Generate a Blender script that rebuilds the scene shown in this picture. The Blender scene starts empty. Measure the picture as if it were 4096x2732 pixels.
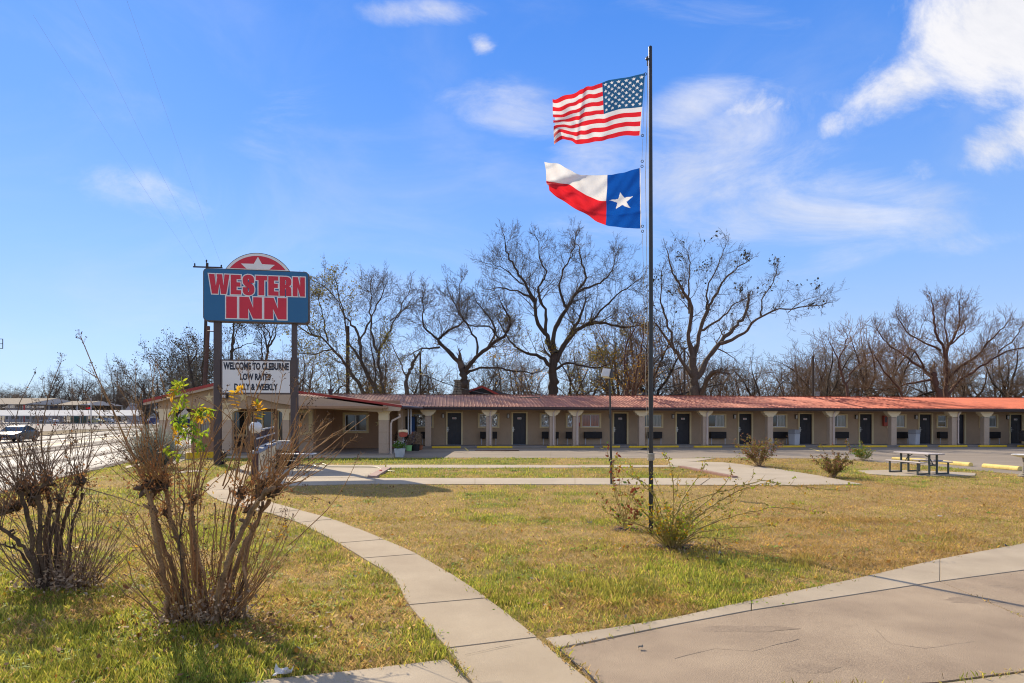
import bpy, bmesh, math, random
import numpy as np
from mathutils import Vector, Matrix
R = math.radians
scene = bpy.context.scene
COL = scene.collection

# ------------------------------------------------------------------ camera, sky, sun, exposure
F = 2560.0; CX = 2048.0; HY = 1657.0; HC = 2.1        # focal length and horizon in photograph pixels, eye height in metres
cam_d = bpy.data.cameras.new('camera'); cam = bpy.data.objects.new('camera', cam_d); COL.objects.link(cam)
cam.location = (0, 0, HC); cam.rotation_euler = (R(90), 0, 0)
cam_d.sensor_width = 36; cam_d.lens = F / 4096 * 36
cam_d.shift_y = (HY - 1366) / 4096; cam_d.clip_end = 3000; cam_d.clip_start = 0.05
scene.camera = cam
SUN_AZ = R(-36.5); SUN_EL = R(34.5)                     # azimuth from +Y, negative = to the left
sd = Vector((math.sin(SUN_AZ) * math.cos(SUN_EL), math.cos(SUN_AZ) * math.cos(SUN_EL), math.sin(SUN_EL)))
sun_d = bpy.data.lights.new('sun', 'SUN'); sun = bpy.data.objects.new('sun', sun_d); COL.objects.link(sun)
sun_d.energy = 4.3; sun_d.angle = R(0.5); sun_d.color = (1.0, 0.87, 0.67)
sun.rotation_euler = sd.to_track_quat('Z', 'Y').to_euler(); sun.location = (-20, 30, 40)
scene.view_settings.view_transform = 'Standard'; scene.view_settings.look = 'None'
scene.view_settings.gamma = 1; scene.view_settings.exposure = 0.66
scene.view_settings.use_curve_mapping = False
scene.cycles.filter_width = 1.1; scene.cycles.diffuse_bounces = 6; scene.cycles.max_bounces = 12; scene.cycles.transparent_max_bounces = 8

def build_world():
    w = bpy.data.worlds.new('World'); scene.world = w; w.use_nodes = True
    nt = w.node_tree; N = nt.nodes; L = nt.links
    for n in list(N): N.remove(n)
    out = N.new('ShaderNodeOutputWorld'); bg = N.new('ShaderNodeBackground'); L.new(bg.outputs[0], out.inputs[0])
    sky = N.new('ShaderNodeTexSky'); sky.sky_type = 'NISHITA'; sky.sun_disc = False
    sky.sun_elevation = SUN_EL; sky.sun_rotation = SUN_AZ
    sky.air_density = 1.0; sky.dust_density = 0.25; sky.ozone_density = 3.0; sky.altitude = 200
    tc = N.new('ShaderNodeTexCoord')
    sep = N.new('ShaderNodeSeparateXYZ'); L.new(tc.outputs['Generated'], sep.inputs[0])
    def M(op, a, b=None, clamp=False, c=None):
        m = N.new('ShaderNodeMath'); m.operation = op; m.use_clamp = clamp
        for i, v in enumerate((a, b, c)):
            if v is None: continue
            if isinstance(v, (int, float)): m.inputs[i].default_value = v
            else: L.new(v, m.inputs[i])
        return m.outputs[0]
    # richer blue of a clear winter sky
    hs = N.new('ShaderNodeHueSaturation'); hs.inputs['Saturation'].default_value = 1.22
    hs.inputs['Value'].default_value = 1.0; hs.inputs['Hue'].default_value = 0.502
    L.new(sky.outputs[0], hs.inputs['Color'])
    tint = N.new('ShaderNodeMix'); tint.data_type = 'RGBA'; tint.blend_type = 'MULTIPLY'; tint.inputs[0].default_value = 1
    tint.inputs[7].default_value = SKYTINT; L.new(hs.outputs[0], tint.inputs[6])
    # pale air towards the horizon
    hz = N.new('ShaderNodeMix'); hz.data_type = 'RGBA'
    gr = N.new('ShaderNodeValToRGB'); L.new(sep.outputs[2], gr.inputs[0]); e_ = gr.color_ramp.elements
    for q_, (pos, c_) in enumerate(SKYRAMP):
        el = e_[q_] if q_ < 2 else e_.new(pos)
        el.position = pos; el.color = (*c_, 1)
    gs = N.new('ShaderNodeMix'); gs.data_type = 'RGBA'; gs.blend_type = 'MULTIPLY'; gs.inputs[0].default_value = 1
    L.new(gr.outputs[0], gs.inputs[6]); gs.inputs[7].default_value = (SKYGAIN, SKYGAIN, SKYGAIN, 1)
    hz.inputs[0].default_value = .80
    L.new(tint.outputs[2], hz.inputs[6]); L.new(gs.outputs[2], hz.inputs[7])
    # clouds: noise in direction space, gathered into soft banks
    yy = M('MAXIMUM', sep.outputs[1], 0.08)
    u = M('DIVIDE', sep.outputs[0], yy); v = M('DIVIDE', sep.outputs[2], yy)
    cmb = N.new('ShaderNodeCombineXYZ'); L.new(u, cmb.inputs[0]); L.new(v, cmb.inputs[1])
    def blob(px, py, rx, ry, rot, amp):
        mp = N.new('ShaderNodeMapping'); mp.vector_type = 'TEXTURE'
        mp.inputs['Location'].default_value = ((px - CX) / F, (HY - py) / F, 0)
        mp.inputs['Rotation'].default_value = (0, 0, R(rot)); mp.inputs['Scale'].default_value = (rx / F, ry / F, 1)
        L.new(cmb.outputs[0], mp.inputs['Vector'])
        ln = N.new('ShaderNodeVectorMath'); ln.operation = 'LENGTH'; L.new(mp.outputs[0], ln.inputs[0])
        mr = N.new('ShaderNodeMapRange'); mr.interpolation_type = 'SMOOTHSTEP'
        mr.inputs[1].default_value = 0; mr.inputs[2].default_value = 1; mr.inputs[3].default_value = amp; mr.inputs[4].default_value = 0
        L.new(ln.outputs['Value'], mr.inputs[0]); return mr.outputs[0]
    def noise(scale, vec, detail, rough, dist=0.0, mapsc=None, rot=0):
        n = N.new('ShaderNodeTexNoise'); n.inputs['Scale'].default_value = scale; n.inputs['Detail'].default_value = detail
        n.inputs['Roughness'].default_value = rough; n.inputs['Distortion'].default_value = dist
        if mapsc:
            mp = N.new('ShaderNodeMapping'); mp.inputs['Scale'].default_value = mapsc; mp.inputs['Rotation'].default_value = (0, 0, rot)
            L.new(vec, mp.inputs['Vector']); vec = mp.outputs[0]
        L.new(vec, n.inputs['Vector']); return n.outputs['Fac']
    def ramp(x, a, b, lo=0.0, hi=1.0):
        mr = N.new('ShaderNodeMapRange'); mr.interpolation_type = 'SMOOTHSTEP'
        mr.inputs[1].default_value = a; mr.inputs[2].default_value = b; mr.inputs[3].default_value = lo; mr.inputs[4].default_value = hi
        L.new(x, mr.inputs[0]); return mr.outputs[0]
    puffy = noise(4.2, cmb.outputs[0], 14, 0.66, 0.35)
    wisp = noise(3.0, cmb.outputs[0], 13, 0.66, 0.7, (1.0, 2.4, 1), R(-20))
    acc = None
    for args in CLOUD_PUFF:
        b = blob(*args); s = M('ADD', b, M('MULTIPLY', M('SUBTRACT', puffy, 0.48), 3.0)); s = ramp(s, 0.18, 1.15, 0, .97)
        s = M('MULTIPLY', s, ramp(b, 0.0, 0.25))
        acc = s if acc is None else M('MAXIMUM', acc, s)
    for args in CLOUD_WISP:
        b = blob(*args); s = M('ADD', b, M('MULTIPLY', M('SUBTRACT', wisp, 0.52), 2.6)); s = ramp(s, 0.05, 1.45, 0, 0.76)
        s = M('MULTIPLY', s, ramp(b, 0.0, 0.35))
        acc = M('MAXIMUM', acc, s)
    # thin veil over the whole sky, all round
    veil = noise(2.1, tc.outputs['Generated'], 7, 0.6, 0.9, (1.0, 1.0, 2.4))
    acc = M('MAXIMUM', acc, ramp(veil, 0.44, 0.80, 0.0, 0.22))
    # unseen cumulus added right, overhead and behind the viewer to brighten the shade
    fill_clouds = noise(2.3, tc.outputs['Generated'], 10, 0.6, 0.3, (1.0, 1.0, 1.5))
    acc = M('MAXIMUM', acc, M('MULTIPLY', ramp(fill_clouds, 0.47, 0.58, 0.0, 0.95), ramp(sep.outputs[1], 0.50, 0.68, 1.0, 0.0)))
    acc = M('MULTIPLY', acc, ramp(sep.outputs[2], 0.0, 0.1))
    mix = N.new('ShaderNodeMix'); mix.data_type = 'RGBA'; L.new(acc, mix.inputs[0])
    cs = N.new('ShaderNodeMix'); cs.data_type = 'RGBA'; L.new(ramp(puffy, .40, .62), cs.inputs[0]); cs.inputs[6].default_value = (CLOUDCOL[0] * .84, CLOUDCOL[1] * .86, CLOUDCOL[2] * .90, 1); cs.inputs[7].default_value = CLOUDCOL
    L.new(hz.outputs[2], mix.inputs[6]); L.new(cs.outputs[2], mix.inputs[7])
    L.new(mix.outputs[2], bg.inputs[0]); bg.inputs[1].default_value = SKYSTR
SKYTINT = (0.42, 0.62, 0.95, 1); SKYGAIN = 4.9; SKYRAMP = [(0.0, (.54, .64, .80)), (1.0, (.06, .16, .45)), (.10, (.47, .62, .88)), (.22, (.31, .52, .90)), (.38, (.16, .37, .88)), (.55, (.08, .27, .80))]; CLOUDCOL = (4.4, 4.35, 4.45, 1); SKYSTR = 0.14
CLOUD_PUFF = [(4060, 60, 820, 520, 25, 1.15), (3640, 330, 460, 200, 30, .78), (4020, 560, 640, 190, 22, .85), (1930, 185, 110, 80, -30, .62), (3320, 500, 120, 80, 30, .50), (3000, 430, 330, 120, 10, .55)]
CLOUD_WISP = [(2900, 640, 820, 420, 30, .95), (2000, 440, 600, 230, -12, .50), (3300, 860, 1200, 200, -4, .85), (1700, 40, 420, 110, 0, .95), (600, 780, 640, 170, -12, .46), (3300, 1050, 700, 120, 18, .62), (2350, 640, 420, 200, 20, .8), (2450, 930, 620, 160, 0, .62), (2820, 400, 420, 190, 25, .9), (3500, 760, 900, 150, -3, .8), (3000, 850, 700, 220, 10, .8), (2900, 60, 800, 150, -10, .5), (3950, 960, 500, 100, 8, .6), (1150, 500, 600, 300, 50, .35)]
build_world()

# ------------------------------------------------------------------ coordinates
ROAD_A, ROAD_B = -10.1, -0.284                        # near kerb of the highway: x = A + B*y
def sstep(a, b, x):
    t = np.clip((x - a) / (b - a), 0, 1); return t * t * (3 - 2 * t)
def gz(x, y):                                         # height of the natural ground
    d = (ROAD_A + ROAD_B * y) - x
    return -0.0028 * np.clip(x, -15, 60) - 0.42 * sstep(-2.5, 0.6, d)
def P(px, py, Z): return Vector(((px - CX) / F * Z, Z, HC - (py - HY) / F * Z))
def G(px, py):                                        # a photograph pixel on the ground
    z = 0.0
    for _ in range(12):
        Z = F * (HC - z) / (py - HY); X = (px - CX) / F * Z; z = float(gz(X, Z))
    return Vector((X, Z, z))
def rnd(a, b): return random.uniform(a, b)
random.seed(4)

# ------------------------------------------------------------------ object helpers
def tag(o, label=None, cat=None, group=None, kind=None):
    if label: o['label'] = label
    if cat: o['category'] = cat
    if group: o['group'] = group
    if kind: o['kind'] = kind
    return o
def empty(name, loc=(0, 0, 0), rz=0.0, parent=None):
    o = bpy.data.objects.new(name, None); COL.objects.link(o); o.location = loc; o.rotation_euler = (0, 0, rz)
    o.empty_display_size = 0.2
    if parent: o.parent = parent
    return o
def link(name, me, parent=None, loc=(0, 0, 0), rot=(0, 0, 0)):
    o = bpy.data.objects.new(name, me); COL.objects.link(o); o.location = loc; o.rotation_euler = rot
    if parent: o.parent = parent
    return o
def copy_tree(o, parent=None):
    c = o.copy(); COL.objects.link(c)
    if parent is not None: c.parent = parent
    for ch in list(o.children): copy_tree(ch, c)
    return c
def bevel(o, w=0.01, seg=2):
    m = o.modifiers.new('bevel', 'BEVEL'); m.width = w; m.segments = seg; m.limit_method = 'ANGLE'; m.angle_limit = R(35)
    return o
class MB:
    def __init__(s): s.v = []; s.f = []; s.m = []
    def quad(s, pts, m=0):
        b = len(s.v); s.v += [tuple(p) for p in pts]; s.f.append(tuple(range(b, b + len(pts)))); s.m.append(m)
    def box(s, x0, x1, y0, y1, z0, z1, m=0):
        b = len(s.v); s.v += [(x0, y0, z0), (x1, y0, z0), (x1, y1, z0), (x0, y1, z0), (x0, y0, z1), (x1, y0, z1), (x1, y1, z1), (x0, y1, z1)]
        for f in ((0, 3, 2, 1), (4, 5, 6, 7), (0, 1, 5, 4), (1, 2, 6, 5), (2, 3, 7, 6), (3, 0, 4, 7)):
            s.f.append(tuple(b + i for i in f)); s.m.append(m)
        return s
    def bar(s, p0, p1, w, h, m=0):                    # rectangular bar between two points
        p0 = Vector(p0); p1 = Vector(p1); t = (p1 - p0).normalized()
        up = Vector((0, 0, 1)) if abs(t.z) < .95 else Vector((0, 1, 0))
        a = t.cross(up).normalized() * w / 2; c = a.cross(t).normalized() * h / 2
        b = len(s.v)
        for p in (p0, p1):
            for i, j in ((-1, -1), (1, -1), (1, 1), (-1, 1)): s.v.append(tuple(p + a * i + c * j))
        for f in ((0, 1, 2, 3), (7, 6, 5, 4), (0, 4, 5, 1), (1, 5, 6, 2), (2, 6, 7, 3), (3, 7, 4, 0)):
            s.f.append(tuple(b + i for i in f)); s.m.append(m)
        return s
    def prism(s, pts, y0, y1, m=0, axis='y'):         # polygon extruded along an axis
        n = len(pts); b = len(s.v)
        def q(p, t): return (p[0], t, p[1]) if axis == 'y' else ((t, p[0], p[1]) if axis == 'x' else (p[0], p[1], t))
        s.v += [q(p, y0) for p in pts] + [q(p, y1) for p in pts]
        s.f.append(tuple(range(b, b + n))); s.f.append(tuple(range(b + 2 * n - 1, b + n - 1, -1))); s.m += [m, m]
        for i in range(n):
            j = (i + 1) % n; s.f.append((b + i, b + n + i, b + n + j, b + j)); s.m.append(m)
        return s
    def tube(s, pts, rad, n=8, m=0, cap=True):
        pts = [Vector(p) for p in pts]; k = len(pts)
        if not hasattr(rad, '__len__'): rad = [rad] * k
        b = len(s.v); ref = None
        for i, p in enumerate(pts):
            t = (pts[min(i + 1, k - 1)] - pts[max(i - 1, 0)]).normalized()
            if ref is None: ref = Vector((0, 0, 1)) if abs(t.z) < .9 else Vector((1, 0, 0))
            a = (ref - t * ref.dot(t)).normalized(); ref = a; c = t.cross(a)
            for j in range(n):
                an = 2 * math.pi * j / n; s.v.append(tuple(p + (a * math.cos(an) + c * math.sin(an)) * rad[i]))
        for i in range(k - 1):
            for j in range(n):
                s.f.append((b + i * n + j, b + i * n + (j + 1) % n, b + (i + 1) * n + (j + 1) % n, b + (i + 1) * n + j)); s.m.append(m)
        if cap:
            s.f.append(tuple(range(b + n - 1, b - 1, -1))); s.f.append(tuple(range(b + (k - 1) * n, b + k * n))); s.m += [m, m]
        return s
    def lathe(s, prof, c=(0, 0, 0), n=20, m=0):       # (radius, height) profile round a vertical axis
        s.tube([(c[0], c[1], c[2] + h) for r, h in prof], [max(r, 1e-4) for r, h in prof], n, m); return s
    def ball(s, c, r, n=6, m=0, sq=1.0):
        k = max(3, n // 2 + 1)
        s.tube([(c[0], c[1], c[2] - r * sq * math.cos(math.pi * i / k)) for i in range(k + 1)], [max(r * math.sin(math.pi * i / k), r * .05) for i in range(k + 1)], n, m); return s
    def mesh(s, name, mats, smooth=False):
        me = bpy.data.meshes.new(name); me.from_pydata(s.v, [], s.f)
        for x in (mats if isinstance(mats, (list, tuple)) else [mats]): me.materials.append(x)
        me.polygons.foreach_set('material_index', s.m)
        bm = bmesh.new(); bm.from_mesh(me); bmesh.ops.recalc_face_normals(bm, faces=bm.faces); bm.to_mesh(me); bm.free()
        if smooth:
            me.polygons.foreach_set('use_smooth', [True] * len(me.polygons))
            try: me.set_sharp_from_angle(angle=R(40))
            except Exception: pass
        return me
    def build(s, name, mats, parent=None, smooth=False, loc=(0, 0, 0), rot=(0, 0, 0)):
        return link(name, s.mesh(name, mats, smooth), parent, loc, rot)

class TB:                                             # many tapered tubes at once, for branches
    def __init__(s): s.V = []; s.Fq = []; s.n = 0
    def add(s, pts, rad, sides=3):
        pts = np.asarray(pts, float); k = len(pts)
        t = np.empty_like(pts); t[1:-1] = pts[2:] - pts[:-2]; t[0] = pts[1] - pts[0]; t[-1] = pts[-1] - pts[-2]
        t /= np.linalg.norm(t, axis=1)[:, None] + 1e-9
        ref = np.array((0.31, 0.95, 0.05)) if abs(t[0, 1]) < .85 else np.array((1., 0, 0))
        a = ref - t * (t @ ref)[:, None]; a /= np.linalg.norm(a, axis=1)[:, None] + 1e-9; c = np.cross(t, a)
        an = np.arange(sides) * (2 * np.pi / sides); rad = np.asarray(rad, float)
        ring = pts[:, None, :] + (a[:, None, :] * np.cos(an)[None, :, None] + c[:, None, :] * np.sin(an)[None, :, None]) * rad[:, None, None]
        s.V.append(ring.reshape(-1, 3))
        i = np.arange(k - 1)[:, None] * sides; j = np.arange(sides)[None, :]; jn = (j + 1) % sides
        q = np.stack([i + j, i + jn, i + sides + jn, i + sides + j], -1).reshape(-1, 4) + s.n
        s.Fq.append(q); s.n += k * sides
    def build(s, name, mt, parent=None, smooth=True):
        me = quick_mesh(name, np.concatenate(s.V), np.concatenate(s.Fq), mt)
        if smooth: me.polygons.foreach_set('use_smooth', np.ones(len(me.polygons), bool))
        return link(name, me, parent)
def quick_mesh(name, V, Fc, mt, col=None):
    V = np.asarray(V, np.float32); Fc = np.asarray(Fc, np.int32); n, k = Fc.shape
    me = bpy.data.meshes.new(name); me.vertices.add(len(V)); me.vertices.foreach_set('co', V.ravel())
    me.loops.add(n * k); me.loops.foreach_set('vertex_index', Fc.ravel())
    me.polygons.add(n); me.polygons.foreach_set('loop_start', np.arange(0, n * k, k, dtype=np.int32))
    me.polygons.foreach_set('loop_total', np.full(n, k, np.int32))
    me.materials.append(mt)
    if col is not None:
        ca = me.color_attributes.new('Col', 'FLOAT_COLOR', 'POINT'); ca.data.foreach_set('color', np.asarray(col, np.float32).ravel())
    me.update(calc_edges=True); return me

# ------------------------------------------------------------------ numpy noise (colour patches of the lawn, shared by soil and blades)
def vnoise(x, y, seed=0):
    xi = np.floor(x).astype(np.int64); yi = np.floor(y).astype(np.int64); xf = x - xi; yf = y - yi
    def h(a, b):
        n = (a * 374761393 + b * 668265263 + seed * 974634777) & 0x7fffffff
        n = ((n ^ (n >> 13)) * 1274126177) & 0x7fffffff; return ((n ^ (n >> 16)) & 0xffff) / 65535.0
    u = xf * xf * (3 - 2 * xf); v = yf * yf * (3 - 2 * yf)
    return (h(xi, yi) * (1 - u) + h(xi + 1, yi) * u) * (1 - v) + (h(xi, yi + 1) * (1 - u) + h(xi + 1, yi + 1) * u) * v
def fbm(x, y, seed=0, oct=4):
    s = 0; a = 0.5; t = 0
    for i in range(oct): s = s + a * vnoise(x, y, seed + i * 17); t += a; a *= .55; x = x * 2.03 + 5.1; y = y * 2.03 + 3.7
    return s / t

# ------------------------------------------------------------------ materials
MT = {}
def nodes(name):
    m = bpy.data.materials.new(name); m.use_nodes = True; nt = m.node_tree
    b = nt.nodes['Principled BSDF']; return m, nt, nt.nodes, nt.links, b
def mat(name, col, col2=None, scale=3.0, rough=0.8, bump=0.0, bscale=60.0, metal=0.0, spec=0.35, fine=0.0, fscale=120.0, coat=0.0, stretch=(1, 1, 1), emis=None):
    m, nt, N, L, b = nodes(name)
    b.inputs['Roughness'].default_value = rough; b.inputs['Metallic'].default_value = metal
    b.inputs['Specular IOR Level'].default_value = spec; b.inputs['Coat Weight'].default_value = coat
    c1 = (*col, 1)
    tc = N.new('ShaderNodeTexCoord'); mp = N.new('ShaderNodeMapping'); mp.inputs['Scale'].default_value = stretch
    L.new(tc.outputs['Object'], mp.inputs['Vector'])
    if col2 is None: col2 = tuple(c * .86 for c in col)
    n = N.new('ShaderNodeTexNoise'); n.inputs['Scale'].default_value = scale; n.inputs['Detail'].default_value = 7; n.inputs['Roughness'].default_value = .6
    L.new(mp.outputs[0], n.inputs['Vector'])
    r = N.new('ShaderNodeMapRange'); r.inputs[1].default_value = .33; r.inputs[2].default_value = .67; L.new(n.outputs['Fac'], r.inputs[0])
    mx = N.new('ShaderNodeMix'); mx.data_type = 'RGBA'; mx.inputs[6].default_value = c1; mx.inputs[7].default_value = (*col2, 1)
    L.new(r.outputs[0], mx.inputs[0]); outc = mx.outputs[2]
    if fine > 0:
        n3 = N.new('ShaderNodeTexNoise'); n3.inputs['Scale'].default_value = fscale; n3.inputs['Detail'].default_value = 3
        L.new(tc.outputs['Object'], n3.inputs['Vector'])
        r3 = N.new('ShaderNodeMapRange'); r3.inputs[1].default_value = .3; r3.inputs[2].default_value = .7; r3.inputs[3].default_value = 1 - fine; r3.inputs[4].default_value = 1 + fine * .6
        L.new(n3.outputs['Fac'], r3.inputs[0])
        m3 = N.new('ShaderNodeMix'); m3.data_type = 'RGBA'; m3.blend_type = 'MULTIPLY'; m3.inputs[0].default_value = 1
        L.new(outc, m3.inputs[6]); L.new(r3.outputs[0], m3.inputs[7]); outc = m3.outputs[2]
    L.new(outc, b.inputs['Base Color'])
    if bump > 0:
        n2 = N.new('ShaderNodeTexNoise'); n2.inputs['Scale'].default_value = bscale; n2.inputs['Detail'].default_value = 4
        L.new(tc.outputs['Object'], n2.inputs['Vector'])
        bp = N.new('ShaderNodeBump'); bp.inputs['Strength'].default_value = bump; bp.inputs['Distance'].default_value = 0.02
        L.new(n2.outputs['Fac'], bp.inputs['Height']); L.new(bp.outputs[0], b.inputs['Normal'])
    if emis: b.inputs['Emission Color'].default_value = (*emis[0], 1); b.inputs['Emission Strength'].default_value = emis[1]
    MT[name] = m; return m
def leafmat(name, col, trans=0.5, attr=False, rough=.6, col2=None):
    m = bpy.data.materials.new(name); m.use_nodes = True; nt = m.node_tree; N = nt.nodes; L = nt.links
    for n in list(N): N.remove(n)
    out = N.new('ShaderNodeOutputMaterial'); d = N.new('ShaderNodeBsdfPrincipled'); d.inputs['Roughness'].default_value = rough; d.inputs['Specular IOR Level'].default_value = .25
    t = N.new('ShaderNodeBsdfTranslucent'); mx = N.new('ShaderNodeMixShader'); mx.inputs[0].default_value = trans
    L.new(d.outputs[0], mx.inputs[1]); L.new(t.outputs[0], mx.inputs[2]); L.new(mx.outputs[0], out.inputs[0])
    if attr:
        a = N.new('ShaderNodeAttribute'); a.attribute_name = 'Col'; L.new(a.outputs['Color'], d.inputs['Base Color']); L.new(a.outputs['Color'], t.inputs['Color'])
    else:
        n = N.new('ShaderNodeTexNoise'); n.inputs['Scale'].default_value = 9; g = N.new('ShaderNodeNewGeometry'); L.new(g.outputs['Position'], n.inputs['Vector'])
        r = N.new('ShaderNodeMapRange'); r.inputs[1].default_value = .35; r.inputs[2].default_value = .65; L.new(n.outputs['Fac'], r.inputs[0])
        c = N.new('ShaderNodeMix'); c.data_type = 'RGBA'; c.inputs[6].default_value = (*col, 1); c.inputs[7].default_value = (*(col2 or tuple(x * .6 for x in col)), 1)
        L.new(r.outputs[0], c.inputs[0]); L.new(c.outputs[2], d.inputs['Base Color']); L.new(c.outputs[2], t.inputs['Color'])
    MT[name] = m; return m
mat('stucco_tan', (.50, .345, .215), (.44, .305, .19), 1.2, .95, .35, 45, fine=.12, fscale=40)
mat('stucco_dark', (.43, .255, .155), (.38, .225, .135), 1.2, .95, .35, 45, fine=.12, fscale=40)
mat('stucco_mauve', (.58, .43, .30), (.52, .385, .265), 1.0, .95, .35, 45, fine=.12, fscale=40)
mat('cream', (.86, .70, .44), (.80, .64, .40), 1.5, .8, .2, 45, fine=.06)
mat('trim_cream', (.80, .63, .34), (.72, .56, .30), 2, .75, .1)
mat('white_vinyl', (.78, .79, .80), (.70, .71, .72), 4, .45)
mat('gutter_pink', (.66, .52, .42), (.58, .46, .38), 2, .5)
mat('door_black', (.022, .021, .026), (.032, .030, .034), 3, .42, spec=.4)
mat('black_metal', (.02, .021, .022), (.035, .034, .033), 6, .4, spec=.5)
mat('ac_black', (.016, .012, .011), (.028, .02, .016), 5, .6)
mat('fascia_dark', (.060, .032, .032), (.045, .026, .028), 2, .45, spec=.5)
mat('red_paint', (.42, .055, .04), (.33, .045, .035), 2, .5)
mat('yellow_paint', (.90, .54, .01), (.72, .47, .03), 5, .6, .15, 60, fine=.12, fscale=60)
mat('yellow_dull', (.86, .66, .22), (.66, .48, .14), 7, .7, .2, 60, fine=.2, fscale=50)
mat('concrete_walk', (.43, .345, .235), (.345, .27, .18), .9, .9, .22, 90, fine=.16, fscale=110)
mat('concrete_drive', (.40, .305, .205), (.27, .20, .135), .9, .9, .4, 90, fine=.34, fscale=130)
mat('concrete_edge', (.44, .36, .255), (.33, .265, .185), .9, .9, .25, 80, fine=.14, fscale=110)
mat('concrete_pale', (.45, .375, .275), (.37, .305, .22), .7, .9, .2, 90, fine=.14, fscale=80)
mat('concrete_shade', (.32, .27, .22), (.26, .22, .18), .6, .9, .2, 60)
mat('lot_paving', (.29, .235, .175), (.22, .178, .13), .35, .88, .2, 40, fine=.12, fscale=40, stretch=(.5, 1.5, 1))
mat('metal_pole', (.030, .030, .032), (.05, .048, .045), 3, .38, metal=.5, spec=.6)
mat('sign_post', (.10, .065, .055), (.06, .042, .038), 2, .5, spec=.5, stretch=(1, 1, .3))
mat('sign_blue', (.014, .13, .28), (.012, .115, .25), .8, .4, spec=.5)
mat('sign_red', (.66, .032, .055), (.60, .03, .05), 1.5, .4)
mat('sign_white', (.84, .80, .76), (.78, .74, .70), 1.5, .5)
mat('sign_edge', (.16, .125, .11), (.10, .08, .07), 3, .6, fine=.2)
mat('marquee_white', (.80, .77, .72), (.74, .71, .66), 1, .45)
mat('letter_black', (.03, .035, .05), None, 3, .5)
mat('glass_dark', (.012, .014, .016), (.02, .022, .024), 3, .06, spec=.9)
mat('curtain', (.42, .40, .34), (.30, .285, .25), 6, .9, stretch=(8, 1, .4))
mat('curtain_red', (.45, .12, .08), (.32, .09, .07), 6, .9, stretch=(8, 1, .4))
mat('steel', (.55, .53, .48), (.45, .43, .4), 6, .35, metal=.7)
mat('tar', (.03, .029, .028), None, 3, .8)
mat('rope', (.52, .47, .36), (.35, .31, .24), 20, .9)
mat('thin_line', (.42, .44, .5), None, 5, .8)
mat('wire', (.12, .125, .14), None, 5, .7)
mat('bin_grey', (.36, .35, .34), (.30, .29, .28), 3, .7, fine=.1)
mat('bin_pale', (.56, .55, .54), (.50, .49, .48), 3, .6, fine=.05)
mat('plank_tan', (.50, .44, .40), (.42, .37, .34), 3, .6, .1, 40, stretch=(1, 6, 1))
mat('frame_green', (.045, .058, .055), (.06, .072, .066), 4, .5)
mat('blue_plastic', (.02, .07, .20), None, 3, .5)
mat('stone_old', (.30, .27, .215), (.20, .18, .145), 3, .9, .4, 30, fine=.2, fscale=30)
mat('wood_pole', (.085, .065, .052), (.055, .042, .035), 4, .9, .2, 30, stretch=(1, 1, .1))
mat('brick', (.36, .21, .16), (.28, .165, .125), 8, .9, .3, 60, fine=.2)
mat('white_plastic', (.62, .63, .64), (.5, .51, .52), 5, .5)
mat('terracotta', (.36, .13, .06), None, 5, .8)
mat('lime_plastic', (.30, .62, .22), None, 5, .5)
mat('pot_black', (.015, .015, .016), None, 5, .6)
mat('red_plastic', (.50, .09, .05), (.42, .07, .05), 5, .5)
mat('grey_metal', (.28, .30, .34), (.22, .235, .265), 3, .5, spec=.5)
mat('brown_panel', (.085, .045, .04), (.065, .036, .034), 3, .6)
mat('lamp_glass', (.74, .72, .68), (.62, .60, .55), 3, .25)
mat('car_paint', (.05, .052, .056), (.045, .047, .05), 2, .36, metal=.2, spec=.5, coat=.2)
mat('car_glass', (.05, .07, .085), None, 2, .04, spec=1.0)
mat('tyre', (.015, .015, .016), None, 8, .85)
mat('chrome', (.65, .65, .66), None, 4, .2, metal=.9)
mat('headlight', (.75, .72, .62), None, 4, .1)
mat('suv_paint', (.028, .028, .032), None, 2, .25, spec=.6, coat=.6)
mat('roof_pale', (.36, .31, .24), (.28, .24, .19), 1.5, .95, spec=.05, stretch=(4, .3, 1))
mat('roof_white', (.50, .50, .49), (.44, .44, .43), .4, .8, spec=.1)
mat('wall_lilac', (.36, .33, .33), (.30, .28, .28), .5, .8)
mat('wall_white', (.50, .47, .43), (.44, .41, .38), .5, .8)
mat('post_white', (.46, .43, .40), None, 3, .6)
mat('roof_shingle', (.11, .11, .12), (.075, .075, .085), 2, .9, fine=.2, fscale=8)
mat('tank_green', (.03, .085, .075), None, 1, .5)
mat('cone_orange', (.75, .10, .05), None, 3, .6)
mat('navy', (.02, .03, .12), None, 3, .6)
mat('sign_aluminium', (.42, .53, .60), (.36, .46, .54), 2, .45, metal=.2)
mat('dark_soil', (.045, .030, .020), (.075, .05, .032), 9, .95, .6, 30, fine=.3, fscale=60)
mat('bark_grey', (.15, .115, .085), (.085, .066, .05), 3, .95, .4, 14, stretch=(1, 1, .25), fine=.25, fscale=14)
mat('bark_dark', (.085, .064, .048), (.05, .038, .029), 3, .95, .4, 14, stretch=(1, 1, .25))
mat('bark_red', (.16, .085, .062), (.085, .055, .045), 1.2, .95, .4, 14, stretch=(1, 1, .35), fine=.25, fscale=14)
mat('twig_grey', (.16, .125, .095), (.10, .08, .062), 2, .9)
mat('twig_warm', (.28, .18, .11), (.16, .105, .065), 4, .85)
mat('twig_tan', (.44, .25, .10), (.25, .13, .055), 5, .8, fine=.2)
mat('myrtle_bark', (.46, .275, .135), (.11, .07, .04), 7, .9, .5, 40, stretch=(1, 1, .35), fine=.35, fscale=50)
mat('myrtle_black', (.06, .042, .03), (.17, .11, .065), 7, .95, .6, 40, stretch=(1, 1, .35), fine=.35, fscale=50)
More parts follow.
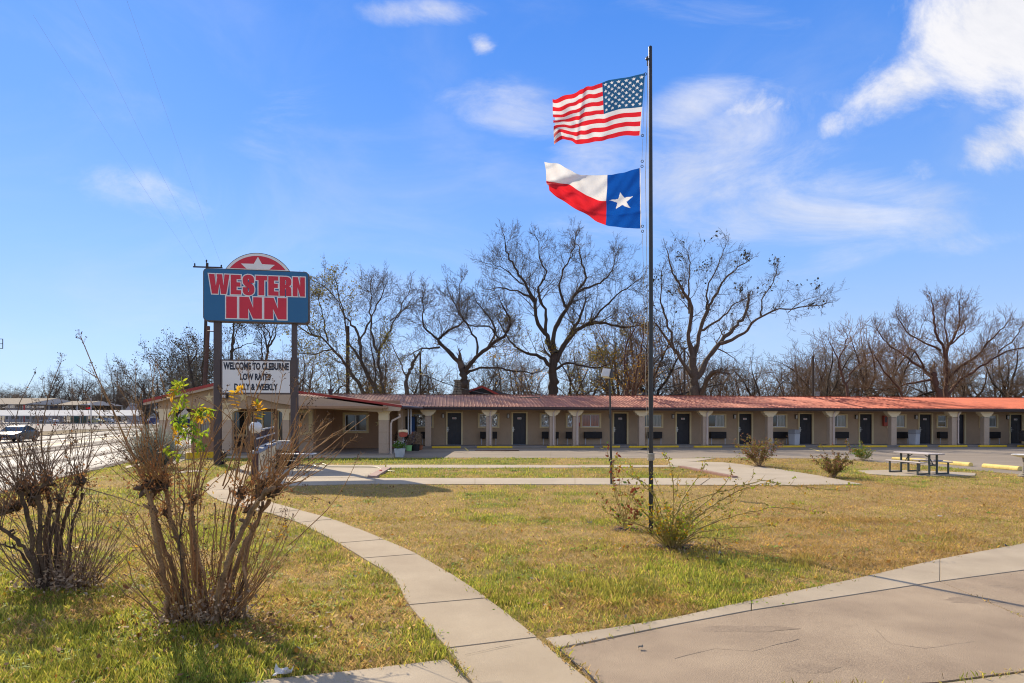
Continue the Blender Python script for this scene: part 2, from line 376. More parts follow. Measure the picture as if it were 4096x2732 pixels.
mat('seed_pod', (.11, .065, .04), (.06, .035, .022), 30, .85)
mat('rose_cane', (.34, .30, .08), (.32, .19, .06), 6, .6)
mat('paper', (.66, .64, .6), (.5, .48, .45), 30, .8)
mat('hose', (.30, .28, .16), (.12, .12, .09), 4, .5)
leafmat('leaf_green', (.30, .44, .03), .5, col2=(.46, .50, .03))
leafmat('leaf_deep', (.10, .20, .03), .45, col2=(.17, .27, .04))
leafmat('leaf_yellow', (.72, .45, .03), .5, col2=(.55, .25, .03))
leafmat('leaf_dry', (.50, .24, .09), .4, col2=(.28, .12, .05))
leafmat('leaf_pale_dry', (.50, .36, .23), .3, col2=(.28, .19, .12))
leafmat('leaf_sage', (.42, .44, .36), .3, col2=(.22, .25, .19))
leafmat('leaf_bush', (.11, .13, .03), .45, col2=(.22, .10, .04))
leafmat('leaf_vine', (.20, .20, .04), .45, col2=(.30, .23, .04))
leafmat('leaf_tree_dark', (.045, .055, .035), .3, col2=(.06, .045, .03))
leafmat('grass_blade', (1, 1, 1), .48, attr=True, rough=.5)
leafmat('ground_leaf', (1, 1, 1), .3, attr=True)
leafmat('flag_red', (.72, .022, .035), .45, col2=(.66, .02, .03))
leafmat('flag_white', (.80, .79, .78), .42, col2=(.76, .75, .75))
leafmat('flag_blue', (.02, .10, .23), .42, col2=(.018, .09, .21))
leafmat('flag_royal', (.004, .085, .42), .42, col2=(.004, .075, .38))

def ground_material():
    m, nt, N, L, b = nodes('soil_and_turf'); b.inputs['Roughness'].default_value = .95; b.inputs['Specular IOR Level'].default_value = .1
    a = N.new('ShaderNodeAttribute'); a.attribute_name = 'Col'
    g = N.new('ShaderNodeNewGeometry')
    n = N.new('ShaderNodeTexNoise'); n.inputs['Scale'].default_value = 14; n.inputs['Detail'].default_value = 8; n.inputs['Roughness'].default_value = .75
    L.new(g.outputs['Position'], n.inputs['Vector'])
    r = N.new('ShaderNodeMapRange'); r.inputs[1].default_value = .3; r.inputs[2].default_value = .7; r.inputs[3].default_value = .62; r.inputs[4].default_value = 1.28; L.new(n.outputs['Fac'], r.inputs[0])
    mx = N.new('ShaderNodeMix'); mx.data_type = 'RGBA'; mx.blend_type = 'MULTIPLY'; mx.inputs[0].default_value = 1
    L.new(a.outputs['Color'], mx.inputs[6]); L.new(r.outputs[0], mx.inputs[7]); L.new(mx.outputs[2], b.inputs['Base Color'])
    n2 = N.new('ShaderNodeTexNoise'); n2.inputs['Scale'].default_value = 30; n2.inputs['Detail'].default_value = 6; L.new(g.outputs['Position'], n2.inputs['Vector'])
    bp = N.new('ShaderNodeBump'); bp.inputs['Strength'].default_value = .8; bp.inputs['Distance'].default_value = .04
    L.new(n2.outputs['Fac'], bp.inputs['Height']); L.new(bp.outputs[0], b.inputs['Normal']); return m
def road_material():
    m, nt, N, L, b = nodes('worn_asphalt')
    tc = N.new('ShaderNodeTexCoord'); mp = N.new('ShaderNodeMapping'); mp.inputs['Scale'].default_value = (.42, .006, 1)
    L.new(tc.outputs['Object'], mp.inputs['Vector'])
    n = N.new('ShaderNodeTexNoise'); n.inputs['Scale'].default_value = 1.0; n.inputs['Detail'].default_value = 5; n.inputs['Roughness'].default_value = .55; L.new(mp.outputs[0], n.inputs['Vector'])
    r = N.new('ShaderNodeMapRange'); r.inputs[1].default_value = .47; r.inputs[2].default_value = .58; L.new(n.outputs['Fac'], r.inputs[0])
    mx = N.new('ShaderNodeMix'); mx.data_type = 'RGBA'; mx.inputs[6].default_value = (.19, .165, .14, 1); mx.inputs[7].default_value = (.27, .255, .235, 1)
    L.new(r.outputs[0], mx.inputs[0]); L.new(mx.outputs[2], b.inputs['Base Color'])
    r2 = N.new('ShaderNodeMapRange'); r2.inputs[3].default_value = .0; r2.inputs[4].default_value = .10; L.new(r.outputs[0], r2.inputs[0])
    L.new(r2.outputs[0], b.inputs['Specular IOR Level']); b.inputs['Roughness'].default_value = .62
    n2 = N.new('ShaderNodeTexNoise'); n2.inputs['Scale'].default_value = 25; L.new(tc.outputs['Object'], n2.inputs['Vector'])
    bp = N.new('ShaderNodeBump'); bp.inputs['Strength'].default_value = .3; bp.inputs['Distance'].default_value = .01
    L.new(n2.outputs['Fac'], bp.inputs['Height']); L.new(bp.outputs[0], b.inputs['Normal']); return m
def roof_material():                                  # painted sheet metal, brown on the left, turning orange to the right
    m, nt, N, L, b = nodes('roof_metal'); tc = N.new('ShaderNodeTexCoord'); g = N.new('ShaderNodeNewGeometry')
    sp = N.new('ShaderNodeSeparateXYZ'); L.new(g.outputs['Position'], sp.inputs[0])
    r = N.new('ShaderNodeMapRange'); r.inputs[1].default_value = -4; r.inputs[2].default_value = 24; L.new(sp.outputs[0], r.inputs[0])
    mx = N.new('ShaderNodeMix'); mx.data_type = 'RGBA'; mx.inputs[6].default_value = (.25, .125, .085, 1); mx.inputs[7].default_value = (.54, .13, .06, 1); L.new(r.outputs[0], mx.inputs[0])
    n = N.new('ShaderNodeTexNoise'); n.inputs['Scale'].default_value = 1.2; n.inputs['Detail'].default_value = 6; L.new(g.outputs['Position'], n.inputs['Vector'])
    rr = N.new('ShaderNodeMapRange'); rr.inputs[1].default_value = .3; rr.inputs[2].default_value = .7; rr.inputs[3].default_value = .82; rr.inputs[4].default_value = 1.12; L.new(n.outputs['Fac'], rr.inputs[0])
    mu = N.new('ShaderNodeMix'); mu.data_type = 'RGBA'; mu.blend_type = 'MULTIPLY'; mu.inputs[0].default_value = 1
    L.new(mx.outputs[2], mu.inputs[6]); L.new(rr.outputs[0], mu.inputs[7]); L.new(mu.outputs[2], b.inputs['Base Color'])
    b.inputs['Roughness'].default_value = .5; b.inputs['Specular IOR Level'].default_value = .12; return m
MT['ground'] = ground_material(); MT['road'] = road_material(); MT['roof_metal'] = roof_material()

# ------------------------------------------------------------------ lettering
_tc = {}
def text_geo(txt, height, align='CENTER', bold=0.0, xs=1.0):
    key = (txt, height, align, bold, xs)
    if key in _tc: return _tc[key]
    cu = bpy.data.curves.new('lettering', 'FONT'); cu.body = txt; cu.size = 1.0; cu.offset = bold; cu.align_x = align; cu.resolution_u = 3
    o = bpy.data.objects.new('lettering', cu); COL.objects.link(o)
    dg = bpy.context.evaluated_depsgraph_get(); me = bpy.data.meshes.new_from_object(o.evaluated_get(dg))
    k = height / 0.70
    V = [(v.co.x * k * xs, v.co.y * k) for v in me.vertices]; Fc = [tuple(p.vertices) for p in me.polygons]
    bpy.data.objects.remove(o); bpy.data.curves.remove(cu); bpy.data.meshes.remove(me)
    _tc[key] = (V, Fc); return V, Fc
def poly_geo(splines, offset=0.0):                    # closed outlines, optionally swollen, filled
    cu = bpy.data.curves.new('outline', 'CURVE'); cu.dimensions = '2D'; cu.fill_mode = 'BOTH'; cu.offset = offset
    for pts in splines:
        sp = cu.splines.new('POLY'); sp.points.add(len(pts) - 1); sp.use_cyclic_u = True
        for i, p in enumerate(pts): sp.points[i].co = (p[0], p[1], 0, 1)
    o = bpy.data.objects.new('outline', cu); COL.objects.link(o)
    dg = bpy.context.evaluated_depsgraph_get(); me = bpy.data.meshes.new_from_object(o.evaluated_get(dg))
    V = [(v.co.x, v.co.y) for v in me.vertices]; Fc = [tuple(p.vertices) for p in me.polygons]
    bpy.data.objects.remove(o); bpy.data.curves.remove(cu); bpy.data.meshes.remove(me); return V, Fc
def add_flat(mb, geo, ox, oz, y, m=0):                # flat figures standing in the xz plane at depth y
    V, Fc = geo; b = len(mb.v); mb.v += [(ox + p[0], y, oz + p[1]) for p in V]
    for f in Fc: mb.f.append(tuple(b + i for i in f)); mb.m.append(m)
def star_pts(r, cx=0, cz=0, rin=.40, n=5):
    return [(cx + (r if i % 2 == 0 else r * rin) * math.sin(math.pi * i / n), cz + (r if i % 2 == 0 else r * rin) * math.cos(math.pi * i / n)) for i in range(2 * n)]

# ------------------------------------------------------------------ paving outlines (photograph pixels on the ground -> world)
PAVED = []                                            # world polygons without grass
def wpts(px): return [G(x, y) for x, y in px]
def inset(pts, d):                                    # pull a polygon's edges inwards
    n = len(pts); A = sum(pts[i].x * pts[(i + 1) % n].y - pts[(i + 1) % n].x * pts[i].y for i in range(n)); s = 1 if A > 0 else -1
    out = []
    for i in range(n):
        a, b, c = pts[i - 1], pts[i], pts[(i + 1) % n]
        e1 = (b - a); e2 = (c - b); e1.z = e2.z = 0; e1.normalize(); e2.normalize()
        n1 = Vector((-e1.y, e1.x, 0)) * s; n2 = Vector((-e2.y, e2.x, 0)) * s; k = n1 + n2
        if k.length < .3: k = n1
        k = k.normalized() * min(d / max(.35, k.normalized().dot(n1)), d * 2.2); out.append(b + k)
    return out
def slab(name, pts, mt, parent, top=0.018, depth=0.10, gap=0.006, paved=True, bev=0.0):
    if paved: PAVED.append([(p.x, p.y) for p in pts])
    q = inset([p.copy() for p in pts], gap)
    mb = MB(); n = len(q); b = 0
    mb.v += [(p.x, p.y, float(gz(p.x, p.y)) + top) for p in q] + [(p.x, p.y, float(gz(p.x, p.y)) - depth) for p in q]
    mb.f.append(tuple(range(n))); mb.f.append(tuple(range(2 * n - 1, n - 1, -1))); mb.m += [0, 0]
    for i in range(n):
        j = (i + 1) % n; mb.f.append((i, n + i, n + j, j)); mb.m.append(0)
    o = mb.build(name, MT[mt], parent)
    if bev: bevel(o, bev, 1)
    return o

# curved front walk: joint stations (left edge px, right edge px)
WALK = [((1905, 2760), (2430, 2790)), ((1788, 2602), (2150, 2557)), ((1636, 2428), (1950, 2400)), ((1567, 2311), (1799, 2298)), ((1453, 2238), (1669, 2221)),
        ((1354, 2178), (1539, 2163)), ((1270, 2132), (1430, 2118)), ((1193, 2094), (1332, 2080)), ((1083, 2058), (1200, 2044)), ((960, 2030), (1085, 2012)),
        ((868, 2000), (1010, 1985)), ((822, 1965), (985, 1958)), ((832, 1930), (978, 1938)), ((880, 1903), (985, 1919)), ((935, 1880), (1003, 1898)), ((985, 1858), (1024, 1874))]
walk = empty('front_walk'); tag(walk, kind='structure')
Lw = [G(*a) for a, b in WALK]; Rw = [G(*b) for a, b in WALK]
def crom(A, i, t):
    p0 = A[max(i - 1, 0)]; p1 = A[i]; p2 = A[i + 1]; p3 = A[min(i + 2, len(A) - 1)]
    return 0.5 * ((2 * p1) + (p2 - p0) * t + (2 * p0 - 5 * p1 + 4 * p2 - p3) * t * t + (3 * p1 - p0 - 3 * p2 + p3) * t ** 3)
for i in range(len(WALK) - 1):
    l = [crom(Lw, i, t) for t in (0, .25, .5, .75, 1)]; r = [crom(Rw, i, t) for t in (1, .75, .5, .25, 0)]
    if i == 0: l = [Lw[0], Lw[1]]; r = [Rw[1], Rw[0]]
    slab('concrete_slab', l + r, 'concrete_walk', walk, .02 + .004 * (i % 3), bev=.004)

# driveway in the right foreground
EDGE = [(700, 2800), (1110, 2719), (1791, 2641), (1985, 2600), (2180, 2560), (2684, 2479), (3006, 2406), (3410, 2322), (3760, 2240), (4096, 2177), (4500, 2100), (5200, 1990)]
INNER = [None, (1180, 2760), (1830, 2700), None, (2230, 2600), (2700, 2505), (3006, 2447), (3410, 2385), (3760, 2330), (4096, 2285), (4560, 2215), (5300, 2095)]
drive = empty('driveway'); tag(drive, kind='structure')
def g2(p): return G(*p)
mat('stain', (.25, .185, .125), (.31, .235, .16), 6, .9, .3, 90, fine=.35, fscale=90)
eL = [g2(p) for p in EDGE]
slab('edge_slab', [g2((640, 2790)), g2((1110, 2719)), g2((1450, 2684)), g2((1788, 2643)), g2((1903, 2760)), g2((1400, 2890)), g2((700, 3200))], 'concrete_edge', drive, .016)
def strip(a, b):
    slab('edge_slab', [g2(EDGE[i]) for i in range(a, b + 1)] + [g2(INNER[i]) for i in range(b, a - 1, -1)], 'concrete_edge', drive, .020, gap=.004, bev=.004)
strip(4, 6); strip(6, 8); strip(8, 10); strip(10, 11)
slab('drive_slab', [g2((2235, 2603))] + [g2(INNER[i]) for i in (5, 6, 7, 8)] + [g2((4300, 2560)), g2((4096, 2690)), g2((3740, 2736)), g2((2440, 2790))], 'concrete_drive', drive, .012)
slab('drive_slab', [g2(INNER[i]) for i in (8, 9, 10, 11)] + [g2((6200, 2200)), g2((5000, 2450)), g2((4305, 2560))], 'concrete_drive', drive, .012)
slab('drive_slab', [g2((1907, 2764)), g2((2436, 2794)), g2((3738, 2741)), g2((4110, 2693)), g2((4320, 2565)), g2((5600, 2500)), g2((6500, 3100)), g2((3200, 3600)), g2((1500, 3300)), g2((1410, 2893))], 'concrete_walk', drive, .010)
# small crack fillings of grass and tar are part of the lawn scatter and these thin seams
def crack(pts, w, mt='tar', name='crack_filling', parent=None, top=.034):
    q = [g2(p) for p in pts]; mb = MB(); k = 0
    path = [q[0]]
    for a, b in zip(q[:-1], q[1:]):
        n = max(2, int((b - a).length / .12))
        for i in range(1, n + 1): path.append(a.lerp(b, i / n) + Vector((rnd(-.008, .008), rnd(-.008, .008), 0)))
    for i in range(len(path) - 1):
        a, b = path[i], path[i + 1]; t = (b - a).normalized(); s = Vector((-t.y, t.x, 0)) * w * rnd(.4, 1.2)
        mb.quad([(p.x, p.y, float(gz(p.x, p.y)) + top) for p in (a - s, a + s, b + s, b - s)])
    return mb.build(name, MT[mt], parent)
crack([(2230, 2606), (2330, 2690), (2440, 2800)], .008, parent=drive, top=.034)
crack([(1815, 2680), (1850, 2715), (1905, 2765)], .007, parent=drive, top=.034)
crack([(1860, 2632), (1980, 2605), (2100, 2580)], .003, parent=walk, top=.030)
for pts_, w_ in (([(2700, 2640), (2860, 2600), (3010, 2610), (3200, 2560)], .0022), ([(3500, 2520), (3560, 2580), (3700, 2600), (3900, 2570)], .002)): crack(pts_, w_, parent=drive, name='hairline_crack', top=.0132)
for (px_, py_, a_, b_) in ((3890, 2405, .30, .13), (3240, 2680, .22, .10), (4010, 2350, .16, .06), (2950, 2520, .5, .09)):   # oil and damp stains, thin films on the slab
    c_ = g2((px_, py_)); rs_ = random.Random(px_); mb = MB(); mb.v = [(c_.x + a_ * (1 + rs_.uniform(-.28, .28)) * math.cos(t), c_.y + b_ * (1 + rs_.uniform(-.28, .28)) * math.sin(t), float(gz(c_.x, c_.y)) + .0130) for t in [i * math.pi / 12 for i in range(24)]]
    mb.f = [tuple(range(24))]; mb.m = [0]; mb.build('stain', MT['stain'], drive)

# plaza round the small bed, and the upper walk
plaza = empty('plaza_paving'); tag(plaza, kind='structure')
near = [(1090, 1960), (1160, 1945), (1500, 1938), (1900, 1939), (2300, 1940), (2800, 1942), (3150, 1943), (3450, 1939)]
mid = [(1040, 1925), (1180, 1915), (1500, 1914), (1900, 1914), (2300, 1914), (2840, 1914)]
for i in range(5):
    slab('concrete_slab', [g2(near[i]), g2(near[i + 1]), g2(mid[i + 1]), g2(mid[i])], 'concrete_pale', plaza, .02)
slab('concrete_slab', [g2((1040, 1924)), g2((1180, 1914)), g2((1478, 1913)), g2((1541, 1877)), g2((1541, 1862)), g2((1110, 1860)), g2((1030, 1878))], 'concrete_pale', plaza, .02)
up = [(1545, 1861), (1900, 1861), (2300, 1862), (2665, 1862)]; lo = [(1545, 1873), (1900, 1873), (2300, 1872), (2725, 1869)]
for i in range(3): slab('concrete_slab', [g2(lo[i]), g2(lo[i + 1]), g2(up[i + 1]), g2(up[i])], 'concrete_pale', plaza, .02)
slab('concrete_slab', [g2((2842, 1914)), g2((2804, 1942)), g2((3150, 1943)), g2((3450, 1939)), g2((3300, 1908)), g2((3120, 1879)), g2((2960, 1858)), g2((2895, 1851)), g2((2780, 1848)), g2((2675, 1855)), g2((2670, 1862)), g2((2740, 1869)), g2((2960, 1912))], 'concrete_pale', plaza, .02)
slab('concrete_slab', [g2((2660, 1836)), g2((2690, 1855)), g2((2778, 1847)), g2((2860, 1834))], 'concrete_pale', plaza, .02)
slab('concrete_slab', [g2((3430, 1884)), g2((3480, 1898)), g2((3590, 1905)), g2((3900, 1904)), g2((3905, 1894)), g2((3700, 1885)), g2((3560, 1881))], 'concrete_pale', plaza, .02)
# brick edging along the bed's right side, pink slab on its left side
be = empty('brick_edging', g2((2830, 1890))); tag(be, 'diagonal row of pinkish bricks edging the little lawn bed in the paving', 'edging')
a = g2((2722, 1870)); b = g2((2940, 1913)); t = (b - a).normalized(); ang = math.atan2(t.y, t.x)
L_ = (b - a).length; nb = int(L_ / .11)
bm_ = MB().box(-.10, .10, -.047, .047, 0, .065).mesh('brick', MT['brick'])
for i in range(nb):
    p = a + t * (i + .5) * L_ / nb; o = link('brick', bm_, be, p - be.location + Vector((0, 0, .005)), (0, 0, ang + R(90) + rnd(-.03, .03)))
PAVED.append([(a.x - .12, a.y), (b.x - .12, b.y - .1), (b.x + .12, b.y), (a.x + .12, a.y + .1)])
mat('brick_pale', (.42, .29, .24), (.34, .235, .19), 5, .9, .2, 60, fine=.2)
pk = empty('brick_kerb', g2((1510, 1895))); tag(pk, 'low reddish kerb at the left end of the lawn bed', 'kerb')
a = g2((1488, 1913)); b = g2((1548, 1877)); MB().bar(a + Vector((0, 0, .04)), b + Vector((0, 0, .04)), .30, .08).build('kerb_stone', MT['brick_pale'], pk, loc=-pk.location)

# car park in front of the rooms
lot = empty('car_park'); tag(lot, kind='structure')
nearlot = [(1190, 1832), (1600, 1831), (2200, 1832), (2655, 1834), (2862, 1832), (3300, 1835), (3500, 1848), (3700, 1862), (3900, 1881), (4096, 1900), (4500, 1950)]
W_ = [g2(p) for p in nearlot]
def lot_far(x): return 41.9 + .0983 * x - 1.55
for i in range(len(W_) - 1):
    a, b = W_[i], W_[i + 1]
    slab('paving_slab', [a, b, Vector((b.x * 1.22 + .3, lot_far(b.x * 1.22 + .3), 0)), Vector((a.x * 1.22 + .3, lot_far(a.x * 1.22 + .3), 0))], 'lot_paving', lot, .006, gap=.004)
e = W_[-1]; slab('paving_slab', [e, Vector((60, 20, 0)), Vector((60, lot_far(60), 0)), Vector((e.x * 1.22 + .3, lot_far(e.x * 1.22 + .3), 0))], 'lot_paving', lot, .006, gap=.004)
mb = MB()
for (x, y), (x2, y2) in (((1858, 1790), (1872, 1804)), ((2400, 1791), (2412, 1796)), ((3240, 1794), (3280, 1806)), ((2960, 1793), (2990, 1800))):
    a = g2((x, y)); b = g2((x2, y2)); s = Vector((.06, 0, 0))
    mb.quad([(p.x, p.y, float(gz(p.x, p.y)) + .012) for p in (a - s, a + s, b + s, b - s)])
mb.build('bay_marking', MT['yellow_dull'], lot)

# highway with its far verge and the paved ground beyond
def road_x(y, off=0): return ROAD_A + ROAD_B * y - off
road = empty('highway'); tag(road, kind='structure')
rv = Vector((ROAD_B, 1, 0)).normalized(); rang = math.atan2(-ROAD_B, 1)
mb = MB(); nseg = 30
mb.box(-21.0, 0, -60, 420, -.12, 0); o = mb.build('carriageway', MT['road'], road, loc=(ROAD_A - .25, 0, -.36), rot=(0, 0, rang))
mb = MB(); mb.box(0, .18, -60, 28.5, -.2, .10); o = mb.build('kerb', MT['concrete_edge'], road, loc=(ROAD_A - .24, 0, -.36), rot=(0, 0, rang)); bevel(o, .03)
mb = MB(); mb.box(-21.2, -21.02, -60, 420, -.2, .10); o = mb.build('kerb', MT['concrete_edge'], road, loc=(ROAD_A - .25, 0, -.36), rot=(0, 0, rang))
mb = MB()
for i in range(40): mb.box(-8.6, -8.48, -20 + i * 12, -17 + i * 12, 0.004, 0.006)
mb.box(-12.2, -12.08, -60, 420, .004, .006); mb.box(-11.9, -11.78, -60, 420, .004, .006)
mb.build('lane_marking', MT['yellow_dull'], road, loc=(ROAD_A - .25, 0, -.36), rot=(0, 0, rang))
mb = MB(); mb.box(-170, -30, 60, 300, -.05, .03); mb.box(-31, -21.2, 118, 126, -.05, .028)
mb.build('gravel_yard', mat('gravel_pale', (.34, .30, .26), (.27, .24, .21), .3, .95, .2, 30, fine=.15, fscale=20), road, loc=(ROAD_A - .25, 0, -.40), rot=(0, 0, rang))

# ------------------------------------------------------------------ ground sheet
def lawn_green(x, y):
    g = .42 * fbm(x * .45, y * .36, 3, 3) + .36 * fbm(x * 1.6, y * 1.3, 13, 3) + .22 * fbm(x * 5.5, y * 4.5, 23, 2)
    g = g + .10 * sstep(2, -4, x) * sstep(12, 6, y) - .11 * sstep(1.5, 6, x) * sstep(24, 8, y) * sstep(4, 9, x + y * .3)
    g = g + .16 * sstep(26.8, 28, y) * sstep(31.5, 30, y) * sstep(5, -2, x) + .10 * sstep(20.5, 21, y) * sstep(25.5, 25, y) * sstep(8, 5, x) * sstep(-6, -4, x)
    g = g - .05 * sstep(10, 18, y) * sstep(21, 19, y) * sstep(-6, -2, x)
    g = g + .16 * np.exp(-(((x - 3.6) / .8) ** 2 + ((y - 9.3) / .5) ** 2)) + .16 * np.exp(-(((x + 2.5) / 1.2) ** 2 + ((y - 5.0) / .9) ** 2))
    return sstep(.43, .64, g)
def build_ground():
    xs = np.unique(np.concatenate([np.linspace(-900, -80, 24), np.linspace(-80, -26, 40), np.arange(-26, 26, .3), np.linspace(26, 80, 30), np.linspace(80, 900, 24)]))
    ys = np.unique(np.concatenate([np.linspace(-60, -4, 12), np.arange(-4, 34, .25), np.linspace(34, 90, 50), np.linspace(90, 1500, 30)]))
    X, Y = np.meshgrid(xs, ys); Z = gz(X, Y)
    d = (ROAD_A + ROAD_B * Y) - X
    Z = Z - .08 * sstep(.0, .6, d) * sstep(22.5, 21, d)
    inner = (d > 0.3) & (d < 21)
    g = lawn_green(X, Y); n = fbm(X * 1.7, Y * 1.7, 9, 4)
    brown = np.stack([.29 + .10 * n, .20 + .07 * n, .08 + .025 * n], -1); green = np.stack([.15 + .05 * n, .15 + .05 * n, .033 + .0 * n], -1)
    c = brown * (1 - g[..., None]) + green * g[..., None]
    gold = sstep(.5, .62, fbm(X * .3, Y * .3, 31, 3))[..., None] * .5 * sstep(0, 6, X)[..., None]
    c = c * (1 - gold) + np.array([.30, .19, .085]) * gold
    verge = np.stack([.27 + .05 * n, .20 + .04 * n, .11 + .02 * n], -1)
    far = sstep(18, 22, d)[..., None]; c = c * (1 - far) + verge * far
    k = sstep(60, 120, Y)[..., None]; c = c * (1 - k) + np.array([.13, .11, .075]) * k
    V = np.stack([X, Y, Z], -1).reshape(-1, 3); ny, nx = X.shape
    i = np.arange(ny - 1)[:, None] * nx; j = np.arange(nx - 1)[None, :]
    q = np.stack([i + j, i + j + 1, i + nx + j + 1, i + nx + j], -1).reshape(-1, 4)
    C4 = np.concatenate([c.reshape(-1, 3), np.ones((V.shape[0], 1))], 1)
    o = link('ground', quick_mesh('ground', V, q, MT['ground'], C4)); tag(o, kind='structure')
    o.data.polygons.foreach_set('use_smooth', np.ones(len(o.data.polygons), bool))
build_ground()

# ------------------------------------------------------------------ motel wing
SL = .0983; MA = math.atan(SL); Z0 = 41.9; CA = math.cos(MA)
def fs(px, off=0.0):                                  # photograph column -> distance along the facade
    u = px - CX; Zb = Z0 - off / CA; return u * Zb / (F - SL * u) / CA + (-off * math.sin(MA) * 0)
motel = empty('motel_wing', (0, Z0, 0)); motel.rotation_euler = (0, .0028, MA)
tag(motel, 'long single storey tan stucco motel wing with red metal roof and bracketed columns', 'motel')
S0, S1 = -16.0, 47.0
def wall_open(mb, x0, x1, z0, z1, ops, y, th, m=0):   # wall face with openings and their reveals
    xs = sorted({x0, x1} | {v for o in ops for v in (o[0], o[1]) if x0 < v < x1}); zs = sorted({z0, z1} | {v for o in ops for v in (o[2], o[3]) if z0 < v < z1})
    for i in range(len(xs) - 1):
        for j in range(len(zs) - 1):
            cx = (xs[i] + xs[i + 1]) / 2; cz = (zs[j] + zs[j + 1]) / 2
            if any(o[0] < cx < o[1] and o[2] < cz < o[3] for o in ops): continue
            mb.quad([(xs[i], y, zs[j]), (xs[i + 1], y, zs[j]), (xs[i + 1], y, zs[j + 1]), (xs[i], y, zs[j + 1])], m)
    for a, b, c, d in ops:
        c = max(c, z0); d = min(d, z1)
        if d <= c: continue
        mb.quad([(a, y, c), (a, y + th, c), (a, y + th, d), (a, y, d)], m); mb.quad([(b, y, c), (b, y, d), (b, y + th, d), (b, y + th, c)], m)
        if c > z0: mb.quad([(a, y, c), (b, y, c), (b, y + th, c), (a, y + th, c)], m)
        if d < z1: mb.quad([(a, y, d), (a, y + th, d), (b, y + th, d), (b, y, d)], m)
DOORS = [(1783, 1851, '102'), (2045, 2110, '103'), (2449, 2513, '104'), (2700, 2764, '105'), (2949, 3011, '106'), (3191, 3253, '107'), (3432, 3492, '108'), (3671, 3730, '109'), (3803, 3861, '110'), (4035, 4092, '111')]
WINS = [(1646, 1735, 'film'), (1911, 1997, 'film'), (2158, 2222, 'film'), (2262, 2312, 'film'), (2320, 2404, 'red'), (2570, 2652, 'pale'), (2823, 2904, 'cur'), (3070, 3148, 'cur'), (3308, 3389, 'cur'), (3546, 3624, 'cur'), (3744, 3790, 'small'), (3915, 3991, 'cur')]
DZ0, DZ1, WZ0, WZ1 = .12, 2.17, 1.20, 2.19
dops = []; wops = []
for a, b, n in DOORS:
    s0, s1 = fs(a), fs(b); dops.append((s0 + .11, s1 - .11, 0, DZ1))
for a, b, k in WINS:
    s0, s1 = fs(a), fs(b); wops.append((s0 + .12, s1 - .12, WZ0 + .10, WZ1 - .10))
mb = MB(); wall_open(mb, S0, S1, 0, 2.9, dops + wops, 0, .16)
mb.quad([(S0, 7, 0), (S0, 7, 2.9), (S1, 7, 2.9), (S1, 7, 0)])
for s in (S0, S1): mb.v += [(s, 0, 0), (s, 7, 0), (s, 7, 2.9), (s, 3.3, 3.40), (s, 0, 2.9)]; b_ = len(mb.v); mb.f.append((b_ - 5, b_ - 4, b_ - 3, b_ - 2, b_ - 1)); mb.m.append(0)
mb.build('wall', MT['stucco_tan'], motel)
mb = MB(); mb.box(S0 + .1, S1 - .1, .5, .55, .0, 2.8); mb.build('dark_backing', MT['letter_black'], motel)  # black sheet standing in for the darkness of the rooms
# lower band of the wall, standing proud
xs = S0 + .02; pieces = []
for a, b, n in DOORS: pieces.append((xs, fs(a) - .01)); xs = fs(b) + .01
pieces.append((xs, S1 - .02))
for a, b in pieces:
    mb = MB(); mb.box(a, b, -.045, -.003, .10, 1.13); mb.box(a, b, -.052, -.046, 1.09, 1.10); o = mb.build('wainscot', MT['stucco_tan'], motel)
# porch slab
for i in range(14):
    a = S0 + i * (S1 - S0) / 14; b = S0 + (i + 1) * (S1 - S0) / 14
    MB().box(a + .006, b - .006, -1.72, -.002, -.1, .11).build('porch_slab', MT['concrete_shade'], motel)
# doors
panels = []
for i, (a, b, num) in enumerate(DOORS):
    s0, s1 = fs(a), fs(b)
    d = empty('door', ((s0 + s1) / 2, 0, .11), parent=motel); w = (s1 - s0) / 2 - .11
    mb = MB(); mb.box(-w + .006, w - .006, .05, .09, .01, 2.05); mb.build('door_leaf', MT['door_black'], d)
    mb = MB()
    for sx in (-1, 1):
        for z0_, z1_ in ((.12, .78), (.93, 1.48), (1.62, 1.90)):
            x0 = .05 if sx > 0 else -w + .11; x1 = w - .11 if sx > 0 else -.05
            mb.box(x0, x1, .040, .0495, z0_, z1_); mb.box(x0 + .035, x1 - .035, .030, .0395, z0_ + .035, z1_ - .035)
    o = mb.build('door_panels', MT['door_black'], d); bevel(o, .006, 1)
    mb = MB(); mb.box(-w - .11, -w - .001, -.07, -.002, -.0, 2.16); mb.box(w + .001, w + .11, -.07, -.002, -.0, 2.16); mb.box(-w - .0, w + .0, -.07, -.002, 2.062, 2.16)
    o = mb.build('door_frame', MT['trim_cream'], d); bevel(o, .008, 1)
    mb = MB(); mb.box(-w - .055, -w + .055, -.095, -.072, .86, 1.16); mb.tube([(-w - .0, -.10, .99), (-w - .0, -.14, .99), (-w + .12, -.14, .985)], .011, 6); mb.box(-w - .03, -w + .03, -.099, -.0955, 1.06, 1.11, 1); mb.box(-w - .02, -w + .02, -.099, -.0955, .90, .94, 1)
    mb.build('door_lock', [MT['steel'], MT['black_metal']], d)
    mb = MB(); mb.box(-.13, .13, .024, .034, 1.66, 1.78); add_flat(mb, text_geo(num, .07, 'CENTER', .03, .9), -.035, 1.685, .021, 1)
    mb.prism([(.055, 1.745), (.075, 1.745), (.075, 1.725), (.105, 1.72), (.10, 1.70), (.085, 1.685), (.075, 1.70), (.05, 1.715)], .020, .0235, 2)
    mb.build('number_plate', [MT['marquee_white'], MT['sign_red'], MT['letter_black']], d)
    MB().box(-w - .02, w + .02, -.10, .1, .0, .012).build('threshold', MT['grey_metal'], d)
